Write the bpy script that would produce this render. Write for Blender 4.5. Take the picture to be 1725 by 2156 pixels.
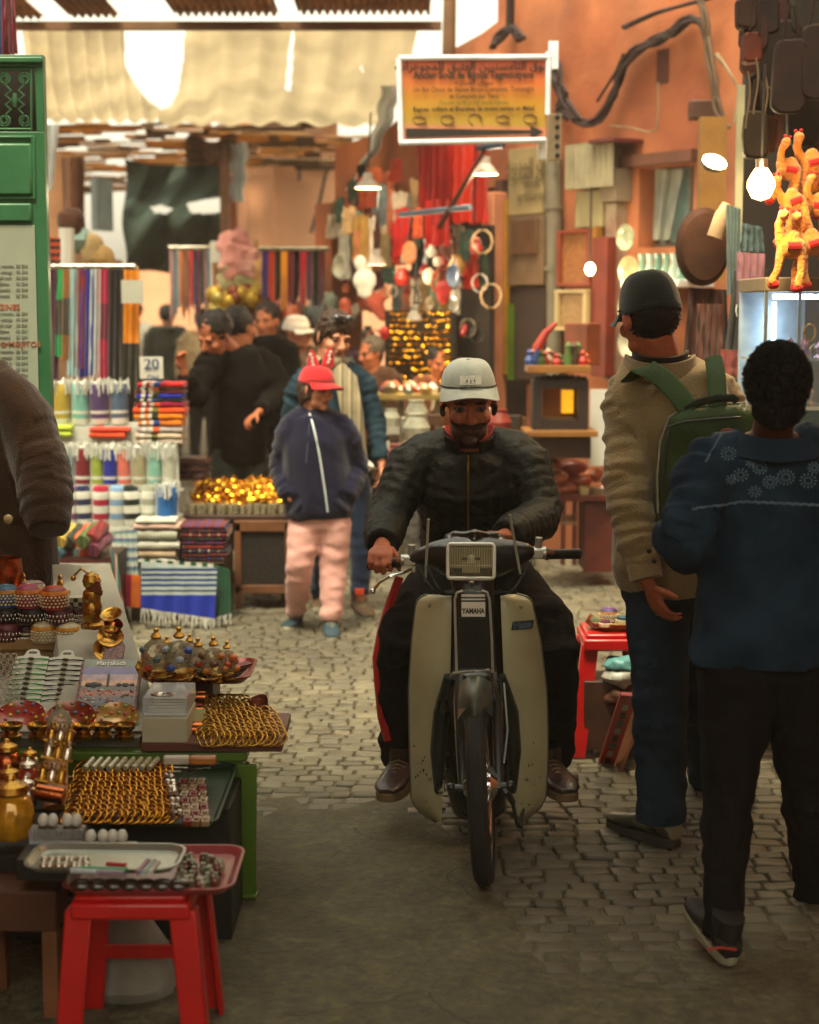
import bpy, bmesh, math, random
from mathutils import Vector, Matrix, noise
V = Vector
R = math.radians
PI = math.pi
random.seed(7)
ORD = ['first', 'second', 'third', 'fourth', 'fifth', 'sixth', 'seventh', 'eighth', 'ninth', 'tenth', 'eleventh', 'twelfth', 'thirteenth']
LMR = lambda t: ['at the left end', 'left of the middle', 'in the middle', 'right of the middle', 'at the right end'][min(4, int(t * 5))]
for o in list(bpy.data.objects): bpy.data.objects.remove(o)
S = bpy.context.scene
COL = S.collection
# ---------------------------------------------------------------- camera
CH, PIT, FPX = 1.70, R(6.79), 3594.0      # eye height, pitch, focal length in 1725-wide picture units
cam_d = bpy.data.cameras.new('camera'); cam = bpy.data.objects.new('camera', cam_d); COL.objects.link(cam)
cam.location = (0, 0, CH); cam.rotation_euler = (R(90) - PIT, 0, 0)
cam_d.sensor_fit = 'HORIZONTAL'; cam_d.sensor_width = 24; cam_d.lens = 50
cam_d.clip_start = 0.05; cam_d.clip_end = 500
cam_d.dof.use_dof = True; cam_d.dof.focus_distance = 5.3; cam_d.dof.aperture_fstop = 2.2
S.camera = cam
# ---------------------------------------------------------------- world, sun, exposure
SUN_EL, SUN_ROT = R(68), R(200)
w = bpy.data.worlds.new('World'); S.world = w; w.use_nodes = True
nt = w.node_tree; nt.nodes.clear()
wo = nt.nodes.new('ShaderNodeOutputWorld'); bg = nt.nodes.new('ShaderNodeBackground')
sky = nt.nodes.new('ShaderNodeTexSky'); sky.sky_type = 'NISHITA'; sky.sun_disc = False
sky.sun_elevation = SUN_EL; sky.sun_rotation = SUN_ROT
sky.air_density = 1.6; sky.dust_density = 4.0; sky.ozone_density = 0.6
hs = nt.nodes.new('ShaderNodeHueSaturation'); hs.inputs['Saturation'].default_value = 0.12
tn = nt.nodes.new('ShaderNodeVectorMath'); tn.operation = 'MULTIPLY'; tn.inputs[1].default_value = (1.0, 0.93, 0.72)     # dusty air
nt.links.new(sky.outputs[0], hs.inputs['Color']); nt.links.new(hs.outputs[0], tn.inputs[0]); nt.links.new(tn.outputs[0], bg.inputs['Color'])
nt.links.new(bg.outputs[0], wo.inputs['Surface'])
bg.inputs['Strength'].default_value = 0.15
sl = bpy.data.lights.new('sun', 'SUN'); sl.energy = 1.5; sl.angle = R(12); sl.color = (1.0, 0.84, 0.58)
so = bpy.data.objects.new('sun', sl); COL.objects.link(so)
sd = V((math.sin(SUN_ROT) * math.cos(SUN_EL), math.cos(SUN_ROT) * math.cos(SUN_EL), math.sin(SUN_EL)))
so.rotation_euler = sd.to_track_quat('Z', 'Y').to_euler(); so.location = (0, 6, 12)
S.view_settings.view_transform = 'Standard'; S.view_settings.look = 'None'
S.view_settings.gamma = 1; S.view_settings.use_curve_mapping = False
S.view_settings.exposure = 1.55
S.render.engine = 'CYCLES'
S.cycles.max_bounces = 8; S.cycles.diffuse_bounces = 5; S.cycles.glossy_bounces = 3
S.cycles.transmission_bounces = 6; S.cycles.transparent_max_bounces = 8; S.cycles.sample_clamp_indirect = 6
# ---------------------------------------------------------------- measuring helpers (picture units -> metres)
SP, CP = math.sin(PIT), math.cos(PIT)
def ray(dx, dy):
 u = (dx - 862.5) / FPX; v = (1078 - dy) / FPX
 return V((u, CP + v * SP, -SP + v * CP))
def P(dx, dy, Y):                 # point at distance Y down the alley
 d = ray(dx, dy); return V((0, 0, CH)) + d * (Y / d.y)
def G(dx, dy, z=0.0):             # point on the level z
 d = ray(dx, dy); return V((0, 0, CH)) + d * ((z - CH) / d.z)
WA, WD = V((1.08, 11.5, 0)), V((0.57, -0.82, 0)).normalized()   # the right-hand wall: a point and its direction
WN = V((-WD.y, WD.x, 0)) * -1                                   # out of the wall, towards the alley
def PW(dx, dy, off=0.0):          # point on the right-hand wall plane, off metres in front of it
 d = ray(dx, dy); o = V((0, 0, CH)); a = WA + WN * off
 return o + d * ((a - o).dot(WN) / d.dot(WN))
def lerp(a, b, t): return a + (b - a) * t
def rnd(a, b): return random.uniform(a, b)
# ---------------------------------------------------------------- materials
def lin(h):
 if not isinstance(h, str): return tuple(h) + (1,)
 h = h.lstrip('#'); c = [int(h[i:i+2], 16) / 255 for i in (0, 2, 4)]
 return tuple(x / 12.92 if x < 0.04045 else ((x + 0.055) / 1.055) ** 2.4 for x in c) + (1,)
MATS = {}
def mat(name, col, rough=0.6, metal=0.0, var=0.25, vscale=6.0, bump=0.0, bscale=60.0, sheen=0.0, trans=0.0,
  emit=0.0, col2=None, stripes=None, coat=0.0, attr=False, alpha=None, spec=0.5, dirt=0.0):
 if name in MATS: return MATS[name]
 m = bpy.data.materials.new(name); m.use_nodes = True; t = m.node_tree; N = t.nodes; L = t.links
 b = N['Principled BSDF']; b.inputs['Roughness'].default_value = rough; b.inputs['Metallic'].default_value = metal
 b.inputs['Specular IOR Level'].default_value = spec
 tc = N.new('ShaderNodeTexCoord'); base = lin(col)
 src = None
 if attr:
  a = N.new('ShaderNodeAttribute'); a.attribute_name = 'col'; src = a.outputs['Color']
 if stripes:                    # (axis, period, [(pos, colour)...]) bands woven into the cloth
  ax, per, stops = stripes
  sx = N.new('ShaderNodeSeparateXYZ'); L.new(tc.outputs['Object'], sx.inputs[0])
  mu = N.new('ShaderNodeMath'); mu.operation = 'DIVIDE'; mu.inputs[1].default_value = per
  L.new(sx.outputs['XYZ'.index(ax)], mu.inputs[0])
  fr = N.new('ShaderNodeMath'); fr.operation = 'FRACT'; L.new(mu.outputs[0], fr.inputs[0])
  r = N.new('ShaderNodeValToRGB'); r.color_ramp.interpolation = 'CONSTANT'
  e = r.color_ramp.elements; e[0].position = stops[0][0]; e[0].color = lin(stops[0][1])
  e[1].position = stops[1][0]; e[1].color = lin(stops[1][1])
  for p, c in stops[2:]:
   q = e.new(p); q.color = lin(c)
  L.new(fr.outputs[0], r.inputs[0]); src = r.outputs['Color']
 n = N.new('ShaderNodeTexNoise'); n.inputs['Scale'].default_value = vscale; n.inputs['Detail'].default_value = 6
 L.new(tc.outputs['Object'], n.inputs['Vector'])
 rp = N.new('ShaderNodeMapRange'); rp.inputs[1].default_value = 0.3; rp.inputs[2].default_value = 0.7
 rp.inputs[3].default_value = 1 - var; rp.inputs[4].default_value = 1 + var * 0.6
 L.new(n.outputs['Fac'], rp.inputs[0])
 mx = N.new('ShaderNodeVectorMath'); mx.operation = 'SCALE'
 if src: L.new(src, mx.inputs[0])
 elif col2:
  mm = N.new('ShaderNodeMix'); mm.data_type = 'RGBA'; mm.inputs[6].default_value = base; mm.inputs[7].default_value = lin(col2)
  n2 = N.new('ShaderNodeTexNoise'); n2.inputs['Scale'].default_value = vscale * 0.6; n2.inputs['Detail'].default_value = 5
  L.new(tc.outputs['Object'], n2.inputs['Vector'])
  r2 = N.new('ShaderNodeMapRange'); r2.inputs[1].default_value = 0.42; r2.inputs[2].default_value = 0.58
  L.new(n2.outputs['Fac'], r2.inputs[0]); L.new(r2.outputs[0], mm.inputs[0]); L.new(mm.outputs[2], mx.inputs[0])
 else: mx.inputs[0].default_value = base[:3]
 L.new(rp.outputs[0], mx.inputs['Scale']); L.new(mx.outputs[0], b.inputs['Base Color'])
 if dirt:                       # uneven gloss
  rr = N.new('ShaderNodeMapRange'); rr.inputs[1].default_value = 0.35; rr.inputs[2].default_value = 0.65
  rr.inputs[3].default_value = max(0.03, rough - dirt); rr.inputs[4].default_value = min(1, rough + dirt)
  L.new(n.outputs['Fac'], rr.inputs[0]); L.new(rr.outputs[0], b.inputs['Roughness'])
 if bump:
  nb = N.new('ShaderNodeTexNoise'); nb.inputs['Scale'].default_value = bscale; nb.inputs['Detail'].default_value = 4
  L.new(tc.outputs['Object'], nb.inputs['Vector'])
  bp = N.new('ShaderNodeBump'); bp.inputs['Strength'].default_value = min(1, bump); bp.inputs['Distance'].default_value = 0.004 * max(1, bump)
  L.new(nb.outputs['Fac'], bp.inputs['Height']); L.new(bp.outputs[0], b.inputs['Normal'])
 if sheen: b.inputs['Sheen Weight'].default_value = sheen
 if coat: b.inputs['Coat Weight'].default_value = coat; b.inputs['Coat Roughness'].default_value = 0.15
 if trans:                      # cloth that lets light through
  tl = N.new('ShaderNodeBsdfTranslucent'); L.new(mx.outputs[0], tl.inputs['Color'])
  ms = N.new('ShaderNodeMixShader'); ms.inputs[0].default_value = trans
  L.new(b.outputs[0], ms.inputs[1]); L.new(tl.outputs[0], ms.inputs[2]); L.new(ms.outputs[0], N['Material Output'].inputs['Surface'])
 if emit:
  b.inputs['Emission Color'].default_value = base; b.inputs['Emission Strength'].default_value = emit
 MATS[name] = m; return m
def glassmat(name, col, rough=0.03, alpha=0.25):     # thin clear glass: mostly see-through, with reflections
 if name in MATS: return MATS[name]
 m = bpy.data.materials.new(name); m.use_nodes = True; t = m.node_tree; N = t.nodes; L = t.links
 b = N['Principled BSDF']; b.inputs['Base Color'].default_value = lin(col); b.inputs['Roughness'].default_value = rough
 tr = N.new('ShaderNodeBsdfTransparent'); ms = N.new('ShaderNodeMixShader'); fr = N.new('ShaderNodeFresnel'); fr.inputs[0].default_value = 1.5
 ad = N.new('ShaderNodeMath'); ad.operation = 'ADD'; ad.use_clamp = True; ad.inputs[1].default_value = alpha
 L.new(fr.outputs[0], ad.inputs[0]); L.new(ad.outputs[0], ms.inputs[0]); L.new(tr.outputs[0], ms.inputs[1]); L.new(b.outputs[0], ms.inputs[2])
 L.new(ms.outputs[0], N['Material Output'].inputs['Surface']); MATS[name] = m; return m
def cloth(col, name=None, **k):
 name = name or 'cloth_' + col.strip('#')
 k.setdefault('rough', 0.9); k.setdefault('bump', 0.6); k.setdefault('bscale', 220); k.setdefault('var', 0.22); k.setdefault('vscale', 12); k.setdefault('spec', 0.15); k.setdefault('sheen', 0.2)
 return mat(name, col, **k)
GOLD = lambda: mat('brass', '#b58a3c', 0.3, 1.0, var=0.35, vscale=30, bump=0.35, bscale=90, dirt=0.12)
COPPER = lambda: mat('copper', '#b3623a', 0.25, 1.0, var=0.3, vscale=25, bump=0.3, bscale=70)
SILVER = lambda: mat('silver', '#c9c4b6', 0.25, 1.0, var=0.3, vscale=30, bump=0.4, bscale=120)
CHROME = lambda: mat('chrome', '#d8d8d6', 0.14, 1.0, var=0.15, vscale=40)
WOOD = lambda: mat('wood', '#6e4526', 0.55, var=0.4, vscale=9, bump=0.4, bscale=40)
DWOOD = lambda: mat('dark_wood', '#3a2416', 0.5, var=0.4, vscale=9, bump=0.4, bscale=40)
BLACK = lambda: mat('black_plastic', '#151413', 0.45, var=0.3)
WHITE = lambda: mat('white_board', '#cfd0c4', 0.6, var=0.1)
# ---------------------------------------------------------------- mesh building
def basis(t, ref):
 t = t.normalized(); s = ref - t * ref.dot(t)
 if s.length < 1e-4: s = t.orthogonal()
 s.normalize(); return t, s, t.cross(s)
def box(bm, c, s, rot=None, mi=0):
 m = Matrix.Translation(V(c)) @ ((rot.to_4x4() if rot is not None else Matrix.Identity(4))) @ Matrix.Diagonal((s[0], s[1], s[2], 1))
 r = bmesh.ops.create_cube(bm, size=1, matrix=m)
 if mi:
  for f in {f for v in r['verts'] for f in v.link_faces}: f.material_index = mi
def rz(a): return Matrix.Rotation(a, 3, 'Z')
def rot3(x=0, y=0, z=0): return Matrix.Rotation(z, 3, 'Z') @ Matrix.Rotation(y, 3, 'Y') @ Matrix.Rotation(x, 3, 'X')
def sph(bm, c, r, rot=None, u=14, v=10, mi=0):
 r = (r, r, r) if not hasattr(r, '__len__') else r
 m = Matrix.Translation(V(c)) @ ((rot.to_4x4() if rot is not None else Matrix.Identity(4))) @ Matrix.Diagonal((*r, 1))
 q = bmesh.ops.create_uvsphere(bm, u_segments=u, v_segments=v, radius=1, matrix=m)
 if mi:
  for f in {f for w_ in q['verts'] for f in w_.link_faces}: f.material_index = mi
def tube(bm, pts, rad, seg=10, ref=V((1, 0, 0)), caps=True, closed=False, mi=0):
 pts = [V(p) for p in pts]; n = len(pts)
 if not hasattr(rad, '__len__'): rad = [rad] * n
 rings = []
 for i, p in enumerate(pts):
  if closed: t = pts[(i + 1) % n] - pts[i - 1]
  else: t = pts[min(i + 1, n - 1)] - pts[max(i - 1, 0)]
  if t.length < 1e-9: t = V((0, 0, 1))
  _, s, o = basis(t, ref)
  a, b_ = rad[i] if hasattr(rad[i], '__len__') else (rad[i], rad[i])
  rings.append([bm.verts.new(p + s * (a * math.cos(2 * PI * k / seg)) + o * (b_ * math.sin(2 * PI * k / seg))) for k in range(seg)])
 fs = []
 for i in range(n if closed else n - 1):
  A, B = rings[i], rings[(i + 1) % n]
  for k in range(seg): fs.append(bm.faces.new((A[k], A[(k + 1) % seg], B[(k + 1) % seg], B[k])))
 if caps and not closed:
  fs.append(bm.faces.new(rings[0][::-1])); fs.append(bm.faces.new(rings[-1]))
 if mi:
  for f in fs: f.material_index = mi
def limb(bm, pts, rad, seg=12, ref=V((1, 0, 0))):     # tube with round joints, for fusing
 tube(bm, pts, rad, seg, ref)
 for i in (0, len(pts) - 1):
  r = rad[i]; r = min(r) if hasattr(r, '__len__') else r
  sph(bm, pts[i], r, u=10, v=8)
def lathe(bm, prof, M=None, seg=20, mi=0):            # prof: [(r, z)...]
 M = M or Matrix.Identity(4); rings = []
 for r, z in prof:
  if r < 1e-5: rings.append([bm.verts.new(M @ V((0, 0, z)))])
  else: rings.append([bm.verts.new(M @ V((r * math.cos(2 * PI * k / seg), r * math.sin(2 * PI * k / seg), z))) for k in range(seg)])
 for A, B in zip(rings, rings[1:]):
  for k in range(seg):
   a0, a1 = A[k % len(A)], A[(k + 1) % len(A)]; b0, b1 = B[k % len(B)], B[(k + 1) % len(B)]
   vs = []
   for q in (a0, a1, b1, b0):
    if q not in vs: vs.append(q)
   if len(vs) > 2:
    f = bm.faces.new(vs)
    if mi: f.material_index = mi
def prism(bm, outline, M, th, mi=0):                  # outline in local XY, thickness along local Z
 a = [bm.verts.new(M @ V((x, y, -th / 2))) for x, y in outline]; b_ = [bm.verts.new(M @ V((x, y, th / 2))) for x, y in outline]
 n = len(a); fs = [bm.faces.new(a[::-1]), bm.faces.new(b_)]
 for i in range(n): fs.append(bm.faces.new((a[i], a[(i + 1) % n], b_[(i + 1) % n], b_[i])))
 if mi:
  for f in fs: f.material_index = mi
def sheet(bm, fn, nu, nv, th=0.0, keep=None, mi=0):  # fn(u,v) -> point
 g = [[bm.verts.new(fn(i / nu, j / nv)) for j in range(nv + 1)] for i in range(nu + 1)]
 fs = []
 for i in range(nu):
  for j in range(nv):
   if keep and not keep((i + .5) / nu, (j + .5) / nv): continue
   f = bm.faces.new((g[i][j], g[i + 1][j], g[i + 1][j + 1], g[i][j + 1])); f.material_index = mi; fs.append(f)
 for row in g:
  for v in row:
   if not v.link_faces: bm.verts.remove(v)
 if th: bmesh.ops.recalc_face_normals(bm, faces=fs); bmesh.ops.solidify(bm, geom=fs, thickness=th)
def inpoly(x, y, poly):
 c = False; j = len(poly) - 1
 for i in range(len(poly)):
  xi, yi = poly[i]; xj, yj = poly[j]
  if (yi > y) != (yj > y) and x < (xj - xi) * (y - yi) / (yj - yi) + xi: c = not c
  j = i
 return c
def NB(): return bmesh.new()
def winv(o):
 m = o.matrix_basis.copy()
 while o.parent: o = o.parent; m = o.matrix_basis @ m
 return m.inverted()
def obj(name, bm, mats, parent=None, angle=35, bevel=0.0, **props):
 me = bpy.data.meshes.new(name)
 if parent is not None: bmesh.ops.transform(bm, matrix=winv(parent), verts=bm.verts)
 o = bpy.data.objects.new(name, me)
 if parent is None and 'kind' not in props and len(bm.verts):
  lo = [min(v.co[k] for v in bm.verts) for k in range(3)]; hi = [max(v.co[k] for v in bm.verts) for k in range(3)]
  c = V(((lo[0] + hi[0]) / 2, (lo[1] + hi[1]) / 2, lo[2]))
  bmesh.ops.translate(bm, vec=-c, verts=bm.verts); o.location = c
 bmesh.ops.recalc_face_normals(bm, faces=bm.faces)
 bm.to_mesh(me); bm.free()
 for m in (mats if isinstance(mats, (list, tuple)) else [mats]): me.materials.append(m)
 me.shade_smooth(); me.set_sharp_from_angle(angle=R(angle))
 COL.objects.link(o)
 if parent is not None: o.parent = parent
 if bevel:
  b = o.modifiers.new('bevel', 'BEVEL'); b.width = bevel; b.segments = 2; b.limit_method = 'ANGLE'; b.angle_limit = R(40)
 tag(o, **props); return o
def tag(o, label=None, cat=None, group=None, kind=None):
 if label: o['label'] = label
 if cat: o['category'] = cat
 if group: o['group'] = group
 if kind: o['kind'] = kind
 return o
def thing(name, loc, label, cat, group=None, rotz=0):
 o = bpy.data.objects.new(name, None); COL.objects.link(o); o.location = loc; o.rotation_euler = (0, 0, rotz)
 o.empty_display_size = 0.1
 return tag(o, label, cat, group)
def dup(o, loc=None, rot=None, label=None, group=None, scale=None, parent=None, mats=None):
 c = o.copy(); COL.objects.link(c)
 if parent is not None: c.parent = parent
 if loc is not None: c.location = loc
 if rot is not None: c.rotation_euler = rot
 if scale is not None: c.scale = (scale,) * 3 if not hasattr(scale, '__len__') else scale
 if label: c['label'] = label
 if group: c['group'] = group
 if mats:
  for i, m in enumerate(mats): c.material_slots[i].link = 'OBJECT'; c.material_slots[i].material = m
 for ch in list(o.children): dup(ch, parent=c)
 return c
def fuse(bm, vox, sm=3, fac=0.5):        # one continuous surface out of overlapping volumes
 me = bpy.data.meshes.new('tmp'); bm.to_mesh(me); bm.free()
 o = bpy.data.objects.new('tmp', me); COL.objects.link(o)
 r = o.modifiers.new('r', 'REMESH'); r.mode = 'VOXEL'; r.voxel_size = vox
 s = o.modifiers.new('s', 'SMOOTH'); s.factor = fac; s.iterations = sm
 dg = bpy.context.evaluated_depsgraph_get(); dg.update()
 e = bpy.data.meshes.new_from_object(o.evaluated_get(dg)); b2 = bmesh.new(); b2.from_mesh(e)
 bpy.data.objects.remove(o); bpy.data.meshes.remove(me); bpy.data.meshes.remove(e)
 return b2
def text(s, size, M, m, parent, name='lettering', ex=0.0008, align='CENTER', font_w=1.0, sx=1.0, bold=0.0, **props):
 c = bpy.data.curves.new('t', 'FONT'); c.body = s; c.size = size; c.align_x = align; c.align_y = 'CENTER'; c.extrude = ex
 c.resolution_u = 2; c.offset = bold; c.space_character = font_w
 o = bpy.data.objects.new('t', c); COL.objects.link(o)
 dg = bpy.context.evaluated_depsgraph_get(); dg.update()
 me = bpy.data.meshes.new_from_object(o.evaluated_get(dg)); b = bmesh.new(); b.from_mesh(me)
 bpy.data.objects.remove(o); bpy.data.curves.remove(c); bpy.data.meshes.remove(me)
 bmesh.ops.transform(b, matrix=M @ Matrix.Diagonal((sx, 1, 1, 1)), verts=b.verts)
 return obj(name, b, m, parent, **props)
def facing(p, xdir=V((1, 0, 0)), up=V((0, 0, 1))):    # local X = xdir, local Y = up, local Z out
 x = xdir.normalized(); z = x.cross(up).normalized(); y = z.cross(x)
 return Matrix.Translation(p) @ Matrix((x, y, z)).transposed().to_4x4()
def crumple(bm, amp, sc, oct_=2, seed=0.0, stretch=(1, 1, 1)):
 bm.normal_update()
 for v in bm.verts:
  q = V((v.co.x * sc * stretch[0] + seed, v.co.y * sc * stretch[1], v.co.z * sc * stretch[2]))
  d = noise.noise(q)
  if oct_ > 1: d += 0.5 * noise.noise(q * 2.1)
  v.co += v.normal * (d * amp)
# ================================================================ GROUND
def conc_mat():
 m = mat('worn_concrete', '#625e45', 0.85, var=0.55, vscale=34, bump=2.2, bscale=60, dirt=0.15)
 N, L = m.node_tree.nodes, m.node_tree.links
 b = N['Principled BSDF']; link = b.inputs['Base Color'].links[0]; src = link.from_socket
 tc = N.new('ShaderNodeTexCoord'); nz = N.new('ShaderNodeTexNoise'); nz.inputs['Scale'].default_value = 1.6; nz.inputs['Detail'].default_value = 6
 L.new(tc.outputs['Object'], nz.inputs['Vector'])
 ad = N.new('ShaderNodeMix'); ad.data_type = 'RGBA'; ad.blend_type = 'LINEAR_LIGHT'; ad.inputs[0].default_value = 0.25
 L.new(tc.outputs['Object'], ad.inputs[6]); L.new(nz.outputs['Color'], ad.inputs[7])
 vo = N.new('ShaderNodeTexVoronoi'); vo.feature = 'DISTANCE_TO_EDGE'; vo.inputs['Scale'].default_value = 1.5
 L.new(ad.outputs[2], vo.inputs['Vector'])
 cr = N.new('ShaderNodeMapRange'); cr.inputs[1].default_value = 0.002; cr.inputs[2].default_value = 0.006; cr.inputs[3].default_value = 0.0; cr.inputs[4].default_value = 1
 L.new(vo.outputs['Distance'], cr.inputs[0])
 n3 = N.new('ShaderNodeTexNoise'); n3.inputs['Scale'].default_value = 1.1; L.new(tc.outputs['Object'], n3.inputs['Vector'])
 g = N.new('ShaderNodeMath'); g.operation = 'GREATER_THAN'; g.inputs[1].default_value = 0.47; L.new(n3.outputs['Fac'], g.inputs[0])
 mxx = N.new('ShaderNodeMath'); mxx.operation = 'MAXIMUM'; L.new(g.outputs[0], mxx.inputs[0]); L.new(cr.outputs[0], mxx.inputs[1])
 sc = N.new('ShaderNodeMapRange'); sc.inputs[3].default_value = 0.5; sc.inputs[4].default_value = 1; L.new(mxx.outputs[0], sc.inputs[0])
 big = N.new('ShaderNodeTexNoise'); big.inputs['Scale'].default_value = 7; big.inputs['Detail'].default_value = 14; big.inputs['Roughness'].default_value = 0.82; L.new(tc.outputs['Object'], big.inputs['Vector'])
 bm_ = N.new('ShaderNodeMapRange'); bm_.inputs[1].default_value = 0.35; bm_.inputs[2].default_value = 0.6; bm_.inputs[3].default_value = 0.5; bm_.inputs[4].default_value = 1.05
 L.new(big.outputs['Fac'], bm_.inputs[0])
 mu = N.new('ShaderNodeMath'); mu.operation = 'MULTIPLY'; L.new(sc.outputs[0], mu.inputs[0]); L.new(bm_.outputs[0], mu.inputs[1])
 fin = N.new('ShaderNodeVectorMath'); fin.operation = 'SCALE'; L.new(src, fin.inputs[0]); L.new(mu.outputs[0], fin.inputs['Scale']); L.new(fin.outputs[0], b.inputs['Base Color'])
 return m
bm = NB(); sheet(bm, lambda u, v: V((lerp(-60, 60, u), lerp(-20, 120, v), 0)), 8, 8)
obj('ground', bm, mat('earth', '#3a3020', 0.95, var=0.3, vscale=3, bump=0.5), kind='structure')
def edgeY(x):          # where the cast slab in front ends and the setts begin
 e = 6.0 + 0.02 * math.sin(9 * x) if x < 0.05 else 6.0 - min(1, (x - 0.05) / 0.3) * 1.35
 return e + 0.10 * noise.noise(V((x * 3, 1.7, 0))) + (0.05 * noise.noise(V((x * 11, 4, 0))))
SETT = mat('setts_stone', '#8c8163', 0.62, attr=True, var=0.3, vscale=14, bump=0.6, bscale=70, dirt=0.15)
def setts():
 vs, fs, cs = [], [], []
 y = 3.7; row = 0
 while y < 16:
  h = rnd(0.058, 0.078) if y < 9 else rnd(0.075, 0.1)
  x = -4.2 + rnd(0, .1)
  while x < 4.2:
   wd = rnd(0.065, 0.12) if y < 9 else rnd(0.08, 0.14); cx = x + wd / 2
   cy = y + h / 2 + 0.05 * math.sin(cx * 1.3 + 0.5) + 0.012 * noise.noise(V((cx * 5, y, 0)))
   x += wd
   if cy - h / 2 < edgeY(cx) - 0.75: continue
   g = rnd(0.002, 0.005); a, b_ = wd / 2 - g, h / 2 - g; tl = rnd(-.003, .003); tl2 = rnd(-.003, .003); zt = 0.035 + rnd(-.003, .004)
   k0 = len(vs); n = 12; an = rnd(-.08, .08)
   for (s, z) in ((1.0, 0.0), (1.0, zt - 0.008), (0.95, zt - .002), (0.85, zt)):
    for k in range(n):
     t = 2 * PI * (k + .5) / n; c, q = math.cos(t), math.sin(t)
     px = a * s * math.copysign(abs(c) ** 0.24, c); py = b_ * s * math.copysign(abs(q) ** 0.24, q)
     px += .004 * noise.noise(V((cx * 31 + k, cy * 17, 2)))
     vs.append((cx + px - an * py, cy + py + an * px, 0.0 + z + (tl * px / a + tl2 * py / b_ if z else 0)))
   for r_ in range(3):
    for k in range(n): fs.append((k0 + r_ * n + k, k0 + r_ * n + (k + 1) % n, k0 + (r_ + 1) * n + (k + 1) % n, k0 + (r_ + 1) * n + k))
   fs.append(tuple(k0 + 3 * n + k for k in range(n)))
   w1 = rnd(0.7, 1.15) * (0.85 + .5 * noise.noise(V((cx * .9, cy * .7, 3)))); w2 = rnd(-.04, .06)
   cs += [(.165 * w1 + w2 * .06, .15 * w1, .095 * w1 - w2 * .05, 1)] * (4 * n)
  y += h; row += 1
 me = bpy.data.meshes.new('cobbled_path'); me.from_pydata(vs, [], fs)
 at = me.color_attributes.new('col', 'FLOAT_COLOR', 'POINT'); at.data.foreach_set('color', [c for q in cs for c in q])
 me.shade_smooth(); me.set_sharp_from_angle(angle=R(50)); me.materials.append(SETT)
 o = bpy.data.objects.new('cobbled_path', me); COL.objects.link(o); o['kind'] = 'structure'
setts()
bm = NB(); sheet(bm, lambda u, v: V((lerp(-5, 5, u), lerp(3.6, 40, v), 0.021 + 0.004 * noise.noise(V((u * 40, v * 60, 0))))), 60, 120)
obj('path_joint_bed', bm, mat('joint_dirt', '#4c432c', 0.95, var=0.4, vscale=10, bump=0.6), kind='structure')
bm = NB()
def slab(u, v):
 x = lerp(-5, 5, u); y = lerp(-6, edgeY(x), v)
 e = edgeY(x) - y; n_ = noise.noise(V((x * 6, y * 6, 3))); return V((x, y, lerp(0.022, 0.0415, min(1, max(0, e + .08 * n_) / .75) ** .6) + 0.004 * noise.noise(V((x * 2, y * 2, 0))) + .003 * n_ * (e < .8)))
sheet(bm, slab, 260, 260)
obj('pavement', bm, conc_mat(), kind='structure')
GZ = 0.04
# ================================================================ WALLS
PINK = mat('pink_plaster', '#ae6a44', 0.9, var=0.38, vscale=1.9, col2='#93502f', bump=0.9, bscale=22, dirt=0.1)
PINK2 = mat('peach_plaster', '#d99e76', 0.85, var=0.2, vscale=1.4, bump=0.8, bscale=20)
def wallseg(bm, a, b, z0, z1, th=0.25):       # thick upright slab with its front on a-b (thickness goes to the left of a->b)
 a = V((a[0], a[1], 0)); b = V((b[0], b[1], 0)); d = (b - a).normalized(); n = V((-d.y, d.x, 0)) * th
 q = [a, b, b + n, a + n]; lo = [bm.verts.new((p.x, p.y, z0)) for p in q]; hi = [bm.verts.new((p.x, p.y, z1)) for p in q]
 bm.faces.new(lo[::-1]); bm.faces.new(hi)
 for i in range(4): bm.faces.new((lo[i], lo[(i + 1) % 4], hi[(i + 1) % 4], hi[i]))
# right-hand building with its window opening, wall runs from far left to near right
rb = thing('market_building', WA + V((0.3, 0.2, 0)), 'tall pink plastered building along the right of the alley, with a window and cables', 'building')
Wf = lambda t: WA + WD * t
def wt(dx, dy): return (PW(dx, dy) - WA).dot(WD)
t0, t1 = wt(1345, 430), wt(1460, 430); zb, zt_ = PW(1400, 520).z, PW(1400, 349).z
bm = NB()
def piece(ta, tb, z0, z1, th=.3):
 a, b = Wf(ta), Wf(tb); wallseg(bm, (b.x, b.y), (a.x, a.y), z0, z1, -th)
tn = 3.1; tf = -3.0
tsh = wt(1112, 500)    # the open shop front reaches from tf to here
zsh = 2.55
t104 = wt(1048, 45)
piece(t1, tn, 0, 5.6); piece(tsh, t0, 0, 5.6); piece(t0, t1, 0, zb); piece(t0, t1, zt_, 5.6)
piece(t104, tsh, zsh, 5.6)
prof = [(1048, 45), (1015, 70), (960, 100), (905, 128), (880, 190), (850, 240), (800, 286), (760, 292), (705, 312)]
for (xa, ya), (xb, yb) in zip(prof, prof[1:]):
 a, b = Wf(wt(xb, yb)), Wf(wt(xa, ya)); za, zb2 = PW(xb, yb).z, PW(xa, ya).z
 n_ = WN * -.3; f = [(a, zsh), (b, zsh), (b, zb2), (a, za)]
 lo = [bm.verts.new((p.x, p.y, z)) for p, z in f]; hi = [bm.verts.new((p.x + n_.x, p.y + n_.y, z)) for p, z in f]
 bm.faces.new(lo[::-1]); bm.faces.new(hi)
 for i in range(4): bm.faces.new((lo[i], lo[(i + 1) % 4], hi[(i + 1) % 4], hi[i]))
piece(tf - 0.25, tf, 0, zsh)
obj('wall', bm, PINK, rb)
bm = NB(); a, b = Wf((tf + tsh) / 2), 0
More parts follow.
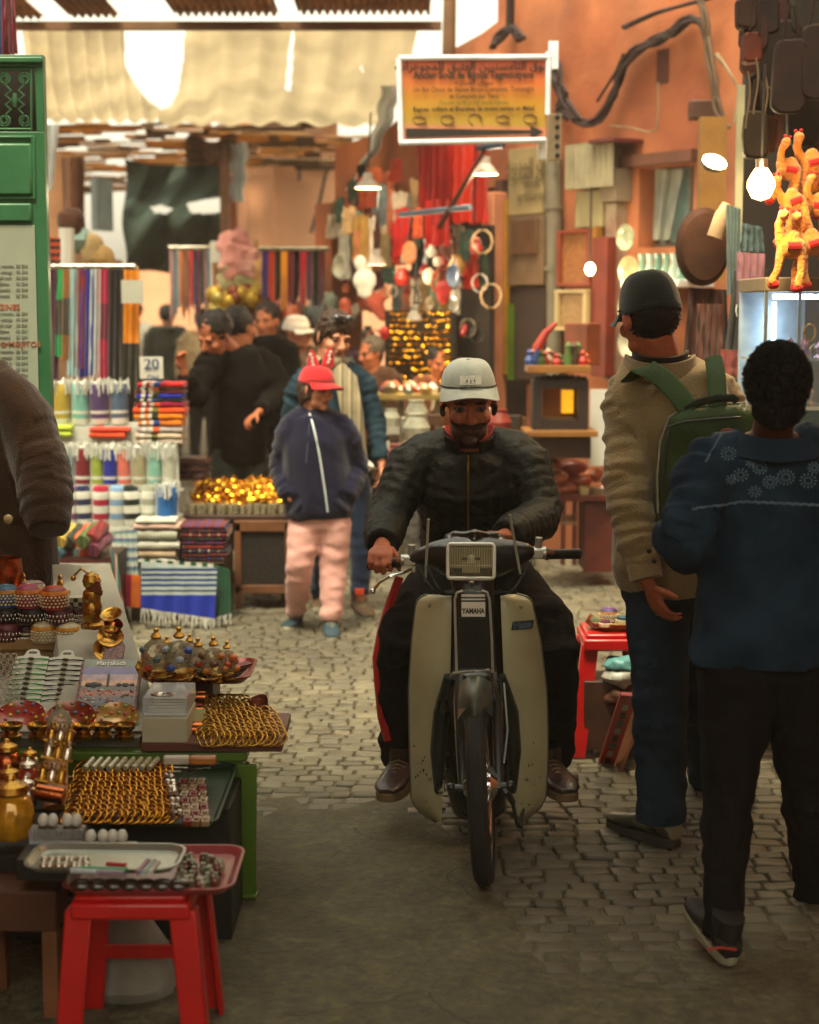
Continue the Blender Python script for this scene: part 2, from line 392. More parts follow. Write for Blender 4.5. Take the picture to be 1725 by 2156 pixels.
c = Wf((tf + tsh) / 2) - WN * 1.1; box(bm, (c.x, c.y, 1.3), (tsh - tf + .3, .1, 2.6), rz(math.atan2(WD.y, WD.x)))
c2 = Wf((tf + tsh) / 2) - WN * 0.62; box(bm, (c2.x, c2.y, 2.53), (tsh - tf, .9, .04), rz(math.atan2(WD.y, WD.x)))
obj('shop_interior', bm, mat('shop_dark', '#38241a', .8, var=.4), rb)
# lintel and window reveal
A_ = math.atan2(WD.y, WD.x)
def onwall(bm, dx0, dy0, dx1, dy1, off0, off1, mi=0):    # a box on the wall spanning picture units
 p = PW((dx0 + dx1) / 2, (dy0 + dy1) / 2, (off0 + off1) / 2)
 wd = abs((PW(dx1, dy1) - PW(dx0, dy1)).dot(WD)); h = abs(PW(dx0, dy0, off1).z - PW(dx0, dy1, off1).z)
 box(bm, p, (wd, off1 - off0, h), rz(A_), mi); return p, wd, h
bm = NB(); onwall(bm, 1312, 322, 1462, 346, 0.002, .07)
obj('window_lintel', bm, mat('lintel', '#5c3524', .8, var=.3, bump=.6), rb)
wdw = bpy.data.objects.new('window', None); COL.objects.link(wdw); wdw.parent = rb
bm = NB(); onwall(bm, 1347, 351, 1458, 518, -.2, -.19)
obj('pane', bm, mat('milky_glass', '#b9cfca', .2, var=.25, vscale=5, trans=.5), wdw)
bm = NB()
for q in ((1345, 349, 1351, 520), (1454, 349, 1460, 520), (1345, 349, 1460, 355), (1345, 512, 1460, 520), (1404, 352, 1408, 516)): onwall(bm, *q, -.185, -.14)
obj('window_frame', bm, mat('frame_grey', '#6f6d5e', .6), wdw, bevel=.003)
# hanging pale cloth inside the window
bm = NB(); sheet(bm, lambda u, v: PW(lerp(1352, 1440 - 30 * v, u), lerp(356, 505, v), -.12 + .02 * math.sin(u * 14)), 24, 6, .003)
obj('pale_curtain', bm, cloth('#b8c2b4', trans=.3), rb)
bm = NB(); onwall(bm, 1386, 104, 1411, 176, -0.02, .004)
obj('wall_vent', bm, mat('vent_dark', '#4a1f16', .9), rb)
bm = NB(); tube(bm, [PW(1000, 545, .04), PW(1000, 545, .04)], .01)
bm.free()
# near right-hand wall, near left-hand wall, far walls
def bwall(name, segs, m, label, **k):
 bm = NB()
 for s in segs: wallseg(bm, *s)
 return obj(name, bm, m, label=label, cat='wall')
pn = Wf(tn)
bwall('plaster_wall', [((pn.x, pn.y), (pn.x + .1, -.5), 0, 5.2, .3)], PINK, 'pink plaster wall beyond the right edge of the stalls')
bwall('plaster_wall', [((-2.45, -1.5), (-2.45, 6.9), 0, 5.0, .3)], PINK, 'pink plaster wall behind the left foreground stall')
bwall('plaster_wall', [((-3.6, 7.0), (-3.6, 13.0), 0, 2.9, .3)], PINK2, 'peach plaster wall behind the towel stall')
bwall('fill_blocking_wall', [((-2.7, -4.4), (3.2, -4.4), 0, 3.3, -.3)], PINK, 'unseen pink wall added behind the viewer to cut fill light')  # last wall is out of view, added to cut light from behind
# the far corner house (peach face seen left of the shop)
fh = thing('corner_house', P(600, 700, 21), 'peach plastered corner house at the far end of the alley', 'building')
a, b = P(522, 400, 20), P(712, 400, 20.6)
bm = NB(); wallseg(bm, (a.x, a.y), (b.x, b.y), 0, 3.9, .3); wallseg(bm, (a.x, a.y + 5), (a.x, a.y), 0, 3.9, .3)
obj('wall', bm, PINK2, fh)
bm = NB(); p = P(632, 283, 19.95); box(bm, p, (.13, .06, .28))
obj('small_window', bm, mat('vent_dark2', '#2e1b12', .9), fh)
bm = NB(); tube(bm, [P(700, 330, 20.3), P(685, 370, 20.2), P(672, 430, 20.1), P(655, 490, 20)], .02, 6); tube(bm, [P(632, 300, 19.9), P(630, 380, 19.9)], .018, 6)
obj('cable', bm, BLACK(), fh)
bm = NB(); wallseg(bm, (P(470, 400, 22).x, 22), (P(524, 400, 22).x, 22), 0, 3.6, .2); obj('side_wall', bm, PINK, fh)
# left background: a low far house and side walls, with bright air between them
lh = thing('left_house', P(180, 700, 17), 'beige house behind the towel stall with a small window', 'building')
bm = NB(); a, b = P(60, 400, 13.5), P(255, 400, 18); wallseg(bm, (a.x, a.y), (b.x, b.y), 0, 2.2, .3)
a2 = P(60, 400, 13.4); wallseg(bm, (a2.x - .5, a2.y), (P(132, 400, 14).x, 14.0), 2.2, 2.95, .3)
obj('wall', bm, mat('beige_plaster', '#b98b66', .85, var=.3, vscale=3, bump=.6), lh)
bm = NB(); p = P(215, 430, 16.6); box(bm, p, (.3, .06, .5), rz(1.2)); obj('small_window', bm, mat('blue_grey', '#6f7c80', .5), lh)
# distant street end
bm = NB(); wallseg(bm, (-6, 34), (1, 34), 0, 2.6, .3)
obj('end_house', bm, PINK2, label='pale distant house closing the far end of the alley', cat='building')
# ================================================================ ROOFS AND CANOPIES
def proj(p):
 x, y, z = p.x, p.y, p.z - CH; d = y * CP - z * SP; h = z * CP + y * SP
 return 862.5 + FPX * x / d, 1078 - FPX * h / d
def XZ(dx, Y, z):                 # point at height z, distance Y, in picture column dx
 d = Y * CP - (z - CH) * SP; return V(((dx - 862.5) / FPX * d, Y, z))
RUST = mat('rusty_sheet', '#a5774c', .6, .2, var=.45, vscale=5, col2='#6f4a2c', bump=.4)
CANVAS = mat('beige_canvas', '#d3cab6', .9, var=.22, vscale=1.2, trans=.74, bump=.4, bscale=120, spec=.1)
CANVAS2 = mat('orange_canvas', '#a88050', .9, var=.25, vscale=4, trans=.6, bump=.4, bscale=120, spec=.1)
tr = thing('tin_roof', V((-1.3, 11, 3.7)), 'ribbed tin roof sheets on a beam high across the alley', 'roof')
for k, (xa, xb) in enumerate([(20, 95), (146, 254), (368, 588), (628, 905)]):
 bm = NB(); z = 3.7 + .01 * k
 def f(u, v):
  Y = lerp(12.1, 9.3, v); p = XZ(lerp(xa, xb, u), 12.1, z); p.y = Y; p.z = z + .018 * math.sin(u * (xb - xa) / 8.2 * PI) + .05 * v; return p
 sheet(bm, f, int((xb - xa) / 1.4), 3, .002)
 obj('roof_sheet', bm, RUST, tr)
bm = NB(); a, b = XZ(25, 12.1, 3.64), XZ(930, 12.1, 3.64); box(bm, (a + b) / 2, (b.x - a.x, .06, .055))
for Y in (9.4, 10.8):
 box(bm, ((a.x + b.x) / 2, Y, 3.62), (b.x - a.x, .05, .05))
obj('roof_beam', bm, mat('beam_wood', '#6a4a2c', .7, var=.4, bump=.5), tr)
# the long cloth canopies beyond it, with open slits
holes = [[(262, 20), (262, 137), (285, 180), (310, 211), (340, 231), (362, 222), (376, 190), (388, 120), (392, 20)],
         [(612, 60), (620, 66), (614, 192), (600, 190), (606, 120)], [(775, 36), (838, 38), (830, 56), (800, 62), (780, 54)],
         [(40, 36), (104, 38), (60, 52), (44, 52)], [(757, 136), (766, 140), (765, 150), (757, 146)], [(250, 20), (300, 20), (280, 60), (262, 58)]]
cr = thing('cloth_canopy', XZ(400, 14, 3.6), 'beige cloth canopy slung over the alley, slit open to the sky', 'canopy')
def cano(x0a, x0b, x1a, x1b, Ya, Yb, za, zb, sag, folds, ph, m, nx, ny, name='canopy_cloth'):
 def f(u, v):
  z = lerp(za, zb, v) - sag * math.sin(PI * v) * (.7 + .5 * math.sin(u * folds + ph)) + .022 * math.sin(u * 46 + ph)
  return XZ(lerp(lerp(x0a, x0b, v), lerp(x1a, x1b, v), u), lerp(Ya, Yb, v), z)
 def keep(u, v):
  x, y = proj(f(u, v)); return not any(inpoly(x, y, h) for h in holes)
 bm = NB(); sheet(bm, f, nx, ny, .004, keep); return obj(name, bm, m, cr)
cano(45, 96, 330, 335, 12.15, 16.3, 3.66, 3.45, .16, 6, 0, CANVAS, 110, 60)
cano(330, 335, 880, 785, 12.15, 16.3, 3.66, 3.42, .2, 7, 2, CANVAS, 160, 60)
# slats, reeds and scraps of cloth over the far stretch
lt = thing('slatted_roof', XZ(400, 17, 3.4), 'brown slatted roof with gaps over the far stretch of the alley', 'roof')
bm = NB(); bm2 = NB(); Y = 16.35
while Y < 23:
 x = 95 + rnd(-10, 20)
 while x < 705:
  ln = rnd(25, 110)
  if random.random() < .80:
   p = XZ(x + ln / 2, Y, 3.42 - (Y - 16.3) * .02 + rnd(-.04, .04)); d = Y / FPX
   box(bm if random.random() < .6 else bm2, p, (ln * d * .98, rnd(.1, .24), .015), rot3(rnd(-.3, .3), rnd(-.04, .04), rnd(-.08, .08)))
  x += ln
 Y += rnd(.17, .26)
obj('slat', bm, mat('slat_wood', '#75563a', .8, var=.4, trans=.25), lt); obj('canopy_scrap', bm2, CANVAS2, lt)
bm = NB(); sheet(bm, lambda u, v: XZ(lerp(390, 500 - 20 * v, u), lerp(17, 22.5, v), 3.36 + .05 * math.sin(u * 9)), 12, 12, .003)
obj('dark_tarp', bm, mat('brown_tarp', '#7a5238', .9, trans=.3), lt)
bm = NB(); sheet(bm, lambda u, v: P(lerp(520, 790, u), lerp(205, 236, v) + 10 * math.sin(u * PI) * -1 + 6 * math.sin(u * 20), lerp(20.5, 19.2, v)), 40, 6, .003)
obj('orange_awning', bm, CANVAS2, label='orange cloth awning above the top of the far corner house', cat='awning')
# dark green netting hung across
bm = NB()
def net(u, v):
 dy = lerp(334 + 22 * u, 575, v) + 6 * math.sin(u * 5 + v * 4); dx = lerp(262, 470, u) + 5 * math.sin(v * 9)
 return P(dx, dy, 18 + .35 * math.sin(v * 7 + u * 2) + .12 * math.sin(u * 17 + v * 11))
nh = [[(316, 436), (340, 431), (366, 440), (352, 449), (326, 449)], [(392, 428), (430, 420), (470, 414), (470, 446), (440, 450), (402, 448)]]
sheet(bm, net, 100, 100, .003, lambda u, v: not any(inpoly(*proj(net(u, v)), h) for h in nh))
obj('shade_net', bm, mat('green_net', '#33443a', .9, var=.5, vscale=3, trans=.12, bump=.8), label='dark green shade net hanging across the far alley', cat='shade net')
bm = NB(); a = P(474, 268, 17.5); b = P(474, 640, 17.5); box(bm, (a + b) / 2, (.09, .09, a.z - b.z))
obj('wooden_post', bm, WOOD(), label='brown wooden post beside the green shade net', cat='post')
bm = NB(); sheet(bm, lambda u, v: P(lerp(486, 526 - 14 * v, u) + 3 * math.sin(v * 20), lerp(262, 424, v) , 17.6 + .06 * math.sin(u * 12)), 16, 24, .002)
obj('plastic_sheet', bm, mat('white_plastic', '#e4e8e6', .35, trans=.6, var=.15), label='white plastic sheet hanging between post and corner house', cat='sheet')
bm = NB(); sheet(bm, lambda u, v: P(lerp(800, 846 - 40 * v, u) - 70 * v * v + 4 * math.sin(v * 23), lerp(180, 400, v), 13.2 + .08 * math.sin(u * 9 + v * 3)), 16, 30, .002)
obj('plastic_sheet', bm, MATS['white_plastic'], label='torn white plastic hanging down left of the big sign', cat='sheet')
bm = NB(); sheet(bm, lambda u, v: P(lerp(118, 178, u), lerp(330, 470, v), 15 + .1 * math.sin(u * 9)), 10, 10, .002)
obj('hanging_cloth', bm, cloth('#8a5a3c', trans=.3), label='brown cloth hanging above the towel stall beside the green door', cat='cloth')
# post by the sign top, upper right sky gap
bm = NB(); a = P(948, -30, 12.4); b = P(944, 190, 12.4); tube(bm, [a, b], [.045, .05], 10); obj('roof_post', bm, mat('beam_wood', '#6a4a2c'), label='thin brown post running up behind the big sign', cat='post')
# unseen roof added above the viewer to darken the foreground
bm = NB(); box(bm, (0.2, 2.5, 3.95), (5.8, 4.2, .06)); obj('added_shade_roof', bm, RUST, label='unseen tin roof added to darken the near end of the alley', cat='roof')
# ================================================================ PEOPLE: one fused body, clothes and hair over it
BODY = mat('skin', '#a9684a', 0.6, attr=True, var=0.18, vscale=60, bump=0.6, bscale=260, spec=.4)
def hcol(h): return lin(h)
def stand(x, y, yaw, H, z0=GZ):
 """joints of a standing figure; yaw 0 faces the viewer (-Y)"""
 M = Matrix.Translation((x, y, z0)) @ Matrix.Rotation(yaw, 4, 'Z') @ Matrix.Scale(H, 4)
 q = dict(hd=(0, -.004, .925), nk=(0, .012, .835), ch=(0, .006, .74), wa=(0, 0, .62), pe=(0, .004, .535),
             shl=(-.108, .008, .812), ell=(-.135, .02, .635), wrl=(-.145, -.03, .49),
             hpl=(-.05, 0, .52), knl=(-.056, -.012, .285), anl=(-.058, .012, .05))
 J = {}
 for k, v in q.items():
  J[k] = M @ V(v)
  if k[-1] == 'l' and k != 'pel': J[k[:-1] + 'r'] = M @ V((-v[0], v[1], v[2]))
 J['M'] = M; J['H'] = H; J['side'] = (M.to_3x3() @ V((1, 0, 0))).normalized(); J['yaw'] = yaw
 J['toel'] = J['toer'] = (M.to_3x3() @ V((0, -1, 0))).normalized(); J['base'] = V((x, y, z0))
 return J
def hand(bm, wr, d, pn, k=1.0, curl=.5, mirror=1, spread=.12):
 """palm and five fingers: d = direction of the hand, pn = palm normal (fingers close towards it)"""
 d = d.normalized(); pn = (pn - d * pn.dot(d)).normalized(); s = d.cross(pn) * mirror
 fr = Matrix((s, d, pn)).transposed()
 sph(bm, wr + d * .045 * k, (.037 * k, .047 * k, .015 * k), fr, 12, 8)
 tube(bm, [wr - d * .03 * k, wr + d * .02 * k], [(.023 * k, .018 * k), (.028 * k, .016 * k)], 10, s)
 for i, (ox, ln) in enumerate(((-.027, .068), (-.009, .078), (.009, .073), (.026, .056))):
  p = wr + d * (.078 - abs(ox) * .3) * k + s * ox * k; a = curl * .5 + .04 * i; dd = d + s * (ox * spread * 30)
  dd.normalize(); pts = [p - d * .02 * k, p]; seg = ln * k
  for fr_ in (.45, .32, .25):
   v_ = dd * math.cos(a) + pn * math.sin(a); p = p + v_ * seg * fr_; pts.append(p.copy()); a += curl * 1.1
  tube(bm, pts, [.0095 * k, .0092 * k, .0085 * k, .008 * k, .0062 * k], 8); sph(bm, pts[-1], .0062 * k, u=8, v=6)
 p = wr + d * .028 * k - s * .028 * k; th = (d * .62 - s * .62 + pn * (.25 + .4 * curl)).normalized(); pts = [wr + d * .015 * k - s * .012 * k, p]
 for q in (.036, .028): p = p + th * q * k; pts.append(p.copy()); th = (th + (s * .5 + pn * .3) * curl * .7 + d * .25).normalized()
 tube(bm, pts, [.013 * k, .0125 * k, .0105 * k, .008 * k], 8); sph(bm, pts[-1], .0078 * k, u=8, v=6)
def head_parts(bm, T, k, neck, nr=.054, sharp=1.0, face=True):
 def E(c, r, rot=None, u=14, v=10):
  sph(bm, T @ (V(c) * k), tuple(x * k for x in r) if hasattr(r, '__len__') else r * k, T.to_3x3() @ rot if rot else T.to_3x3(), u, v)
 E((0, .018, .035), (.074, .094, .084), u=20, v=14); E((0, -.02, -.02), (.06, .068, .078), u=18, v=12)
 E((0, -.03, -.07), (.054, .05, .038)); E((0, -.068, -.094), (.022, .019, .016))
 if face:
  tube(bm, [T @ (V(p) * k) for p in ((0, -.082, .016), (0, -.097, -.008), (0, -.109, -.026))], [(.009 * k, .009 * k), (.011 * k, .01 * k), (.014 * k, .012 * k)], 8)
  E((0, -.108, -.029), (.012, .011, .01)); E((.011, -.094, -.031), .0085); E((-.011, -.094, -.031), .0085)
  for sx in (-1, 1):
   E((sx * .027, -.078, .024), (.024, .013, .009)); E((sx * .04, -.058, -.026), (.022, .026, .022)); E((sx * .03, -.074, .001), .0105)
  E((0, -.083, -.053), (.025, .011, .0055)); E((0, -.081, -.064), (.021, .011, .007))
 for sx in (-1, 1):
  r_ = rot3(0, 0, sx * .35); E((sx * .077, .012, -.006), (.0075, .019, .031), r_); E((sx * .075, .006, -.026), (.007, .01, .012))
 tube(bm, [T @ (V((0, .018, -.04)) * k), neck], [nr * k, nr * 1.12 * k], 14, T.to_3x3() @ V((1, 0, 0)))
 sph(bm, neck, nr * 1.1 * k)
def mk_body(root, J, H, T, skin='#a9684a', lips='#8a4a3a', beard=None, brow='#1c120c', vox=.006, hands=True, face=True, fat=1.0, hl=None, hr=None, hk=1.0, legs=True, name='body'):
 k = H / 1.75; bm = NB(); s = J['side']
 head_parts(bm, T, k * hk, J['nk'], face=face)
 tube(bm, [J['pe'] - (J['wa'] - J['pe']) * .3, J['pe'], J['wa'], J['ch'], lerp(J['ch'], J['nk'], .75), J['nk']],
         [(.13 * k, .09 * k), (.15 * k, .1 * k), (.125 * k, .085 * k), (.15 * k, .1 * k), (.11 * k, .07 * k), (.055 * k, .05 * k)], 16, s)
 for e in 'lr':
  sh, el, wr = J['sh' + e], J['el' + e], J['wr' + e]
  limb(bm, [lerp(J['nk'], sh, .3), sh, el, wr], [.045 * k, .042 * k, .032 * k, .024 * k])
  if legs: limb(bm, [J['hp' + e], J['kn' + e], J['an' + e]], [.058 * k, .04 * k, .03 * k])
  h = hl if e == 'l' else hr
  if hands and h is not False:
   m_ = 1 if e == 'l' else -1; h = h or {}
   d = h.get('d', (wr - el).normalized()); pn = h.get('pn', -s * m_ * -1 * (1 if e == 'l' else 1))
   hand(bm, wr + d * .012, d, pn, k * h.get('k', 1.0), h.get('curl', .5), h.get('mirror', m_))
  elif hands: pass
 b = fuse(bm, vox, 2, .5)
 crumple(b, .0012, 18)
 Ti = T.inverted(); lay = b.verts.layers.float_color.new('col'); sk = hcol(skin); lp = hcol(lips); br = hcol(brow); bd = hcol(beard) if beard else None; kk = k * hk
 dark = tuple(c * .55 for c in sk[:3]) + (1,)
 def mix(a, c, t): return tuple(a[i] * (1 - t) + c[i] * t for i in range(3)) + (1,)
 for v in b.verts:
  q = (Ti @ v.co) / kk; c = sk
  if face and q.length < .16 and q.y < .03:
   x, y, z = abs(q.x), q.y, q.z
   if y < -.05:
    c = mix(c, dark, .35 * max(0, 1 - math.hypot((x - .03) / .022, (z - .004) / .016)))
    if ((x / .024) ** 2 + ((z + .058) / .0105) ** 2) < 1: c = lp
    e = ((x - .031) / .0135) ** 2 + ((z - .002) / .0062) ** 2
    if e < 1.4: c = hcol('#2a160e')
    if e < .6: c = hcol('#54443a')  # eye whites darkened to stand in for shade under the brim
    if math.hypot(x - .031, z - .002) < .0058: c = hcol('#120b07')
    if ((x - .03) / .021) ** 2 + ((z - .0225 + .12 * abs(x - .028)) / .0055) ** 2 < 1: c = br
   if bd:
    nz = noise.noise(q * 90) * .006
    m_ = (z < (-.038 if x < .05 else -.03) + nz and ((x / .02) ** 2 + ((z + .06) / .006) ** 2 > 1)) or (x > .062 and z < .0 + nz)
    if m_ and y > -.112 and y < .012 and z > -.135: c = mix(bd, c, .12 + .1 * noise.noise(q * 130))
  v[lay] = c
 return obj(name, b, BODY, root, 60)
def headT(c, yaw=0, pitch=0, roll=0):      # yaw 0 faces the viewer; pitch > 0 looks down
 return Matrix.Translation(c) @ (Matrix.Rotation(yaw, 4, 'Z') @ Matrix.Rotation(pitch, 4, 'X') @ Matrix.Rotation(roll, 4, 'Y'))
def segfind(segs, p):
 best = None
 for i, (a, b_, t0_, w_) in enumerate(segs):
  ab = b_ - a; L_ = ab.length; t = max(-.15, min(1.15, (p - a).dot(ab) / (L_ * L_))); d = (p - (a + ab * t)).length / w_
  if best is None or d < best[0]: best = (d, i, t * L_ + t0_)
 return best
def mk_top(root, J, H, m, name='jacket', hem=.03, fat=1.0, arm=(.062, .052, .042), tor=None, vox=.011, wr=.012, cuff=.93, quilt=0.0, collar=.0, depth=1.0, sleeves=True, seed=0.0, hemw=1.0, hoodlump=0, angle=60, split=True):
 """jacket / shirt: torso shell and two sleeves grown into one surface"""
 k = H / 1.75 * fat; s = J['side']; bm = NB()
 dn = (J['pe'] - J['wa']).normalized(); low = J['pe'] + dn * hem * (H / 1.75)
 tor = tor or [(.182 * hemw, .128), (.178, .125), (.168, .118), (.188, .128), (.168, .105), (.078, .074)]
 tube(bm, [low, J['pe'], J['wa'], J['ch'], lerp(J['ch'], J['nk'], .72), J['nk'] + (J['nk'] - J['ch']).normalized() * collar],
         [(a * k, b_ * k * depth) for a, b_ in tor], 20, s)
 segs = [(low, J['ch'], 0, 2.6), (J['ch'], J['nk'], (J['ch'] - low).length, 2.4)]
 if sleeves:
  for e in 'lr':
   sh, el, w_ = J['sh' + e], J['el' + e], J['wr' + e]; w2 = lerp(el, w_, cuff)
   el1, el2 = lerp(el, sh, .12), lerp(el, w_, .12)
   tube(bm, [lerp(J['nk'], sh, .35), lerp(J['nk'], sh, .8) , lerp(sh, el, .12), lerp(sh, el, .5), el1, el2, lerp(el, w2, .6), w2],
                 [arm[0] * k * .95, arm[0] * k * 1.05, arm[0] * k * 1.08, arm[0] * k * .96, arm[1] * k * 1.04, arm[1] * k, arm[1] * k * .92, arm[2] * k], 14, s)
   segs += [(sh, el, .013, 1.0), (el, w2, .013 + (el - sh).length, 1.0)]
 if hoodlump:
  sph(bm, J['nk'] + (J['toel'] * -.06 + V((0, 0, .005))) * k, (.085 * k * hoodlump, .05 * k * hoodlump, .05 * k * hoodlump), rz(J['yaw']))
  tube(bm, [J['nk'] + rz(J['yaw']) @ V((math.sin(t) * .075 * k, .03 * k - math.cos(t) * .085 * k, .0 + .02 * k)) for t in [x * PI / 6 for x in range(12)]], .024 * k, 8, closed=True)
 b = fuse(bm, vox, 3, .6); b.normal_update()
 for v in b.verts:
  d, i, t = segfind(segs, v.co); q = v.co
  if quilt:
   per = .043 if i < 2 else .036; ph = (t / per + .18 * noise.noise(q * 5)) % 1.0
   g = abs(math.sin(PI * ph)) ** .55 - .72; v.co += v.normal * (g * quilt + .004 * noise.noise(q * 42) + .005 * noise.noise(q * 9 + V((seed, 0, 0))))
  else:
   a = segs[i][1] - segs[i][0]; a.normalize(); al = q.dot(a); rest = q - a * al
   fr_ = 1.0 if i >= 2 else .75
   if i >= 2:           # folds run round the sleeve, strongest near the elbow
    g = noise.noise(V((al * 34 + seed, rest.x * 7, rest.y * 7 + rest.z * 4))) + .5 * noise.noise(V((al * 60, rest.x * 16, rest.z * 16 + seed)))
   else: g = noise.noise(V((rest.x * 14 + seed, al * 5, rest.y * 10))) + .6 * noise.noise(V((q.x * 9 + q.z * 14, q.y * 9, q.z * 6 + seed)))
   v.co += v.normal * (g * wr * fr_)
 return obj(name, b, m, root, angle)
def mk_legs(root, J, H, m, name='trousers', fat=1.0, r=(.098, .085, .066, .058), low=.97, vox=.011, wr=.01, seed=5.0, waist=True):
 k = H / 1.75 * fat; bm = NB(); s = J['side']
 if waist: tube(bm, [lerp(J['pe'], J['wa'], .35), J['pe'], lerp(J['hpl'], J['hpr'], .5) - (J['wa'] - J['pe']) * .25], [(.145 * k, .1 * k), (.165 * k, .118 * k), (.15 * k, .1 * k)], 18, s)
 for e in 'lr':
  h, kn, a = J['hp' + e], J['kn' + e], J['an' + e]; a2 = lerp(kn, a, low)
  tube(bm, [lerp(h, J['wa'], .15), lerp(h, kn, .1), lerp(h, kn, .5), lerp(h, kn, .92), lerp(kn, a2, .1), lerp(kn, a2, .55), a2],
             [r[0] * k * .95, r[0] * k, (r[0] + r[1]) / 2 * k, r[1] * k * .98, r[1] * k * .96, r[2] * k, r[3] * k], 16, s)
 b = fuse(bm, vox, 3, .6); b.normal_update()
 for v in b.verts:
  q = v.co; zz = abs(q.z - J['knl'].z); am = 1.0 if zz < .12 else .6
  if q.z < J['anl'].z + .14: am = 1.3
  g = noise.noise(V((q.x * 8 + seed, q.y * 8, q.z * 22))) + .5 * noise.noise(V((q.x * 20 + q.z * 8, q.y * 18, q.z * 34 + seed)))
  v.co += v.normal * g * wr * am
 return obj(name, b, m, root, 60)
def mk_shoe(root, an, d, m, sole, k=1.0, pitch=0.0, high=.085, nm='shoe', w=.045):
 """an = ankle joint, d = toe direction"""
 d = V((d.x, d.y, 0)).normalized(); s = V((-d.y, d.x, 0)); T = Matrix.Translation(V(an)) @ Matrix((s, d, V((0, 0, 1)))).transposed().to_4x4() @ Matrix.Rotation(-pitch, 4, 'X') @ Matrix.Scale(k, 4)
 bm = NB(); z0 = -.085
 st = [(-.075, .026, .040, .0), (-.055, .036, .058, .004), (-.01, .039, .07, .006), (.03, .04, .058, .003), (.075, w, .044, 0), (.12, w, .036, 0), (.155, w * .86, .029, 0), (.178, w * .5, .018, 0)]
 rg = []
 for y, a, h, _ in st:
  r_ = []
  for q in range(14):
   t = 2 * PI * q / 14; x = a * math.copysign(abs(math.cos(t)) ** .8, math.cos(t)); z = max(0, .5 + .5 * math.sin(t)) ** .8 * h * 1.05 + .012
   r_.append(bm.verts.new(T @ V((x, y, z0 + z))))
  rg.append(r_)
 for A, B in zip(rg, rg[1:]):
  for q in range(14): bm.faces.new((A[q], A[(q + 1) % 14], B[(q + 1) % 14], B[q]))
 bm.faces.new(rg[0]); bm.faces.new(rg[-1])
 tube(bm, [T @ V((0, -.028, z0 + .05)), T @ V((0, -.026, z0 + high + .03))], [(.036 * k, .046 * k), (.04 * k, .05 * k)], 14, s)
 for j in range(4):       # laces
  y = .02 + j * .018; zz = z0 + .078 - j * .0075; tube(bm, [T @ V((-.024, y, zz - .006)), T @ V((0, y, zz + .003)), T @ V((.024, y, zz - .006))], .0035 * k, 6, mi=1)
 o = obj(nm, bm, [m, sole], root, 50, modifiers=None) if False else obj(nm, bm, [m, sole], root, 50)
 so_ = NB(); n = 24; out = []
 for q in range(n):
  t = 2 * PI * q / n; y = .052 + .132 * math.cos(t); wd = (w + .006) * (.82 + .18 * math.cos(t)) if y > 0 else (w - .004)
  out.append((wd * math.copysign(abs(math.sin(t)) ** .75, math.sin(t)), y))
 prism(so_, out, T @ Matrix.Translation((0, 0, z0 + .007)), .024)
 so_2 = obj('sole', so_, sole, o, 50, bevel=.004)
 return o
def mk_hair(root, T, k, m, c=(0, .03, .042), r=(.086, .097, .09), amp=.008, sc=45, extra=(), sub=40, fuzz=0, vox=0, name='hair', flen=.012):
 bm = NB(); R_ = T.to_3x3()
 sph(bm, T @ (V(c) * k), tuple(x * k for x in r), R_, sub, sub // 2)
 for cc, rr in extra: sph(bm, T @ (V(cc) * k), tuple(x * k for x in rr), R_, 16, 12)
 if extra or vox: bm = fuse(bm, vox or .006, 1)
 crumple(bm, amp * 1.6, sc, 2)
 if fuzz:               # short curls standing off the surface
  bm.normal_update(); bm.faces.ensure_lookup_table(); fs = [f for f in bm.faces]
  pts = []
  for _ in range(fuzz):
   f = random.choice(fs); vs = f.verts; p = V((0, 0, 0)); ws = [random.random() for _ in vs]; sm_ = sum(ws)
   for a, b_ in zip(vs, ws): p += a.co * (b_ / sm_)
   pts.append((p, f.normal.copy()))
  for p, n_ in pts:
   t = n_.orthogonal().normalized(); t.rotate(Matrix.Rotation(rnd(0, 6.28), 3, n_)); q = n_.cross(t); L_ = rnd(.5, 1.2) * flen * k
   e = p + n_ * L_ + t * rnd(-.6, .6) * L_; m1 = p + n_ * L_ * .6 + q * rnd(-.4, .4) * L_; w_ = .0011 * k
   a = [bm.verts.new(x) for x in (p - t * w_, p + t * w_, m1 + q * w_, m1 - q * w_)]; bm.faces.new(a); bm.faces.new((a[3], a[2], bm.verts.new(e)))
 return obj(name, bm, m, root, 70)
HAIRD = mat('dark_hair', '#15100c', .55, var=.5, vscale=60, bump=1.0, bscale=180, spec=.35)
HAIRB = mat('brown_hair', '#33200f', .5, var=.5, vscale=60, bump=1.0, bscale=180, spec=.4)
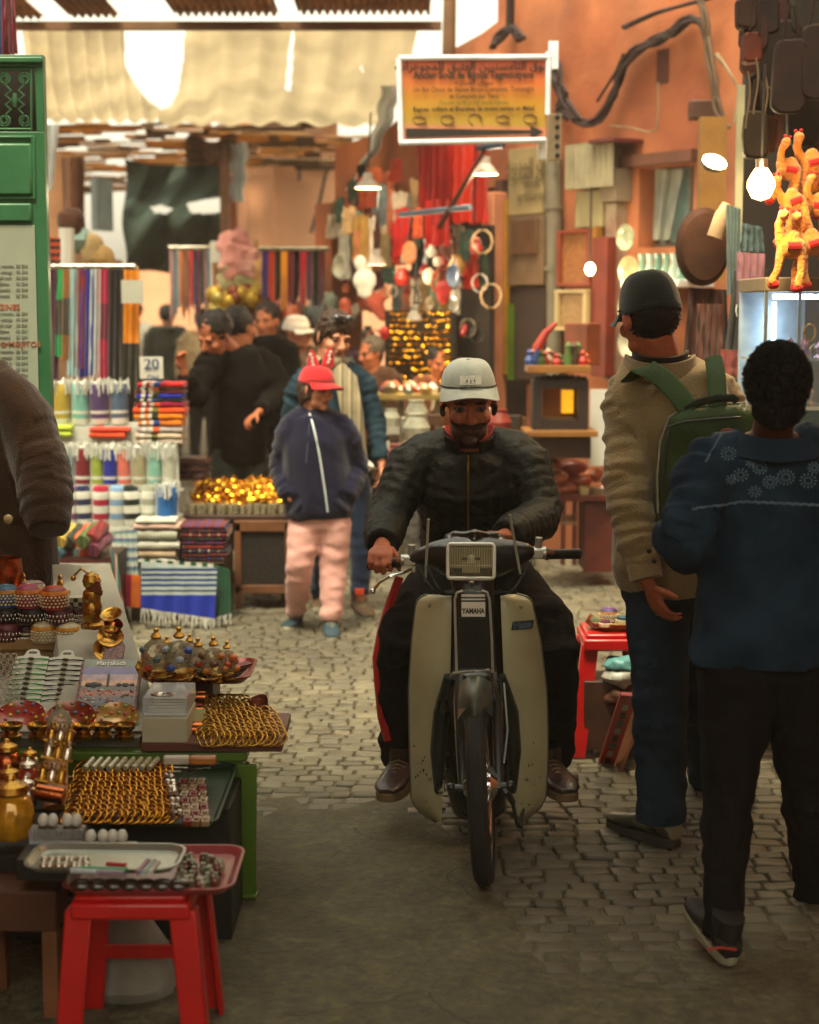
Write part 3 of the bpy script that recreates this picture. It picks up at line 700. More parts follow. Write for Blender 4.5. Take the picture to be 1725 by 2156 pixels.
def mk_cap(root, T, k, m, brim_m=None, back=False, name='cap', seam=True, low=.018, brim=.075, patch=None, h=.098, tilt=0.0):
 """dome with panel seams, sweat band and a curved peak"""
 T = T @ Matrix.Rotation(tilt, 4, 'X')
 bm = NB(); c = V((0, .014, low)); a, b_ = .084, .102; nu, nv = 36, 12
 def f(u, v):
  t = 2 * PI * u; ph = v * PI / 2; rr = math.cos(ph) ** .48 * (1 - .05 * math.sin(ph)); z = math.sin(ph) ** 1.08 * h * (1 + .06 * (-math.sin(t) if not back else 0) * math.cos(ph))
  x, y = a * rr * math.cos(t), b_ * rr * math.sin(t)
  if seam: q = 1 - .014 * math.exp(-((((t * 6 / (2 * PI)) + .5) % 1 - .5) ** 2) * 260); x *= q; y *= q
  d = noise.noise(V((x * 22, y * 22, z * 22))) * .0035
  return T @ ((c + V((x, y, z)) * (1 + d * 6)) * k)
 sheet(bm, f, nu, nv, .0025); o = obj(name, bm, m, root, 60)
 bm = NB();
 tube(bm, [T @ ((c + V(((a - .002) * math.cos(t), (b_ - .002) * math.sin(t), .004))) * k) for t in [2 * PI * i / 36 for i in range(36)]], [(.011 * k, .0022 * k)] * 36, 6, T.to_3x3() @ V((0, 0, 1)), closed=True)
 sph(bm, T @ ((c + V((0, 0, h))) * k), (.007 * k, .007 * k, .004 * k)); obj('cap_band', bm, m, o, 60)
 bm = NB(); sg = 1 if back else -1; tube(bm, [T @ ((c + V((a * 1.01 * math.cos(t), sg * b_ * 1.012 * math.sin(t), .02 - 1.2 * (a * math.cos(t)) ** 2))) * k) for t in [lerp(PI * .06, PI * .94, i / 16) for i in range(17)]], .0022 * k, 5); obj('cap_seam_shade', bm, mat('seam_shade', '#2a2a26', .9), o); bm = NB()  # seam line kept dark to double as shade above the peak
 def g(u, v):
  t = lerp(PI * .08, PI * .92, u); x0, y0 = a * math.cos(t), b_ * math.sin(t)
  x = x0 * (1 + .07 * v); y = y0 * .93 + brim * v * math.sin(t) ** .55
  z = -.012 * v - 3.4 * x * x * (.35 + .8 * v) + .014
  return T @ ((c + V((x, sg * y, z))) * k)
 sheet(bm, g, 24, 8, .0035); obj('cap_peak', bm, brim_m or m, o, 60)
 return o
def person(loc, label, cat='person', group=None): return thing('person', loc, label, cat, group)
# ================================================================ MOPED
MY = 5.15
CREAM = mat('cream_enamel', '#aea985', .38, var=.2, vscale=3, col2='#9a9370', bump=.15, bscale=300, coat=.3, dirt=.1)
DGREEN = mat('dark_blue_green_paint', '#1c2420', .35, var=.3, coat=.4, dirt=.12)
RUBB = mat('tyre_rubber', '#1f1e1b', .8, var=.4, vscale=20, bump=.3)
mp = thing('moped', V((.14, 5.3, GZ)), 'cream and black step-through moped with square headlight and tall leg shields, ridden towards the viewer', 'moped')
LEAN = R(3.2)
wc = P(1012, 1700, 4.82); wc.z = GZ + .285
WT = Matrix.Translation(wc) @ Matrix.Rotation(R(-4), 4, 'Z') @ Matrix.Rotation(-LEAN, 4, 'Y')     # wheel: axle along local X
AX = Matrix.Rotation(R(90), 4, 'Y')
def wheel(T, par, tread=True):
 wh = bpy.data.objects.new('wheel', None); COL.objects.link(wh); wh.matrix_basis = winv(par) @ T; wh.parent = par
 M2 = T @ AX
 bm = NB(); prof = []
 for i in range(17):
  t = 2 * PI * i / 16; prof.append((.255 + .031 * math.cos(t), .029 * math.sin(t)))
 lathe(bm, prof, M2, 64);
 for g in (-.012, -.004, .004, .012):     # raised ribs of the tread
  r0 = .255 + .031 * math.sqrt(max(0, 1 - (g / .029) ** 2)); lathe(bm, [(r0 - .003, g - .0028), (r0 + .0025, g - .002), (r0 + .0025, g + .002), (r0 - .003, g + .0028)], M2, 64)
 obj('tyre', bm, RUBB, wh, 40)
 bm = NB(); lathe(bm, [(.232, -.022), (.226, -.02), (.214, -.01), (.214, .01), (.226, .02), (.232, .022)], M2, 48); obj('rim', bm, CHROME(), wh)
 bm = NB(); lathe(bm, [(0, -.05), (.02, -.05), (.045, -.03), (.05, 0), (.045, .03), (.02, .05), (0, .05)], M2, 20)
 for i in range(28):
  t = 2 * PI * i / 28; s = 1 if i % 2 else -1
  tube(bm, [M2 @ V((.04 * math.cos(t), .04 * math.sin(t), s * .03)), M2 @ V((.218 * math.cos(t + .35 * s), .218 * math.sin(t + .35 * s), 0))], .0014, 5)
 obj('hub', bm, CHROME(), wh); return wh
wheel(WT, mp)
wheel(Matrix.Translation((wc.x + .06, wc.y + 1.18, wc.z)) @ Matrix.Rotation(R(2), 4, 'Z'), mp)
def L(x, y, z): return WT @ V((x, y, z))
# fork legs, axle
bm = NB()
for s in (-1, 1):
 tube(bm, [L(s * .052, .0, -.01), L(s * .054, .06, .1), L(s * .056, .14, .22), L(s * .05, .2, .28)], [.013, .016, .018, .018], 10)
tube(bm, [L(-.085, 0, 0), L(.085, 0, 0)], .009, 8)
sph(bm, L(-.085, 0, 0), .014); sph(bm, L(.085, 0, 0), .014)
tube(bm, [L(.07, .02, .06), L(.085, .05, .15), L(.08, .1, .28)], .005, 6); tube(bm, [L(.03, .02, .05), L(.075, .0, -.02), L(.09, .03, -.06)], .01, 6)
obj('fork', bm, DGREEN, mp)
# front fender: dark crown with a worn grey nose
bm = NB()
def fen(u, v):
 t = lerp(R(62), R(150), v); a = lerp(-1, 1, u); r_ = .305 - .05 * a * a - .012; return L(a * .05, -r_ * math.cos(t) * 1.0, r_ * math.sin(t) + .012)
sheet(bm, lambda u, v: fen(u, v), 12, 16, .003); obj('rear_fender_part', bm, DGREEN, mp, 60)
bm = NB()
def nose(u, v):       # v 0 at the tip, 1 at the top
 a = (u - .5) * 2; wd = .052 * (.62 + .38 * math.sin(min(1, v * 1.6) * PI / 2)) ; z = lerp(.245, .335, v ** .8) ; y = -.155 + .12 * v * v
 return L(a * wd * (1 - .12 * v), y + .06 * a * a, z - .045 * a * a * (1 - .2 * v) + .012 * math.sin(v * PI))
sheet(bm, nose, 16, 10, .003); obj('front_fender', bm, mat('worn_grey_paint', '#5a5f52', .45, .3, var=.4, vscale=14, col2='#3d423a', dirt=.15), mp, 60)
# steering column cover (dark), arching from the fender up to the shields
bm = NB(); Yc = MY - .02
cpts = [(P(996, 1500, MY - .1), .085, .04), (P(1000, 1455, MY - .1), .078, .045), (P(1000, 1428, MY - .085), .07, .04), (P(1000, 1405, MY - .02), .066, .035), (P(999, 1330, MY + .0), .062, .035), (P(997, 1245, MY + .02), .062, .03), (P(995, 1215, MY + .03), .07, .03)]
tube(bm, [p for p, a, b in cpts], [(a, b) for p, a, b in cpts], 20)
obj('steering_column', bm, DGREEN, mp, 60)
bm = NB()
for s, xs in ((-1, (948, 930, 922, 925)), (1, (1052, 1075, 1082, 1078))):
 tube(bm, [P(xs[0], 1425, MY - .1), P(xs[1], 1500, MY - .06), P(xs[2], 1580, MY - .03), P(xs[3], 1665, MY)], [(.02, .018), (.026, .03), (.024, .03), (.016, .02)], 12)
obj('fork_cover', bm, DGREEN, mp, 60)
# leg shields
def shield(out, bulge, nm, par):
 bm = NB(); ys = [p[0] for p in out]; n = 26
 def f(u, v):
  t = v * (len(out) - 1); i = min(int(t), len(out) - 2); fr_ = t - i; fr_ = fr_
  y = lerp(out[i][0], out[i + 1][0], fr_); xi = lerp(out[i][1], out[i + 1][1], fr_); xo = lerp(out[i][2], out[i + 1][2], fr_)
  x = lerp(xi, xo, u); Y = MY + .02 + bulge * u ** 2.2 - .035 * (1 - v) * 0 + (-.03 * math.sin(v * PI)) - .10 * max(0, v - .8) * (1 - u)
  return P(x, y, Y)
 sheet(bm, f, 14, 48, .004); return obj(nm, bm, CREAM, par, 50)
left = [(1252, 952, 900), (1256, 951, 888), (1264, 951, 880), (1280, 951, 876), (1350, 950, 868), (1450, 948, 862), (1540, 940, 863), (1620, 934, 865), (1680, 932, 867), (1700, 931, 876), (1718, 929, 896), (1731, 926, 918)]
right = [(1251, 1054, 1088), (1256, 1054, 1108), (1264, 1055, 1118), (1280, 1055, 1122), (1350, 1058, 1138), (1450, 1062, 1150), (1540, 1068, 1153), (1620, 1074, 1152), (1680, 1078, 1148), (1700, 1080, 1138), (1718, 1084, 1118), (1729, 1090, 1098)]
shield(left, .07, 'leg_shield', mp); shield(right, .07, 'leg_shield', mp)
bm = NB();
tube(bm, [P(x, y, MY + .075) for y, _, x in left[::1]], .0045, 6); tube(bm, [P(x, y, MY + .075) for y, _, x in right], .0045, 6)
obj('shield_edge', bm, mat('grey_trim', '#55564a', .5), mp)
for k in range(26):
 q_ = (rnd(872, 925), rnd(1560, 1700)) if k % 2 else (rnd(1085, 1140), rnd(1560, 1700)); bm = NB() if k == 0 else bm; sph(bm, P(*q_, MY + .005 + rnd(0, .004)), (rnd(.001, .004), .0005, rnd(.002, .006)), None, 6, 4)
obj('mud_spots', bm, mat('mud', '#3a301c', .9), mp)
bm = NB(); box(bm, P(930, 1655, MY - .02), (.022, .006, .042)); obj('clip', bm, SILVER(), mp, bevel=.002)
# inner dark gutters and belly behind the shields
bm = NB(); tube(bm, [P(1000, 1245, MY + .1), P(1002, 1500, MY + .12), P(1005, 1650, MY + .15), P(1008, 1700, MY + .3)], [(.1, .05), (.11, .06), (.1, .07), (.09, .05)], 14)
tube(bm, [P(1005, 1690, MY + .2), V((wc.x + .03, MY + .55, .3)), V((wc.x + .05, wc.y + 1.1, .36))], [.07, .09, .05], 12); box(bm, (wc.x + .04, MY + .5, .25), (.2, .28, .16))
obj('frame', bm, DGREEN, mp, 50)
# grille between chrome rails
bm = NB(); n = 34
for i in range(n):
 y = lerp(1304, 1412, i / (n - 1)); hw = lerp(31, 33, i / (n - 1)); tube(bm, [P(997 - hw, y, MY - .075), P(998, y - 1, MY - .085), P(999 + hw, y, MY - .075)], .0026, 6)
box(bm, P(998, 1358, MY - .07), (.094, .006, .17)); obj('grille', bm, mat('grille_grey', '#34352e', .4, .3), mp)
bm = NB(); rl = [(962, 1418), (960, 1350), (958, 1262), (962, 1248), (974, 1244), (1014, 1243), (1026, 1247), (1031, 1262), (1036, 1350), (1038, 1414)]
tube(bm, [P(x, y, MY - .09) for x, y in rl], .0042, 8); tube(bm, [P(950, 1424, MY - .1), P(955, 1417, MY - .12), P(1000, 1413, MY - .14), P(1032, 1413, MY - .12), P(1046, 1420, MY - .1)], .0045, 8)
obj('chrome_rail', bm, mat('worn_chrome', '#c4c4b8', .28, .55, var=.2), mp)
bm = NB()
for y0, y1 in ((1251, 1257), (1260, 1264), (1267, 1299)):
 box(bm, P(997, (y0 + y1) / 2, MY - .088), (.072, .004, (y1 - y0) / 704), rot3(-.1))
np_ = obj('name_plate', bm, mat('plate_silver', '#bdbcae', .35, .6), mp, bevel=.001)
text('YAMAHA', .022, facing(P(997, 1287, MY - .0925)), BLACK(), np_, sx=.74, bold=.0009)
bm = NB(); a = P(1100, 1316, MY - .0); prism(bm, [(-.036, -.012), (.03, -.0135), (.038, .012), (-.028, .0135)], facing(a, V((1, 0, .12))), .005)
bd = obj('badge', bm, mat('badge_navy', '#16202b', .4), mp, bevel=.001)
text('Mate', .026, facing(a + V((0, -.0035, 0)), V((1, 0, .12))), mat('badge_blue', '#3d6080', .4), bd, sx=1.05, bold=.0006)
# cowl round the headlight, tapering out to the switch blocks
bm = NB(); HY = MY - .02
secs = [(862, 1178, .012, .014), (885, 1172, .026, .024), (912, 1168, .042, .036), (938, 1172, .06, .055), (960, 1174, .068, .07), (992, 1175, .07, .078), (1030, 1174, .068, .07), (1052, 1172, .06, .055), (1085, 1166, .045, .036), (1112, 1162, .028, .026), (1126, 1162, .014, .016)]
tube(bm, [P(x, y, HY + .02) for x, y, _, _ in secs], [(b, a) for _, _, a, b in secs], 18, V((0, 1, 0)))
tube(bm, [P(940, 1132, HY + .07), P(960, 1129, HY + .02), P(1000, 1127, HY + .0), P(1040, 1130, HY + .02), P(1062, 1137, HY + .07)], [.012, .02, .022, .02, .012], 10)
bm = fuse(bm, .006, 3); obj('handlebar_cowl', bm, mat('cowl_black', '#161817', .3, coat=.5, var=.3, dirt=.1), mp, 60)
hl = bpy.data.objects.new('headlight', None); COL.objects.link(hl); hl.location = winv(mp) @ P(992, 1182, HY - .07); hl.parent = mp
hp = P(992, 1182, HY - .085); HM = facing(hp, V((1, -.03, .0)), V((0, .12, 1)))
def rr(w_, h_, r_, n=5):
 o = []
 for cx, cy, a0 in ((w_ - r_, h_ - r_, 0), (-w_ + r_, h_ - r_, 90), (-w_ + r_, -h_ + r_, 180), (w_ - r_, -h_ + r_, 270)):
  for i in range(n + 1): t = R(a0 + 90 * i / n); o.append((cx + r_ * math.cos(t), cy + r_ * math.sin(t)))
 return o
bm = NB(); tube(bm, [HM @ V((x, y, .0)) for x, y in rr(.069, .051, .01)], [(.0036, .006)] * 24, 8, V((0, -1, 0)), closed=True); obj('bezel', bm, mat('worn_chrome', ''), hl)
bm = NB(); prism(bm, rr(.068, .05, .01), HM @ Matrix.Translation((0, 0, -.04)), .04); obj('lamp_housing', bm, BLACK(), hl)
bm = NB(); sheet(bm, lambda u, v: HM @ V(((u - .5) * .12, (v - .5) * .086, -.012 - .03 * (1 - ((u - .5) * 1.6) ** 2 - ((v - .5) * 1.2) ** 2))), 16, 12, .001); obj('reflector', bm, mat('reflector', '#aaa58a', .18, .95), hl)
bm = NB(); box(bm, HM @ V((0, .005, -.02)), (.02, .012, .02)); sph(bm, HM @ V((0, .008, -.012)), .012); obj('lamp_bulb', bm, mat('bulb_glass_dim', '#c9c3a8', .2), hl)
bm = NB()
def lens(u, v):
 x = (u - .5) * 2; y = (v - .5) * 2; fl = .0011 * math.sin(u * 150) if abs(x) > .3 or v > .7 else .0016 * math.sin(v * 70)
 return HM @ V((x * .064, y * .046, .004 + .006 * (1 - x * x * .5 - y * y * .5) + fl))
sheet(bm, lens, 130, 40); obj('lens', bm, glassmat('ribbed_lens', '#b5ae86', .12, .12), hl)
bm = NB()
for k in range(25):
 x = -.06 + k * .005; tube(bm, [HM @ V((x, .043, .009)), HM @ V((x, .012 if abs(x) < .03 else -.02, .011))], .0011, 4)
for k in range(9): tube(bm, [HM @ V((-.024 + k * .006, .004, .0125)), HM @ V((-.024 + k * .006, -.034, .0115))], .0016, 4)
tube(bm, [HM @ V((-.062, -.012, .01)), HM @ V((.062, -.012, .01))], .0009, 4); obj('lens_ribs', bm, mat('rib_glass', '#c2bd98', .2, .3), hl)
bm = NB(); sph(bm, P(993, 1225, HY - .07), (.012, .006, .008)); obj('lens_screw', bm, CHROME(), hl)
# handlebar, switches, grips, levers, stalks
bm = NB(); tube(bm, [P(835, 1180, HY + .09), P(870, 1178, HY + .05), P(1118, 1164, HY + .03), P(1165, 1166, HY + .06)], .011, 10); obj('handlebar', bm, CHROME(), mp)
for x, y, dx_ in ((863, 1180, -1), (1131, 1165, 1)):
 bm = NB(); p = P(x, y, HY + .03); tube(bm, [p - V((.028, 0, -.002)), p + V((.028, 0, .002))], [.017, .02], 12); box(bm, p + V((0, -.012, .0)), (.036, .02, .026)); tube(bm, [p + V((.004, 0, .01)), p + V((.006, -.004, .05))], [.011, .0115], 12)
 box(bm, p + V((-.012 * dx_, -.01, -.025)), (.012, .02, .02))
 obj('switch_block', bm, mat('cast_alloy', '#a9aaa0', .35, .8, var=.3, bump=.3), mp, bevel=.002)
def grip(a, b):
 bm = NB(); n = 22; pts = [lerp(a, b, i / n) for i in range(n + 1)]; tube(bm, pts, [(.0185 if i in (0, 1) else .0155 + .0012 * (i % 2)) for i in range(n)] + [.017], 14)
 return obj('grip', bm, BLACK(), mp)
grip(P(1150, 1167, HY + .06), P(1220, 1166, HY + .1)); grip(P(840, 1184, HY + .09), P(778, 1190, HY + .15))
bm = NB(); tube(bm, [P(868, 1198, HY + .0), P(846, 1207, HY - .0), P(822, 1212, HY + .0), P(800, 1226, HY + .02), P(787, 1243, HY + .03)], [(.005, .007), (.004, .007), (.004, .007), .0045, .005], 8); sph(bm, P(785, 1245, HY + .03), .0095)
obj('brake_lever', bm, CHROME(), mp)
for q in (((902, 1095), (896, 1224)), ((1074, 1086), (1096, 1209))):
 bm = NB(); a, b = P(*q[0], HY - .01), P(*q[1], HY - .06); tube(bm, [a, b], .0042, 8); sph(bm, a, .0052)
 obj('mirror_stalk', bm, mat('dull_steel', '#8a8a78', .4, .4), mp)
# seat, rear body, foot pegs, rear fender
bm = NB(); sx = wc.x + .04; tube(bm, [V((sx, MY + .48, .72)), V((sx, MY + .6, .76)), V((sx, MY + .95, .75)), V((sx, MY + 1.12, .74))], [(.07, .03), (.12, .045), (.13, .05), (.1, .03)], 14); obj('seat', bm, mat('seat_vinyl', '#171514', .5), mp, 60)
bm = NB(); tube(bm, [V((sx, MY + .5, .62)), V((sx, MY + .9, .6)), V((sx, MY + 1.25, .5))], [(.09, .12), (.1, .13), (.07, .08)], 14); obj('rear_body', bm, CREAM, mp, 60)
bm = NB(); tube(bm, [V((sx - .22, MY + .33, .16)), V((sx + .28, MY + .33, .16))], .012, 8)
for s in (-.2, .26): tube(bm, [V((sx + s - .05, MY + .33, .16)), V((sx + s + .05, MY + .33, .16))], .02, 10)
obj('foot_rest', bm, BLACK(), mp)
for x0, x1, sd in ((880, 948, 1), (1112, 1046, -1), (900, 955, 1)):
 bm = NB(); tube(bm, [P(lerp(x0, x1, t), 1192 + 60 * t + 20 * math.sin(t * PI), HY - .06 - .03 * math.sin(t * PI)) for t in [i / 9 for i in range(10)]], .0035, 6); obj('control_cable', bm, BLACK(), mp)
for x, y in ((905, 1275), (905, 1640), (1098, 1278), (1112, 1640)):
 bm = NB(); sph(bm, P(x, y, MY - .012), (.006, .004, .006)); obj('screw', bm, mat('dull_steel', '#8a8a78', .4, .4), mp)
bm = NB(); tube(bm, [P(1080, 1690, MY - .02), P(1090, 1740, MY - .02), P(1096, 1742, MY - .02), P(1102, 1700, MY + .02)], .006, 6); obj('brake_cable', bm, BLACK(), mp)
# ================================================================ RIDER
RY = 5.72
SK1 = '#9c5638'
J = stand(.2, RY, 0, 1.74)
J.update(hd=P(987, 852, 5.62), nk=P(988, 938, 5.72), ch=P(990, 1010, 5.74), wa=P(992, 1120, 5.82), pe=P(995, 1205, 5.9),
         shl=P(873, 968, 5.72), shr=P(1104, 964, 5.72), ell=P(815, 1092, 5.62), elr=P(1143, 1092, 5.64), wrl=P(804, 1183, 5.25) + V((0, .085, .04)), wrr=P(1060, 1130, 5.3),
         hpl=P(935, 1210, 5.88), hpr=P(1055, 1210, 5.88), knl=P(858, 1330, 5.42), knr=P(1158, 1330, 5.42), anl=P(843, 1618, 5.5), anr=P(1168, 1618, 5.5))
rd = person(V((.2, 5.8, GZ)), 'bearded man in black quilted jacket and pale grey cap riding the cream moped')
T = headT(J['hd'], R(2), R(9), R(-1))
K = 1.74 / 1.75
mk_body(rd, J, 1.74, T, SK1, '#552a20', beard='#0d0806', vox=.0042, hk=1.12,
  hl=dict(d=V((-.05, -1, -.2)), pn=V((0, -.25, -1)), curl=1.15, k=1.12, mirror=-1), hr=dict(d=V((-.75, -.55, .1)), pn=V((.1, -.3, -1)), curl=.9, k=1.05, mirror=-1))
PUFF = mat('black_quilted', '#0f110c', .62, var=.25, vscale=14, bump=1.6, bscale=38, spec=.22)
jk = mk_top(rd, J, 1.74, PUFF, 'jacket', hem=.06, fat=1.04, arm=(.08, .07, .052), vox=.0085, quilt=.0042, collar=-.005, depth=1.15,
       tor=[(.165, .13), (.175, .14), (.165, .13), (.186, .135), (.168, .105), (.088, .082)], cuff=.95)
# standing collar with red lining
def ring(T_, rx, ry, z, a0, a1, n, tilt=0): return [T_ @ V((rx * math.sin(t), -ry * math.cos(t), z + tilt * math.cos(t))) for t in [lerp(a0, a1, i / n) for i in range(n + 1)]]
NT = Matrix.Translation(J['nk'])
def collar(par, m, rx, ry, z0, z1, gap, th=.006, fl=.0, drop=.03, nm='collar'):
 bm = NB(); sheet(bm, lambda u, v: NT @ V(((rx + fl * v) * math.sin(lerp(gap, 2 * PI - gap, u)), -(ry + fl * v) * math.cos(lerp(gap, 2 * PI - gap, u)), lerp(z0, z1, v) - drop * max(0, math.cos(lerp(gap, 2 * PI - gap, u))))), 40, 5, th)
 return obj(nm, bm, m, par, 50)
collar(jk, mat('red_lining', '#8a1712', .7), .074, .078, .0, .066, .42, .003, .01, .045, 'collar_lining')
collar(jk, PUFF, .084, .088, -.03, .058, .4, .01, .012, .045)
bm = NB(); zp = [P(986, y, 5.72) for y in (985, 1020, 1060, 1100, 1150)]
# zip follows the chest
dgx = []
for y in (958, 975, 990, 1010, 1040, 1070, 1100, 1130):
 p = P(986, y, 5.56 + .025 * ((y - 958) / 170)); dgx.append(p)
tube(bm, dgx, .0032, 6); box(bm, dgx[1] + V((0, -.006, -.01)), (.006, .004, .03)); obj('zip', bm, mat('brass_zip', '#8a6a30', .35, 1), jk)
TRO = mat('black_tracksuit', '#110f0d', .9, var=.25, bump=.8, bscale=90, spec=.15)
tr_ = mk_legs(rd, J, 1.74, TRO, fat=1.0, r=(.105, .098, .085, .062), vox=.0095, wr=.011)
for sx, pts in ((-1, [(832, 1215), (812, 1270), (796, 1330), (790, 1385), (793, 1440), (800, 1510), (808, 1560)]), ):
 bm = NB(); tube(bm, [P(x + 7 + 3 * math.sin(y * .09), y, lerp(5.52, 5.42, (y - 1215) / 345)) for x, y in pts], [(.015, .03)] * 7, 8, V((1, 0, 0)))
 crumple(bm, .004, 30); obj('side_stripe', bm, mat('red_stripe', '#a81612', .7, bump=.4), tr_)
BOOT = mat('brown_boot', '#2a1714', .4, var=.4, vscale=16, bump=.4, coat=.2, col2='#3a221c'); SOLE = mat('tan_sole', '#6b5638', .8)
sa = J['anl'] + V((0, -.02, 0));
mk_shoe(rd, V((sa.x, 5.42, .25)), V((-.22, -1, 0)), BOOT, SOLE, 1.12, -.05)
mk_shoe(rd, V((J['anr'].x - .02, 5.42, .25)), V((.22, -1, 0)), BOOT, SOLE, 1.12, -.05)
CAPG = cloth('#8f958c', 'pale_grey_cap', var=.15)
cp = mk_cap(rd, T, K * 1.1, CAPG, low=.05, brim=.08, h=.086, tilt=.0)
pp = T @ V((0, -.098, .082)) ; PMx = T @ Matrix.Translation((0, -.1, .079)) @ Matrix.Rotation(R(72), 4, 'X')
bm = NB(); sheet(bm, lambda u, v: T @ V(((u - .5) * .068, -.1085 + .9 * ((u - .5) * .068) ** 2 * 6 + .012 * v, .088 + .028 * v)), 10, 4, .003)
pt = obj('cap_patch', bm, cloth('#b9b9ac', 'patch_cloth'), cp)
text('• › •', .02, T @ Matrix.Translation((0, -.1075, .1015)) @ Matrix.Rotation(R(68), 4, 'X'), BLACK(), pt, ex=.002)
mk_hair(rd, T, K * 1.12, HAIRD, c=(0, .03, .028), r=(.071, .084, .07), amp=.002, sc=60)
# ================================================================ OTHER PEOPLE
def place(J, **k):
 J.update(k); return J
# ---- man with the green backpack, seen from behind
J = stand(.78, 5.3, R(172), 1.80)
J.update(hd=P(1366, 668, 5.28), nk=P(1390, 765, 5.31), ch=P(1418, 880, 5.32), wa=P(1412, 1040, 5.34), pe=P(1408, 1190, 5.36),
         shr=P(1322, 838, 5.3), shl=P(1520, 838, 5.42), elr=P(1322, 1040, 5.2), ell=P(1560, 1040, 5.4), wrr=P(1362, 1218, 5.12), wrl=P(1560, 1180, 5.2),
         hpr=P(1384, 1230, 5.36), hpl=P(1458, 1230, 5.4), knr=P(1392, 1510, 5.22), knl=P(1478, 1480, 5.6), anr=P(1392, 1742, 5.2), anl=P(1500, 1650, 5.85))
mn = person(V((.8, 5.3, GZ)), 'tall man seen from behind in beige corduroy jacket, dark cap and jeans')
T = headT(J['hd'], R(180 + 22), R(10), R(3))
mk_body(mn, J, 1.80, T, '#a8603f', vox=.005, face=True, hk=1.05, hr=dict(d=V((.35, -.25, -.9)), pn=V((.75, .3, .1)), curl=.55, k=1.05, mirror=-1), hl=dict(d=V((0, -.6, -.6)), pn=V((-.5, 0, 0)), curl=.6))
CORD = mat('beige_corduroy', '#8c7b58', .9, var=.2, vscale=8, bump=1.0, bscale=150, spec=.1, sheen=.3)
jk2 = mk_top(mn, J, 1.80, CORD, 'jacket', hem=.08, fat=1.0, arm=(.076, .07, .05), vox=.009, wr=.013, collar=-.02, tor=[(.16, .125), (.175, .135), (.175, .14), (.19, .145), (.165, .115), (.09, .085)], cuff=.96, seed=3)
NT = Matrix.Translation(J['nk'] + V((0, 0, .005))) @ Matrix.Rotation(R(172), 4, 'Z') @ Matrix.Rotation(R(-14), 4, 'X')
collar(jk2, cloth('#15130f', 'black_hood'), .084, .092, -.01, .038, .5, .012, .004, .05, 'inner_collar')
collar(jk2, CORD, .12, .128, -.03, .026, .6, .01, -.012, .045)
bm = NB(); c_ = lerp(J['elr'], J['wrr'], .93); d_ = (J['wrr'] - J['elr']).normalized(); tube(bm, [c_ - d_ * .03, c_ + d_ * .022], [.053, .051], 18); obj('cuff', bm, CORD, jk2, 40, bevel=.003)
for x, y in ((1367, 1160), (1378, 1181)):
 bm = NB(); sph(bm, P(x, y, 5.065), (.008, .005, .008)); obj('button', bm, BLACK(), jk2)
JEAN = mat('dark_jeans', '#1a2e3c', .85, var=.35, vscale=9, bump=.7, bscale=200, spec=.15)
tr2 = mk_legs(mn, J, 1.80, JEAN, fat=1.02, r=(.1, .085, .077, .074), low=.9, vox=.0095, wr=.011, seed=2)
bm = NB(); a = lerp(J['knr'], J['anr'], .86); tube(bm, [a + V((0, 0, .03)), a - V((0, 0, .025))], [.0785, .08], 22); obj('turn_up', bm, JEAN, tr2, bevel=.004)
SHO = mat('worn_leather_shoe', '#3e3d2e', .4, var=.5, vscale=14, bump=.3, col2='#6d6a52', dirt=.15)
mk_shoe(mn, V((J['anr'].x - .01, 5.22, GZ + .1)), V((-.55, .8, 0)), SHO, mat('dark_sole', '#2a261c', .8), 1.18, high=.1, w=.05)
mk_shoe(mn, V((J['anl'].x, 5.87, GZ + .1)), V((-.1, 1, 0)), SHO, MATS['dark_sole'], 1.12)
CAPD = cloth('#161d1a', 'dark_cap', var=.2)
mk_cap(mn, T, 1.09, CAPD, low=.014, brim=.07, h=.115)
mk_hair(mn, T, 1.06, HAIRD, c=(0, .026, .01), r=(.0775, .086, .082), amp=.003, sc=60, fuzz=4000, flen=.006)
# ---- backpack
bp = thing('backpack', P(1500, 1090, 5.1), 'green canvas backpack with pale piping on the beige jacket', 'backpack')
GRN = mat('green_canvas', '#283a1c', .75, var=.4, vscale=7, bump=.6, bscale=160, col2='#33471f', spec=.25)
DGR = mat('dark_green_canvas', '#161f12', .85, var=.3, bump=.5, bscale=160)
bm = NB(); yb = 5.2
out = [(1392, 1095), (1387, 1000), (1394, 930), (1412, 880), (1440, 862), (1500, 856), (1560, 850), (1600, 862), (1618, 900), (1625, 1000), (1622, 1095)]
def bag(u, v):          # u round the outline fraction, v depth 0 = rear face centre, 1 = against the back
 return None
cx_, cy_ = 1505, 985
rings = []
for s, off in ((0.0, -.155), (.55, -.152), (.85, -.14), (.97, -.115), (1.0, -.08), (1.0, .0), (.98, .03)):
 rings.append([P(cx_ + (x - cx_) * s, cy_ + (y - cy_) * s, yb + off + .02 * noise.noise(V((x * .02, y * .02, s)))) for x, y in out + [(1600, 1120), (1500, 1130), (1410, 1120)]])
vr = [[bm.verts.new(p) for p in r] for r in rings[1:]]; n = len(vr[0]); c0 = bm.verts.new(rings[0][0])
for k in range(n): bm.faces.new((c0, vr[0][k], vr[0][(k + 1) % n]))
for A, B in zip(vr, vr[1:]):
 for k in range(n): bm.faces.new((A[k], A[(k + 1) % n], B[(k + 1) % n], B[k]))
bm.faces.new(vr[-1]); bmesh.ops.subdivide_edges(bm, edges=bm.edges[:], cuts=2, use_grid_fill=True); bmesh.ops.smooth_vert(bm, verts=bm.verts[:], factor=.5, use_axis_x=True, use_axis_y=True, use_axis_z=True); crumple(bm, .008, 14)
obj('bag_body', bm, GRN, bp, 60)
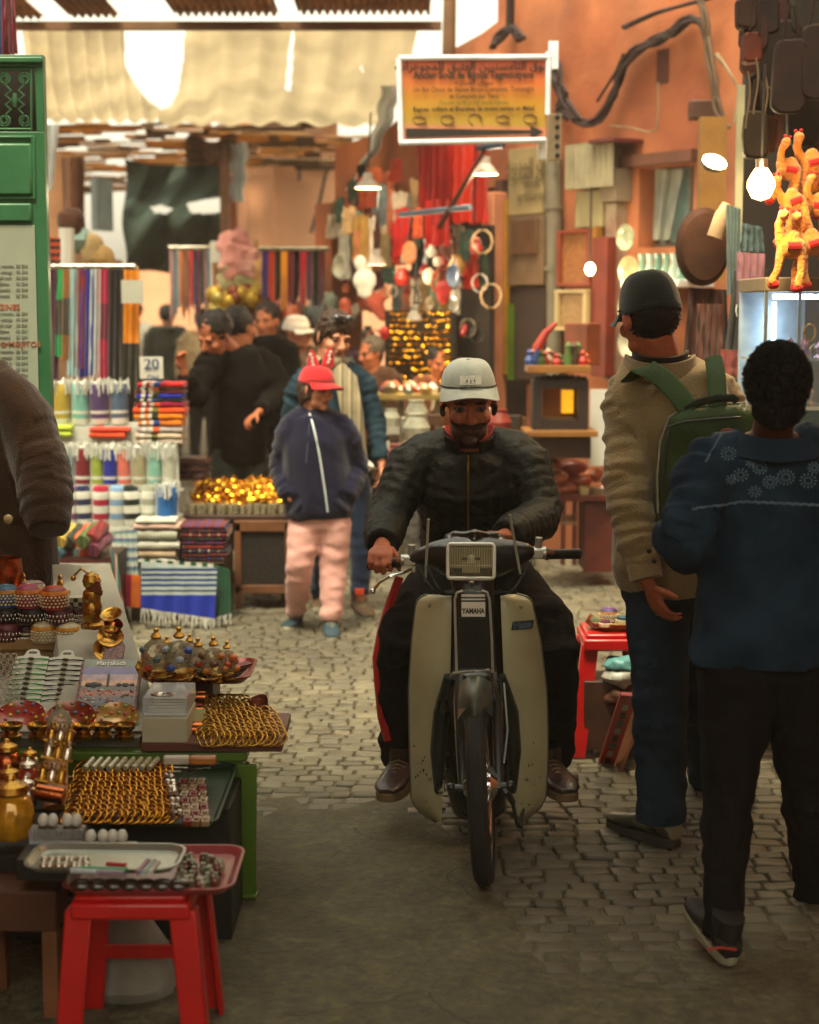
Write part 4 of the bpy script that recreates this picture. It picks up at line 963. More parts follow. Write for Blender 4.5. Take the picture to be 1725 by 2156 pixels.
bm = NB(); tube(bm, [P(x, y, yb - .06) for x, y in [(1386, 1080), (1385, 1000), (1391, 930), (1410, 878), (1440, 860), (1500, 853), (1570, 848)]], .0035, 6); obj('piping', bm, cloth('#9aa08a', 'pale_piping'), bp)
bm = NB(); tube(bm, [P(x, y, yb - .157) for x, y in [(1405, 900), (1440, 888), (1500, 882), (1560, 878)]], .003, 6); tube(bm, [P(x, y, yb - .158) for x, y in [(1402, 1010), (1402, 950), (1412, 908)]], .003, 6); obj('zip', bm, BLACK(), bp)
bm = NB(); tube(bm, [P(x, y, yb - .10) for x, y in [(1442, 862), (1470, 848), (1510, 838), (1545, 838), (1552, 846)]], [(.012, .005)] * 5, 8, V((0, 0, 1))); obj('carry_handle', bm, DGR, bp)
bm = NB(); sph(bm, P(1533, 912, yb - .16), (.026, .006, .016)); obj('round_patch', bm, mat('red_patch', '#6b2f25', .7), bp)
def strap(pts, w_, m, nm='shoulder_strap'):
 bm = NB(); P_ = [P(*q) for q in pts]; n = len(P_)
 tube(bm, P_, [(w_ / 2, .006)] * n, 12, V((1, 0, 0.3))); bmesh.ops.subdivide_edges(bm, edges=bm.edges[:], cuts=1, use_grid_fill=True); crumple(bm, .003, 30); return obj(nm, bm, m, bp, 60)
STR = mat('green_webbing', '#34502a', .8, bump=.7, bscale=260, var=.25)
strap([(1326, 800, 5.23), (1345, 778, 5.155), (1368, 778, 5.15), (1398, 798, 5.13), (1430, 832, 5.11), (1452, 866, 5.1)], .064, STR); strap([(1502, 752, 5.2), (1509, 790, 5.15), (1510, 830, 5.12), (1510, 868, 5.1)], .055, STR)
# ---- woman in the printed denim jacket, from behind
J = stand(.95, 4.28, R(183), 1.63)
J.update(hd=P(1630, 815, 4.26), nk=P(1625, 925, 4.34), ch=P(1622, 1040, 4.36), wa=P(1618, 1190, 4.4), pe=P(1612, 1330, 4.42),
         shr=P(1490, 985, 4.32), shl=P(1762, 985, 4.36), elr=P(1440, 1130, 4.2), ell=P(1830, 1180, 4.3), wrr=P(1460, 1165, 4.5), wrl=P(1800, 1300, 4.55),
         hpr=P(1560, 1400, 4.42), hpl=P(1680, 1400, 4.44), knr=P(1532, 1680, 4.34), knl=P(1700, 1680, 4.5), anr=P(1522, 1985, 4.2), anl=P(1712, 1930, 4.75))
wm = person(V((.95, 4.3, GZ)), 'woman seen from behind with short curly black hair and flower-printed denim jacket')
T = headT(J['hd'], R(180 + 8), R(2), 0)
mk_body(wm, J, 1.66, T, '#5b3222', vox=.005, face=True, hk=.92, hr=dict(d=V((.5, .8, 0)), pn=V((.5, 0, -.5)), curl=.8), hl=False)
DEN = mat('denim_blue', '#172b3c', .85, var=.35, vscale=9, bump=.8, bscale=240, col2='#1e3548', spec=.15)
jk3 = mk_top(wm, J, 1.66, DEN, 'jacket', hem=.075, fat=1.02, arm=(.076, .07, .056), vox=.0085, wr=.02, collar=-.02, tor=[(.215, .14), (.2, .145), (.18, .14), (.2, .15), (.18, .12), (.085, .08)], cuff=.93, seed=9, hemw=1.0)
NT = Matrix.Translation(J['nk'] + V((0, 0, .0))) @ Matrix.Rotation(R(183), 4, 'Z') @ Matrix.Rotation(R(-12), 4, 'X')
collar(jk3, DEN, .095, .1, .03, -.015, .7, .008, .045, .04)
FLW = cloth('#5c7484', 'pale_print', sheen=0)
def project_on(p0, ob, par):          # ray from the eye through p0 on to the jacket
 d = (p0 - V((0, 0, CH))).normalized(); inv = ob.matrix_basis.inverted(); o = V((0, 0, CH))
 L0 = par.location; ok, loc, nor, _ = ob.ray_cast(o - L0, d); return (loc + L0, nor) if ok else (None, None)
def flower(px, py, r_, n, ob, par, bm):
 for k in range(n):
  t = 2 * PI * k / n
  for rr_ in ((r_, 1.0), (r_ * .5, .7)):
   loc, nor = project_on(P(px + rr_[0] * math.cos(t), py + rr_[0] * .85 * math.sin(t), 4.2), ob, par)
   if loc is None: continue
   up = V((math.cos(t), 0, -math.sin(t))); _, s, o = basis(nor, up); fr = Matrix((s, o, nor)).transposed()
   sph(bm, loc + nor * .0008, (.0042 * rr_[1], .0024 * rr_[1], .0006), fr, 6, 4)
bm = NB()
for px, py, r_, n in ((1535, 955, 15, 12), (1570, 950, 12, 10), (1600, 985, 14, 12), (1625, 955, 16, 13), (1655, 1005, 17, 14), (1690, 960, 15, 12), (1560, 1000, 14, 10), (1622, 1015, 14, 12), (1702, 1012, 16, 12), (1590, 1050 - 15, 12, 9), (1540, 1010, 10, 8), (1668, 965, 9, 8), (1580, 975, 8, 7), (1715, 985, 12, 10)):
 flower(px, py, r_, n, jk3, wm, bm)
obj('flower_print', bm, FLW, jk3)
bm = NB(); prev = []
for i in range(46):
 x = 1458 + i * 6; y = 1072 - 16 * min(1, i / 18) + 8 * max(0, (i - 18) / 28) + 1.2 * math.sin(i * 2.2); loc, nor = project_on(P(x, y, 4.2), jk3, wm)
 if loc is not None: prev.append(loc + nor * .001)
tube(bm, prev, .0036, 5); crumple(bm, .002, 200); obj('frayed_seam', bm, FLW, jk3)
bm = NB(); prev = []
for i in range(14):
 loc, nor = project_on(P(1520 - i * 2.6, 915 + i * 4.4, 4.2), jk3, wm)
 if loc is not None: prev.append(loc + nor * .001)
if len(prev) > 2: tube(bm, prev, .003, 5); obj('shoulder_seam', bm, FLW, jk3)
else: bm.free()
BTR = mat('black_trousers', '#120f0d', .9, var=.3, bump=.4, bscale=160, spec=.15)
mk_legs(wm, J, 1.66, BTR, fat=1.0, r=(.12, .075, .058, .055), low=.97, vox=.0095, wr=.009, seed=4)
SNK = mat('dark_trainer', '#16130f', .7, var=.3, bump=.3); WSO = mat('pale_worn_sole', '#8a8872', .7, var=.4, vscale=30)
s1 = mk_shoe(wm, V((J['anr'].x, 4.2, GZ + .115)), V((-.25, 1, 0)), SNK, WSO, 1.0, -.25)
bm = NB(); tube(bm, [P(1490, 1999, 4.1), P(1520, 1996, 4.08), P(1550, 2000, 4.1)], .004, 6); obj('red_trim', bm, mat('red_trim', '#a8352a', .6), s1)
mk_shoe(wm, V((J['anl'].x, 4.75, GZ + .095)), V((.1, 1, 0)), SNK, MATS['dark_sole'], 1.0)
mk_hair(wm, T, 1.0, HAIRD, c=(0, .026, .02), r=(.076, .086, .092), amp=.004, sc=70, extra=[((0, .035, -.045), (.06, .062, .055))], fuzz=26000, flen=.009)
for sx in (-1, 1):
 bm = NB(); q = T @ V((sx * .082, .006, -.045)); tube(bm, [q + V((.008 * math.cos(t), 0, .008 * math.sin(t) - .004)) for t in [x * PI / 5 for x in range(10)]], .0012, 5, closed=True); obj('earring', bm, SILVER(), wm)
# ---- girl in the red cap
gy = 8.7
J = stand(-.47, gy, R(2), 1.40, .02)
J.update(hd=P(668, 820, gy), nk=P(660, 872, gy + .03), ch=P(664, 930, gy), wa=P(668, 1010, gy), pe=P(672, 1075, gy), shl=P(612, 905, gy), shr=P(725, 905, gy + .02), ell=P(594, 985, gy + .06), elr=P(752, 985, gy + .08), wrl=P(612, 1050, gy - .08), wrr=P(725, 1050, gy - .06),
         hpl=P(645, 1095, gy), hpr=P(705, 1095, gy), knl=P(630, 1195, gy - .05), knr=P(702, 1195, gy + .0), anl=P(622, 1296, gy + .22), anr=P(696, 1318, gy - .05))
gl = person(V((-.45, gy, .02)), 'girl in red eared cap, navy zip hoodie and pale pink trousers walking towards the viewer')
T = headT(J['hd'], R(48), R(8), R(4))
mk_body(gl, J, 1.42, T, '#b97a5a', vox=.006, hk=1.12, hl=False, hr=False)
NAVY = cloth('#10112a', 'navy_fleece', var=.15)
jk = mk_top(gl, J, 1.42, NAVY, 'hoodie', hem=.05, fat=1.2, arm=(.078, .07, .056), vox=.011, wr=.012, collar=.0, tor=[(.17, .125), (.185, .14), (.18, .14), (.175, .135), (.15, .11), (.08, .075)], cuff=.98, hoodlump=1.0, seed=11)
def zipper(pts, m, r_, par, nm='zip'):
 bm = NB(); q = []
 for x, y in pts:
  loc, nor = project_on(P(x, y, 5), jk, par)
  if loc is not None: q.append(loc + nor * .003)
 tube(bm, q, r_, 6); obj(nm, bm, m, par if False else jk)
zipper([(652, 872), (658, 890), (665, 920), (673, 960), (680, 1005), (686, 1045), (690, 1078)], mat('white_zip', '#b9c4c4', .4), .0055, gl)
zipper([(652, 890), (648, 940), (645, 975)], cloth('#3a3f5c', 'cord_grey'), .003, gl, 'draw_cord')
mk_legs(gl, J, 1.42, cloth('#cf9e94', 'pink_cotton', bump=.5, var=.12), fat=1.12, r=(.1, .08, .07, .056), low=.93, vox=.011, wr=.009, seed=8)
TS = mat('teal_trainer', '#1f3a44', .7, var=.4, vscale=30)
mk_shoe(gl, J['anl'] + V((0, 0, .0)), V((-.2, -1, 0)), TS, WSO, .95, -.2); mk_shoe(gl, V((J['anr'].x, gy - .05, .115)), V((.1, -1, 0)), TS, WSO, .98)
REDC = cloth('#b3262a', 'red_cap_cloth', var=.2)
cp = mk_cap(gl, T, 1.0, REDC, low=.035, brim=.085, h=.085)
for sx, (x, y) in ((-1, (655, 760)), (1, (696, 755))):
 bm = NB(); a, b = P(x + 6 * sx * -1, y + 16, gy), P(x, y - 24, gy); tube(bm, [a, lerp(a, b, .5), b], [(.034, .016), (.026, .012), (.004, .003)], 10); obj('cap_ear', bm, REDC, cp)
 for k in range(4):
  bm = NB(); sph(bm, lerp(a, b, .2 + k * .18) + V((rnd(-.01, .01), -.016, 0)), .008); obj('ear_spot', bm, cloth('#d0c4b8', 'off_white'), cp)
mk_hair(gl, T, 1.0, HAIRB, c=(0, .035, .0), r=(.078, .085, .085), amp=.004, extra=[((0.02, .07, -.09), (.05, .04, .08)), ((0.03, .085, -.15), (.04, .03, .06)), ((.066, .03, -.03), (.014, .035, .055)), ((-.066, .03, -.03), (.014, .035, .055))])
# ---- woman with sunglasses in her hair, denim jacket and long scarf
wy = 9.25
J = stand(-.4, wy, R(8), 1.72, .02)
J.update(hd=P(703, 708, wy), nk=P(690, 765, wy + .05), ch=P(700, 835, wy + .02), wa=P(708, 925, wy), pe=P(712, 1000, wy), shl=P(632, 805, wy + .05), shr=P(766, 800, wy + .05), ell=P(610, 890, wy + .1), elr=P(792, 890, wy + .05), wrl=P(620, 980, wy), wrr=P(803, 975, wy - .05),
         hpl=P(690, 1010, wy), hpr=P(745, 1010, wy), knl=P(688, 1130, wy + .05), knr=P(762, 1130, wy), anl=P(672, 1255, wy + .3), anr=P(758, 1262, wy))
w2 = person(V((-.35, wy, .02)), 'woman with sunglasses on her brown hair, blue denim jacket and long beige scarf, looking down')
T = headT(J['hd'], R(30), R(18), R(4))
mk_body(w2, J, 1.72, T, '#d0906e', vox=.005, hk=1.12, brow='#6a4630', hr=dict(curl=.6, d=V((.05, -.2, -1)), pn=V((-1, 0, 0))))
DEN2 = mat('denim_mid', '#1c303c', .85, var=.35, vscale=9, bump=.7, bscale=200, spec=.15, col2='#263e4a')
jk = mk_top(w2, J, 1.72, DEN2, 'jacket', hem=.03, fat=.96, arm=(.066, .058, .048), vox=.012, wr=.012, tor=[(.16, .115), (.165, .12), (.155, .12), (.17, .13), (.15, .11), (.075, .07)], cuff=.95)
SCF = cloth('#8f8468', 'beige_scarf', stripes=('X', .05, [(0, '#8f8468'), (.5, '#a89c7c'), (.75, '#6e6850')]))
bm = NB(); tube(bm, [P(708, 775, wy - .12), P(730, 800, wy - .15), P(742, 870, wy - .17), P(750, 940, wy - .16), P(756, 985, wy - .14)], [(.05, .02), (.06, .022), (.06, .018), (.055, .014), (.05, .012)], 14); crumple(bm, .012, 22)
q = NB();
tube(bm, [P(690, 762, wy + .05) + V((.085 * math.cos(t), -.03 - .085 * math.sin(t), .01 * math.sin(t * 3))) for t in [i * PI / 8 for i in range(16)]], .032, 10, closed=True); obj('scarf', bm, SCF, w2, 60)
q.free()
bm = NB(); tube(bm, [P(770, 985, wy - .12), P(778, 975, wy - .13)], .03, 8); obj('white_shirt_hem', bm, cloth('#cfcdbf', 'white_cotton'), w2)
mk_legs(w2, J, 1.72, cloth('#182a44', 'blue_jeans'), fat=1.0, r=(.09, .075, .058, .058), low=.93, vox=.012, wr=.008)
BRS = mat('brown_walking_shoe', '#5a4630', .7, var=.5, vscale=20)
s_ = mk_shoe(w2, V((J['anr'].x, wy, .12)), V((.3, -1, 0)), BRS, WSO, 1.1); mk_shoe(w2, J['anl'], V((0, -1, 0)), BRS, WSO, 1.05, -.2)
bm = NB(); box(bm, V((J['anr'].x, wy - .07, .17)), (.05, .03, .03)); obj('orange_tongue', bm, mat('orange_bright', '#d0481c', .6), s_)
mk_hair(w2, T, 1.1, HAIRB, c=(0, .016, .044), r=(.086, .094, .09), amp=.006, extra=[((0, .08, -.02), (.06, .05, .07)), ((.072, .03, -.01), (.018, .035, .05)), ((-.072, .03, -.01), (.018, .035, .05))])
bm = NB()
for sx in (-1, 1): sph(bm, T @ V((sx * .036, -.072, .128)), (.033, .02, .018), T.to_3x3(), 12, 8)
tube(bm, [T @ V((-.07, -.06, .118)), T @ V((0, -.088, .125)), T @ V((.07, -.06, .118)), T @ V((.088, .03, .07))], .004, 6)
obj('sunglasses', bm, mat('dark_lens', '#1a222c', .1, coat=1), w2)
# ---- man in black bending over the brass table, and the others behind
def simple(J, H, label, T, skin, top, trous, hair, yaw=0, legs=True, hk=1.1, vox=.009, fat=1.1, hands=True, base=None, cap=None, hoodlump=0, hl=None, hr=None, shoes=True):
 p = person(base or J['base'], label); mk_body(p, J, H, T, skin, vox=vox, hk=hk, hands=hands, hl=hl, hr=hr)
 mk_top(p, J, H, top, 'coat', hem=.06, fat=fat, arm=(.075, .065, .052), vox=.014, wr=.014, seed=rnd(0, 50), cuff=.96, hoodlump=hoodlump)
 if legs: mk_legs(p, J, H, trous, fat=1.0, vox=.014, wr=.01)
 if shoes:
  for e in 'lr': mk_shoe(p, J['an' + e], J['toel'], BLACK(), MATS['dark_sole'], 1.05)
 if hair: mk_hair(p, T, hk * H / 1.75, hair, amp=.008, sc=36)
 if cap: mk_cap(p, T, hk * H / 1.75, cap)
 return p
BCO = mat('black_wool', '#14110e', .95, var=.25, bump=.5, bscale=90, spec=.1);
by = 10.3
J = stand(-1.05, by, R(-35), 1.74, .02)
J.update(hd=P(452, 706, by - .15), nk=P(484, 740, by), ch=P(508, 800, by), wa=P(505, 880, by + .05), pe=P(500, 940, by + .1), shl=P(440, 765, by - .15), shr=P(560, 765, by + .1), ell=P(405, 850, by - .3), elr=P(598, 830, by), wrl=P(388, 785, by - .4), wrr=P(545, 868, by - .3),
         hpl=P(478, 955, by + .1), hpr=P(535, 955, by + .1), knl=P(472, 1060, by), knr=P(538, 1060, by + .05), anl=P(470, 1195, by + .1), anr=P(535, 1195, by + .15))
simple(J, 1.74, 'curly-haired man in a black coat leaning over the brass stall with one hand raised', headT(J['hd'], R(-38), R(30), R(5)), '#a5623f', BCO, mat('green_black_jeans', '#182019', .9), HAIRD, hk=1.12, vox=.007, fat=1.12, hl=dict(d=V((-.2, -.2, 1)), pn=V((.6, -.6, 0)), curl=.7), hr=dict(d=V((-.6, -.6, -.4)), pn=V((0, -.3, -1)), curl=.7))
J = stand(-.98, 11.3, R(160), 1.78, .02)
simple(place(J, hd=P(508, 690, 11.2), nk=P(512, 735, 11.2)), 1.76, 'man in a dark coat standing close behind the curly-haired man', headT(J['hd'], R(140), 0, 0), '#a5623f', BCO, BTR, HAIRD)
J = stand(-1.02, 12.3, R(-30), 1.72, .02)
simple(J, 1.72, 'bearded man in a black jacket facing the viewer behind the dark group', headT(J['hd'], R(-20), R(4), 0), '#b06c48', BCO, BTR, HAIRD, fat=1.05)
J = stand(-2.75, 19.5, R(185), 1.72, .02)
simple(J, 1.72, 'man in a dark olive jacket walking away in the far alley', headT(J['hd'], R(185), 0, 0), '#8a5236', cloth('#23261c', 'olive_dark'), BTR, HAIRD, vox=.012, hoodlump=1)
J = stand(-3.28, 20.5, 0, 1.76, .02)
p_ = simple(J, 1.76, 'person in a white jacket and sunglasses in the far alley', headT(J['hd'], 0, 0, 0), '#c08a6a', cloth('#b9b4a4', 'white_jacket'), BTR, HAIRB, vox=.012)
bm = NB(); T = headT(J['hd'], 0, 0, 0)
for sx in (-1, 1): sph(bm, T @ V((sx * .034, -.095, .003)), (.024, .01, .017))
tube(bm, [T @ V((-.05, -.1, .005)), T @ V((.05, -.1, .005))], .004, 6); obj('sunglasses', bm, MATS['dark_lens'], p_)
J = stand(-2.2, 18.2, R(170), 1.68, .02)
simple(J, 1.68, 'person in a cream coat walking away beside the olive jacket', headT(J['hd'], R(200), 0, 0), '#b98060', cloth('#a08c6a', 'cream_coat'), BTR, HAIRB, vox=.012)
J = stand(-.9, 12.9, R(190), 1.6, .02)
simple(place(J), 1.6, 'person in a pale pink flowered blouse behind the dark group', headT(J['hd'], R(150), R(5), 0), '#b06c48', cloth('#c9a390', 'pale_pink_blouse'), BTR, HAIRB, fat=1.2)
J = stand(-.79, 12.1, R(15), 1.64, .02)
simple(J, 1.64, 'person in a white cap with a red band behind the sunglasses woman', headT(J['hd'], R(60), R(5), 0), '#8a5236', cloth('#5a4434', 'brown_top'), BTR, None, cap=cloth('#cdc6b8', 'white_cap', stripes=('Z', .2, [(0, '#a8281c'), (.02, '#cdc6b8')])))
J = stand(-.27, 12.0, R(-20), 1.48, .02)
simple(J, 1.5, 'stallholder with grey hair sitting by the gold trinkets', headT(J['hd'], R(-50), R(10), 0), '#a5603c', cloth('#4a3020', 'brown_shirt'), BTR, mat('grey_hair', '#4f463a', .7, bump=1))
J = stand(.2, 11.75, R(10), 1.42, .02)
simple(J, 1.42, 'stallholder in a brown top sitting behind the small table', headT(J['hd'], R(20), R(15), 0), '#a5603c', cloth('#6a3c22', 'rust_shirt'), BTR, HAIRD)
# ---- figure in the brown wool cloak at the left edge
J = stand(-1.62, 5.9, R(20), 1.74)
J.update(nk=P(-45, 790, 5.9), hd=P(-60, 700, 5.9), ch=P(-20, 880, 5.9), wa=P(-5, 1030, 5.9), pe=P(10, 1180, 5.9), shr=P(48, 868, 5.85), shl=P(-120, 868, 6.0), elr=P(92, 1000, 5.75), wrr=P(100, 1105, 5.65), ell=P(-160, 1010, 6), wrl=P(-150, 1130, 5.9))
bc = person(V((-1.5, 5.9, GZ)), 'person at the left edge in a long brown wool hooded cloak with a pale button')
WOOL = mat('brown_wool', '#2b1b0e', .95, var=.3, vscale=10, bump=1.0, bscale=120, sheen=.2, spec=.08)
T = headT(J['hd'], R(20), 0, 0)
mk_body(bc, J, 1.74, T, SK1, vox=.007, hr=False, hl=False)
mk_top(bc, J, 1.74, WOOL, 'cloak', hem=.55, fat=1.15, arm=(.085, .085, .06), vox=.011, wr=.009, tor=[(.16, .15), (.165, .13), (.165, .13), (.165, .125), (.135, .11), (.09, .09)], cuff=1.12, seed=21, hoodlump=1.1)
bm = NB(); sph(bm, P(17, 1093, 5.6), (.016, .009, .016)); obj('button', bm, mat('bone_button', '#9c8a60', .4), bc)
mk_legs(bc, J, 1.74, WOOL, fat=1.0, waist=False)
for e in 'lr': mk_shoe(bc, J['an' + e], J['toel'], BLACK(), MATS['dark_sole'], 1.05)
# ================================================================ TOWEL AND RUG STALL (left, middle distance)
def plain(o): return o
st = thing('stall_shelf', V((-1.55, 9.4, .02)), 'stepped white-draped stall shelf carrying the rolled towels', 'stall')
WD_ = cloth('#b9bcb0', 'white_drape', var=.15)
for x0, x1, yb, yt, Y0, Y1 in ((100, 375, 895, 895, 9.5, 9.85), (118, 375, 1035, 1035, 9.25, 9.5), (125, 375, 1108, 1108, 9.05, 9.25)):
 bm = NB(); z = P(200, yb, Y0 + .03).z - .005; a, b = P(x0, yb, Y0), P(x1, yb, Y0)
 sheet(bm, lambda u, v: V((lerp(a.x, b.x, u), (lerp(Y0, Y1, v * 2 - 1) if v > .5 else Y0 + .012 * math.sin(u * 60) * (1 - v * 2)), z if v > .5 else lerp(.3, z, v * 2))), 90, 8, .004); obj('shelf_step', bm, WD_, st)
bm = NB(); a, b = P(98, 560, 9.9), P(98, 900, 9.9); c = P(285, 560, 9.9)
for q in (a, c): tube(bm, [q, V((q.x, q.y, .02))], .018, 8)
tube(bm, [a, c], .015, 8); obj('rail', bm, SILVER(), st)
def roll(dx0, dx1, dyt, dyb, Y, colr, label, stripes=None, fringe=True):
 p = P((dx0 + dx1) / 2, dyb, Y); r_ = (P(dx1, dyb, Y) - P(dx0, dyb, Y)).x / 2; h = P(0, dyt, Y).z - P(0, dyb, Y).z
 t = thing('rolled_towel', p, label, 'towel', 'rolled towels standing in rows on the stall', rnd(-.3, .3)); t.rotation_euler = (rnd(-.03, .06), rnd(-.04, .04), 0); bpy.context.view_layer.update()
 m = stripes or cloth(colr, 'towel_' + colr.strip('#') + str(int(dyb)), stripes=('Z', 1.0, [(0, '#c3c6ba'), (.035, colr), (.06, '#c3c6ba'), (.075, colr)]), var=.15)
 bm = NB(); lathe(bm, [(r_ * .9, 0), (r_ * .98, .01), (r_, h * .3), (r_ * 1.0, h * .75), (r_ * .93, h * .96), (r_ * .7, h), (0, h * .99)], Matrix.Identity(4), 20); crumple(bm, .006, 18, seed=dx0)
 o = obj('rolled_cloth', bm, m, None, 60, kind='x'); del o['kind']; o.parent = t
 if fringe:
  bm = NB()
  for _ in range(34):
   a = rnd(0, 6.28); q = V((r_ * .75 * math.cos(a), r_ * .75 * math.sin(a), h * .99)); e = rnd(.0, 1)
   tube(bm, [q, q + V((r_ * .4 * math.cos(a), r_ * .4 * math.sin(a), rnd(.0, .03))), q + V((r_ * rnd(.3, .6) * math.cos(a), r_ * rnd(.3, .6) * math.sin(a), -rnd(.02, .07)))], .0034, 5, caps=False)
  tube(bm, [V((r_ * .8 * math.cos(k), r_ * .8 * math.sin(k), h * .985)) for k in [i * PI / 6 for i in range(12)]], .009, 6, closed=True); crumple(bm, .004, 90)
  o = obj('fringe', bm, cloth('#c6cabf', 'fringe_white'), None, 60, kind='x'); del o['kind']; o.parent = t
 return t
CW = ['mustard', 'aqua', 'purple', 'slate blue']
for (x0, x1), c, n in zip(((107, 150), (150, 189), (189, 233), (233, 272)), ('#a39038', '#6fa79c', '#4a3960', '#475a70'), CW): roll(x0 + 1, x1 - 1, 806, 893, 9.57, c, n + ' rolled towel with white fringe in the top row under the scarves')
for (x0, x1), c, n in zip(((126, 157), (157, 189), (191, 218), (218, 248), (248, 277), (279, 309), (310, 340), (342, 374)), ('#8fa9ae', '#6e1f26', '#8b9a3c', '#27308e', '#c5695a', '#9a9272', '#7fb3a0', '#b3b8a4'), ('pale blue', 'dark red', 'olive green', 'royal blue', 'coral', 'beige', 'mint', 'off-white')):
 roll(x0 + 1, x1, 942, 1032, 9.3, c, n + ' rolled towel in the middle row of the towel stall')
for (x0, x1), c, n in zip(((131, 163), (163, 196), (196, 230), (231, 262), (261, 297), (297, 327), (329, 374)), ('#6e4668', '#1e2748', '#9a1f36', '#7394b4', '#15201c', '#8f9484', '#1f5c9c'), ('purple', 'navy', 'crimson', 'light blue', 'black', 'grey', 'plain blue')):
 m = cloth(c, 'band_' + c.strip('#'), stripes=('Z', .075, [(0, '#c6c9bd'), (.55, c)]), var=.12) if n != 'plain blue' else cloth(c)
 roll(x0, x1, 1022, 1108, 9.1, c, (n + ' and white banded' if n != 'plain blue' else n) + ' rolled towel in the bottom row', m, fringe=n == 'plain blue')
def folded(dx0, dx1, dyt, dyb, Y, m, label, depth=.22, name='folded_cloth', group=None, cat='cloth', dy=0):
 a, b = P(dx0, dyb, Y), P(dx1, dyb, Y); h = P(0, dyt, Y).z - a.z; bm = NB(); w_ = (b - a).x; n = 24
 def sec(t): s_ = math.sin(t); c_ = math.cos(t); return (.5 * math.copysign(abs(c_) ** .3, c_), .5 * math.copysign(abs(s_) ** .7, s_))
 ks = [i / 10 for i in range(11)]
 rings = [[bm.verts.new(V((a.x + w_ * k + .004 * math.sin(k * 9 + dyb), Y + depth / 2 + depth * sec(2 * PI * j / n)[0], a.z + h / 2 + h * sec(2 * PI * j / n)[1] * (1 if 0 < k < 1 else .8)))) for j in range(n)] for k in ks]
 for A, B in zip(rings, rings[1:]):
  for j in range(n): bm.faces.new((A[j], A[(j + 1) % n], B[(j + 1) % n], B[j]))
 bm.faces.new(rings[0]); bm.faces.new(rings[-1]); crumple(bm, .006, 20, seed=dyb)
 return obj(name, bm, m, None, 60, label=label, cat=cat, group=group)
def multi(c, name, seq): return cloth(c, name, stripes=('X', .26, seq), var=.12)
stk = [('#9a1216', 'bright red', 805, 816), ('#2b2418', 'dark olive', 814, 823), ('#5a1518', 'maroon', 821, 829), ('#1d2a94', 'royal blue', 828, 839), ('#151d1a', 'black', 838, 846), ('#8c1238', 'crimson', 845, 857), ('#c7481e', 'orange-red', 857, 871), ('#c97614', 'amber', 871, 884), ('#bf6a16', 'tangerine', 884, 898), ('#a29a94', 'pink-striped white', 898, 912), ('#b8a890', 'checked white', 912, 924), ('#9a9080', 'green-edged white', 924, 938)]
for k, (c, n, y0, y1) in enumerate(stk):
 seq = [(0, c), (.62, '#c3c0b4'), (.7, c), (.78, '#b9b5a6'), (.86, ['#203a7a', '#c8502a', '#6a6424', '#1c2a20'][k % 4])]
 folded(286 + rnd(-5, 5), 385 + rnd(-4, 4), y0, y1 + 1, 9.45, multi(c, 'stackcloth_%d' % k, seq), n + ' folded scarf in the tall stack under the price card', group='folded scarves stacked under the price card')
for k, (x0, x1, y0, y1, c, n) in enumerate([(108, 150, 897, 908, '#9fb23c', 'lime upper'), (108, 150, 908, 920, '#b5c84a', 'lime lower'), (188, 270, 900, 911, '#c0402a', 'coral upper'), (186, 262, 911, 924, '#cf4a26', 'orange-red lower')]):
 folded(x0, x1, y0, y1, 9.42, cloth(c, var=.12), n + ' folded towel lying between the top and middle rows', group='folded towels between the rows')
for k, (y0, y1, c, n) in enumerate([(1092, 1104, '#b5b9ac', 'plain white'), (1104, 1116, '#b4998a', 'pink-edged white'), (1116, 1140, '#a8ac9a', 'grey-ribbed white'), (1140, 1160, '#aeb0a2', 'cream'), (1160, 1176, '#a39078', 'tan-edged cream'), (1176, 1188, '#b2b4aa', 'bottom white')]):
 folded(285 + rnd(-4, 4), 372 + rnd(-4, 4), y0, y1 + 1, 8.95, cloth(c, 'wf%d' % k, stripes=('X', .018, [(0, c), (.6, '#8f9488')]) if k == 2 else None), n + ' folded blanket in the white stack above the blue cloth', .3, group='white folded blankets')
for k in range(10):
 y0 = 1106 + k * 8.4; c = ['#5a1416', '#14202a', '#6b1d16', '#1a1816', '#4a1030', '#7a2414', '#101c30', '#5a1a12', '#231812', '#2c3a1c'][k]
 folded(378 + rnd(-4, 4) + k * .8, 476 + rnd(-5, 5), y0, y0 + 9.4, 9.0, cloth(c, 'rugstack%d' % k, stripes=('X', .05, [(0, c), (.45, ['#1c3c84', '#8c2a18', '#a89a80', '#223c2a'][k % 4]), (.6, c), (.85, '#5a2c3c')])), '%s patterned folded rug in the dark stack beside the wooden cabinet' % ['red topmost', 'navy second', 'brick third', 'black fourth', 'plum middle', 'rust sixth', 'midnight seventh', 'brown eighth', 'dark ninth', 'olive lowest'][k], .28, 'folded_rug', 'dark folded rugs', 'rug')
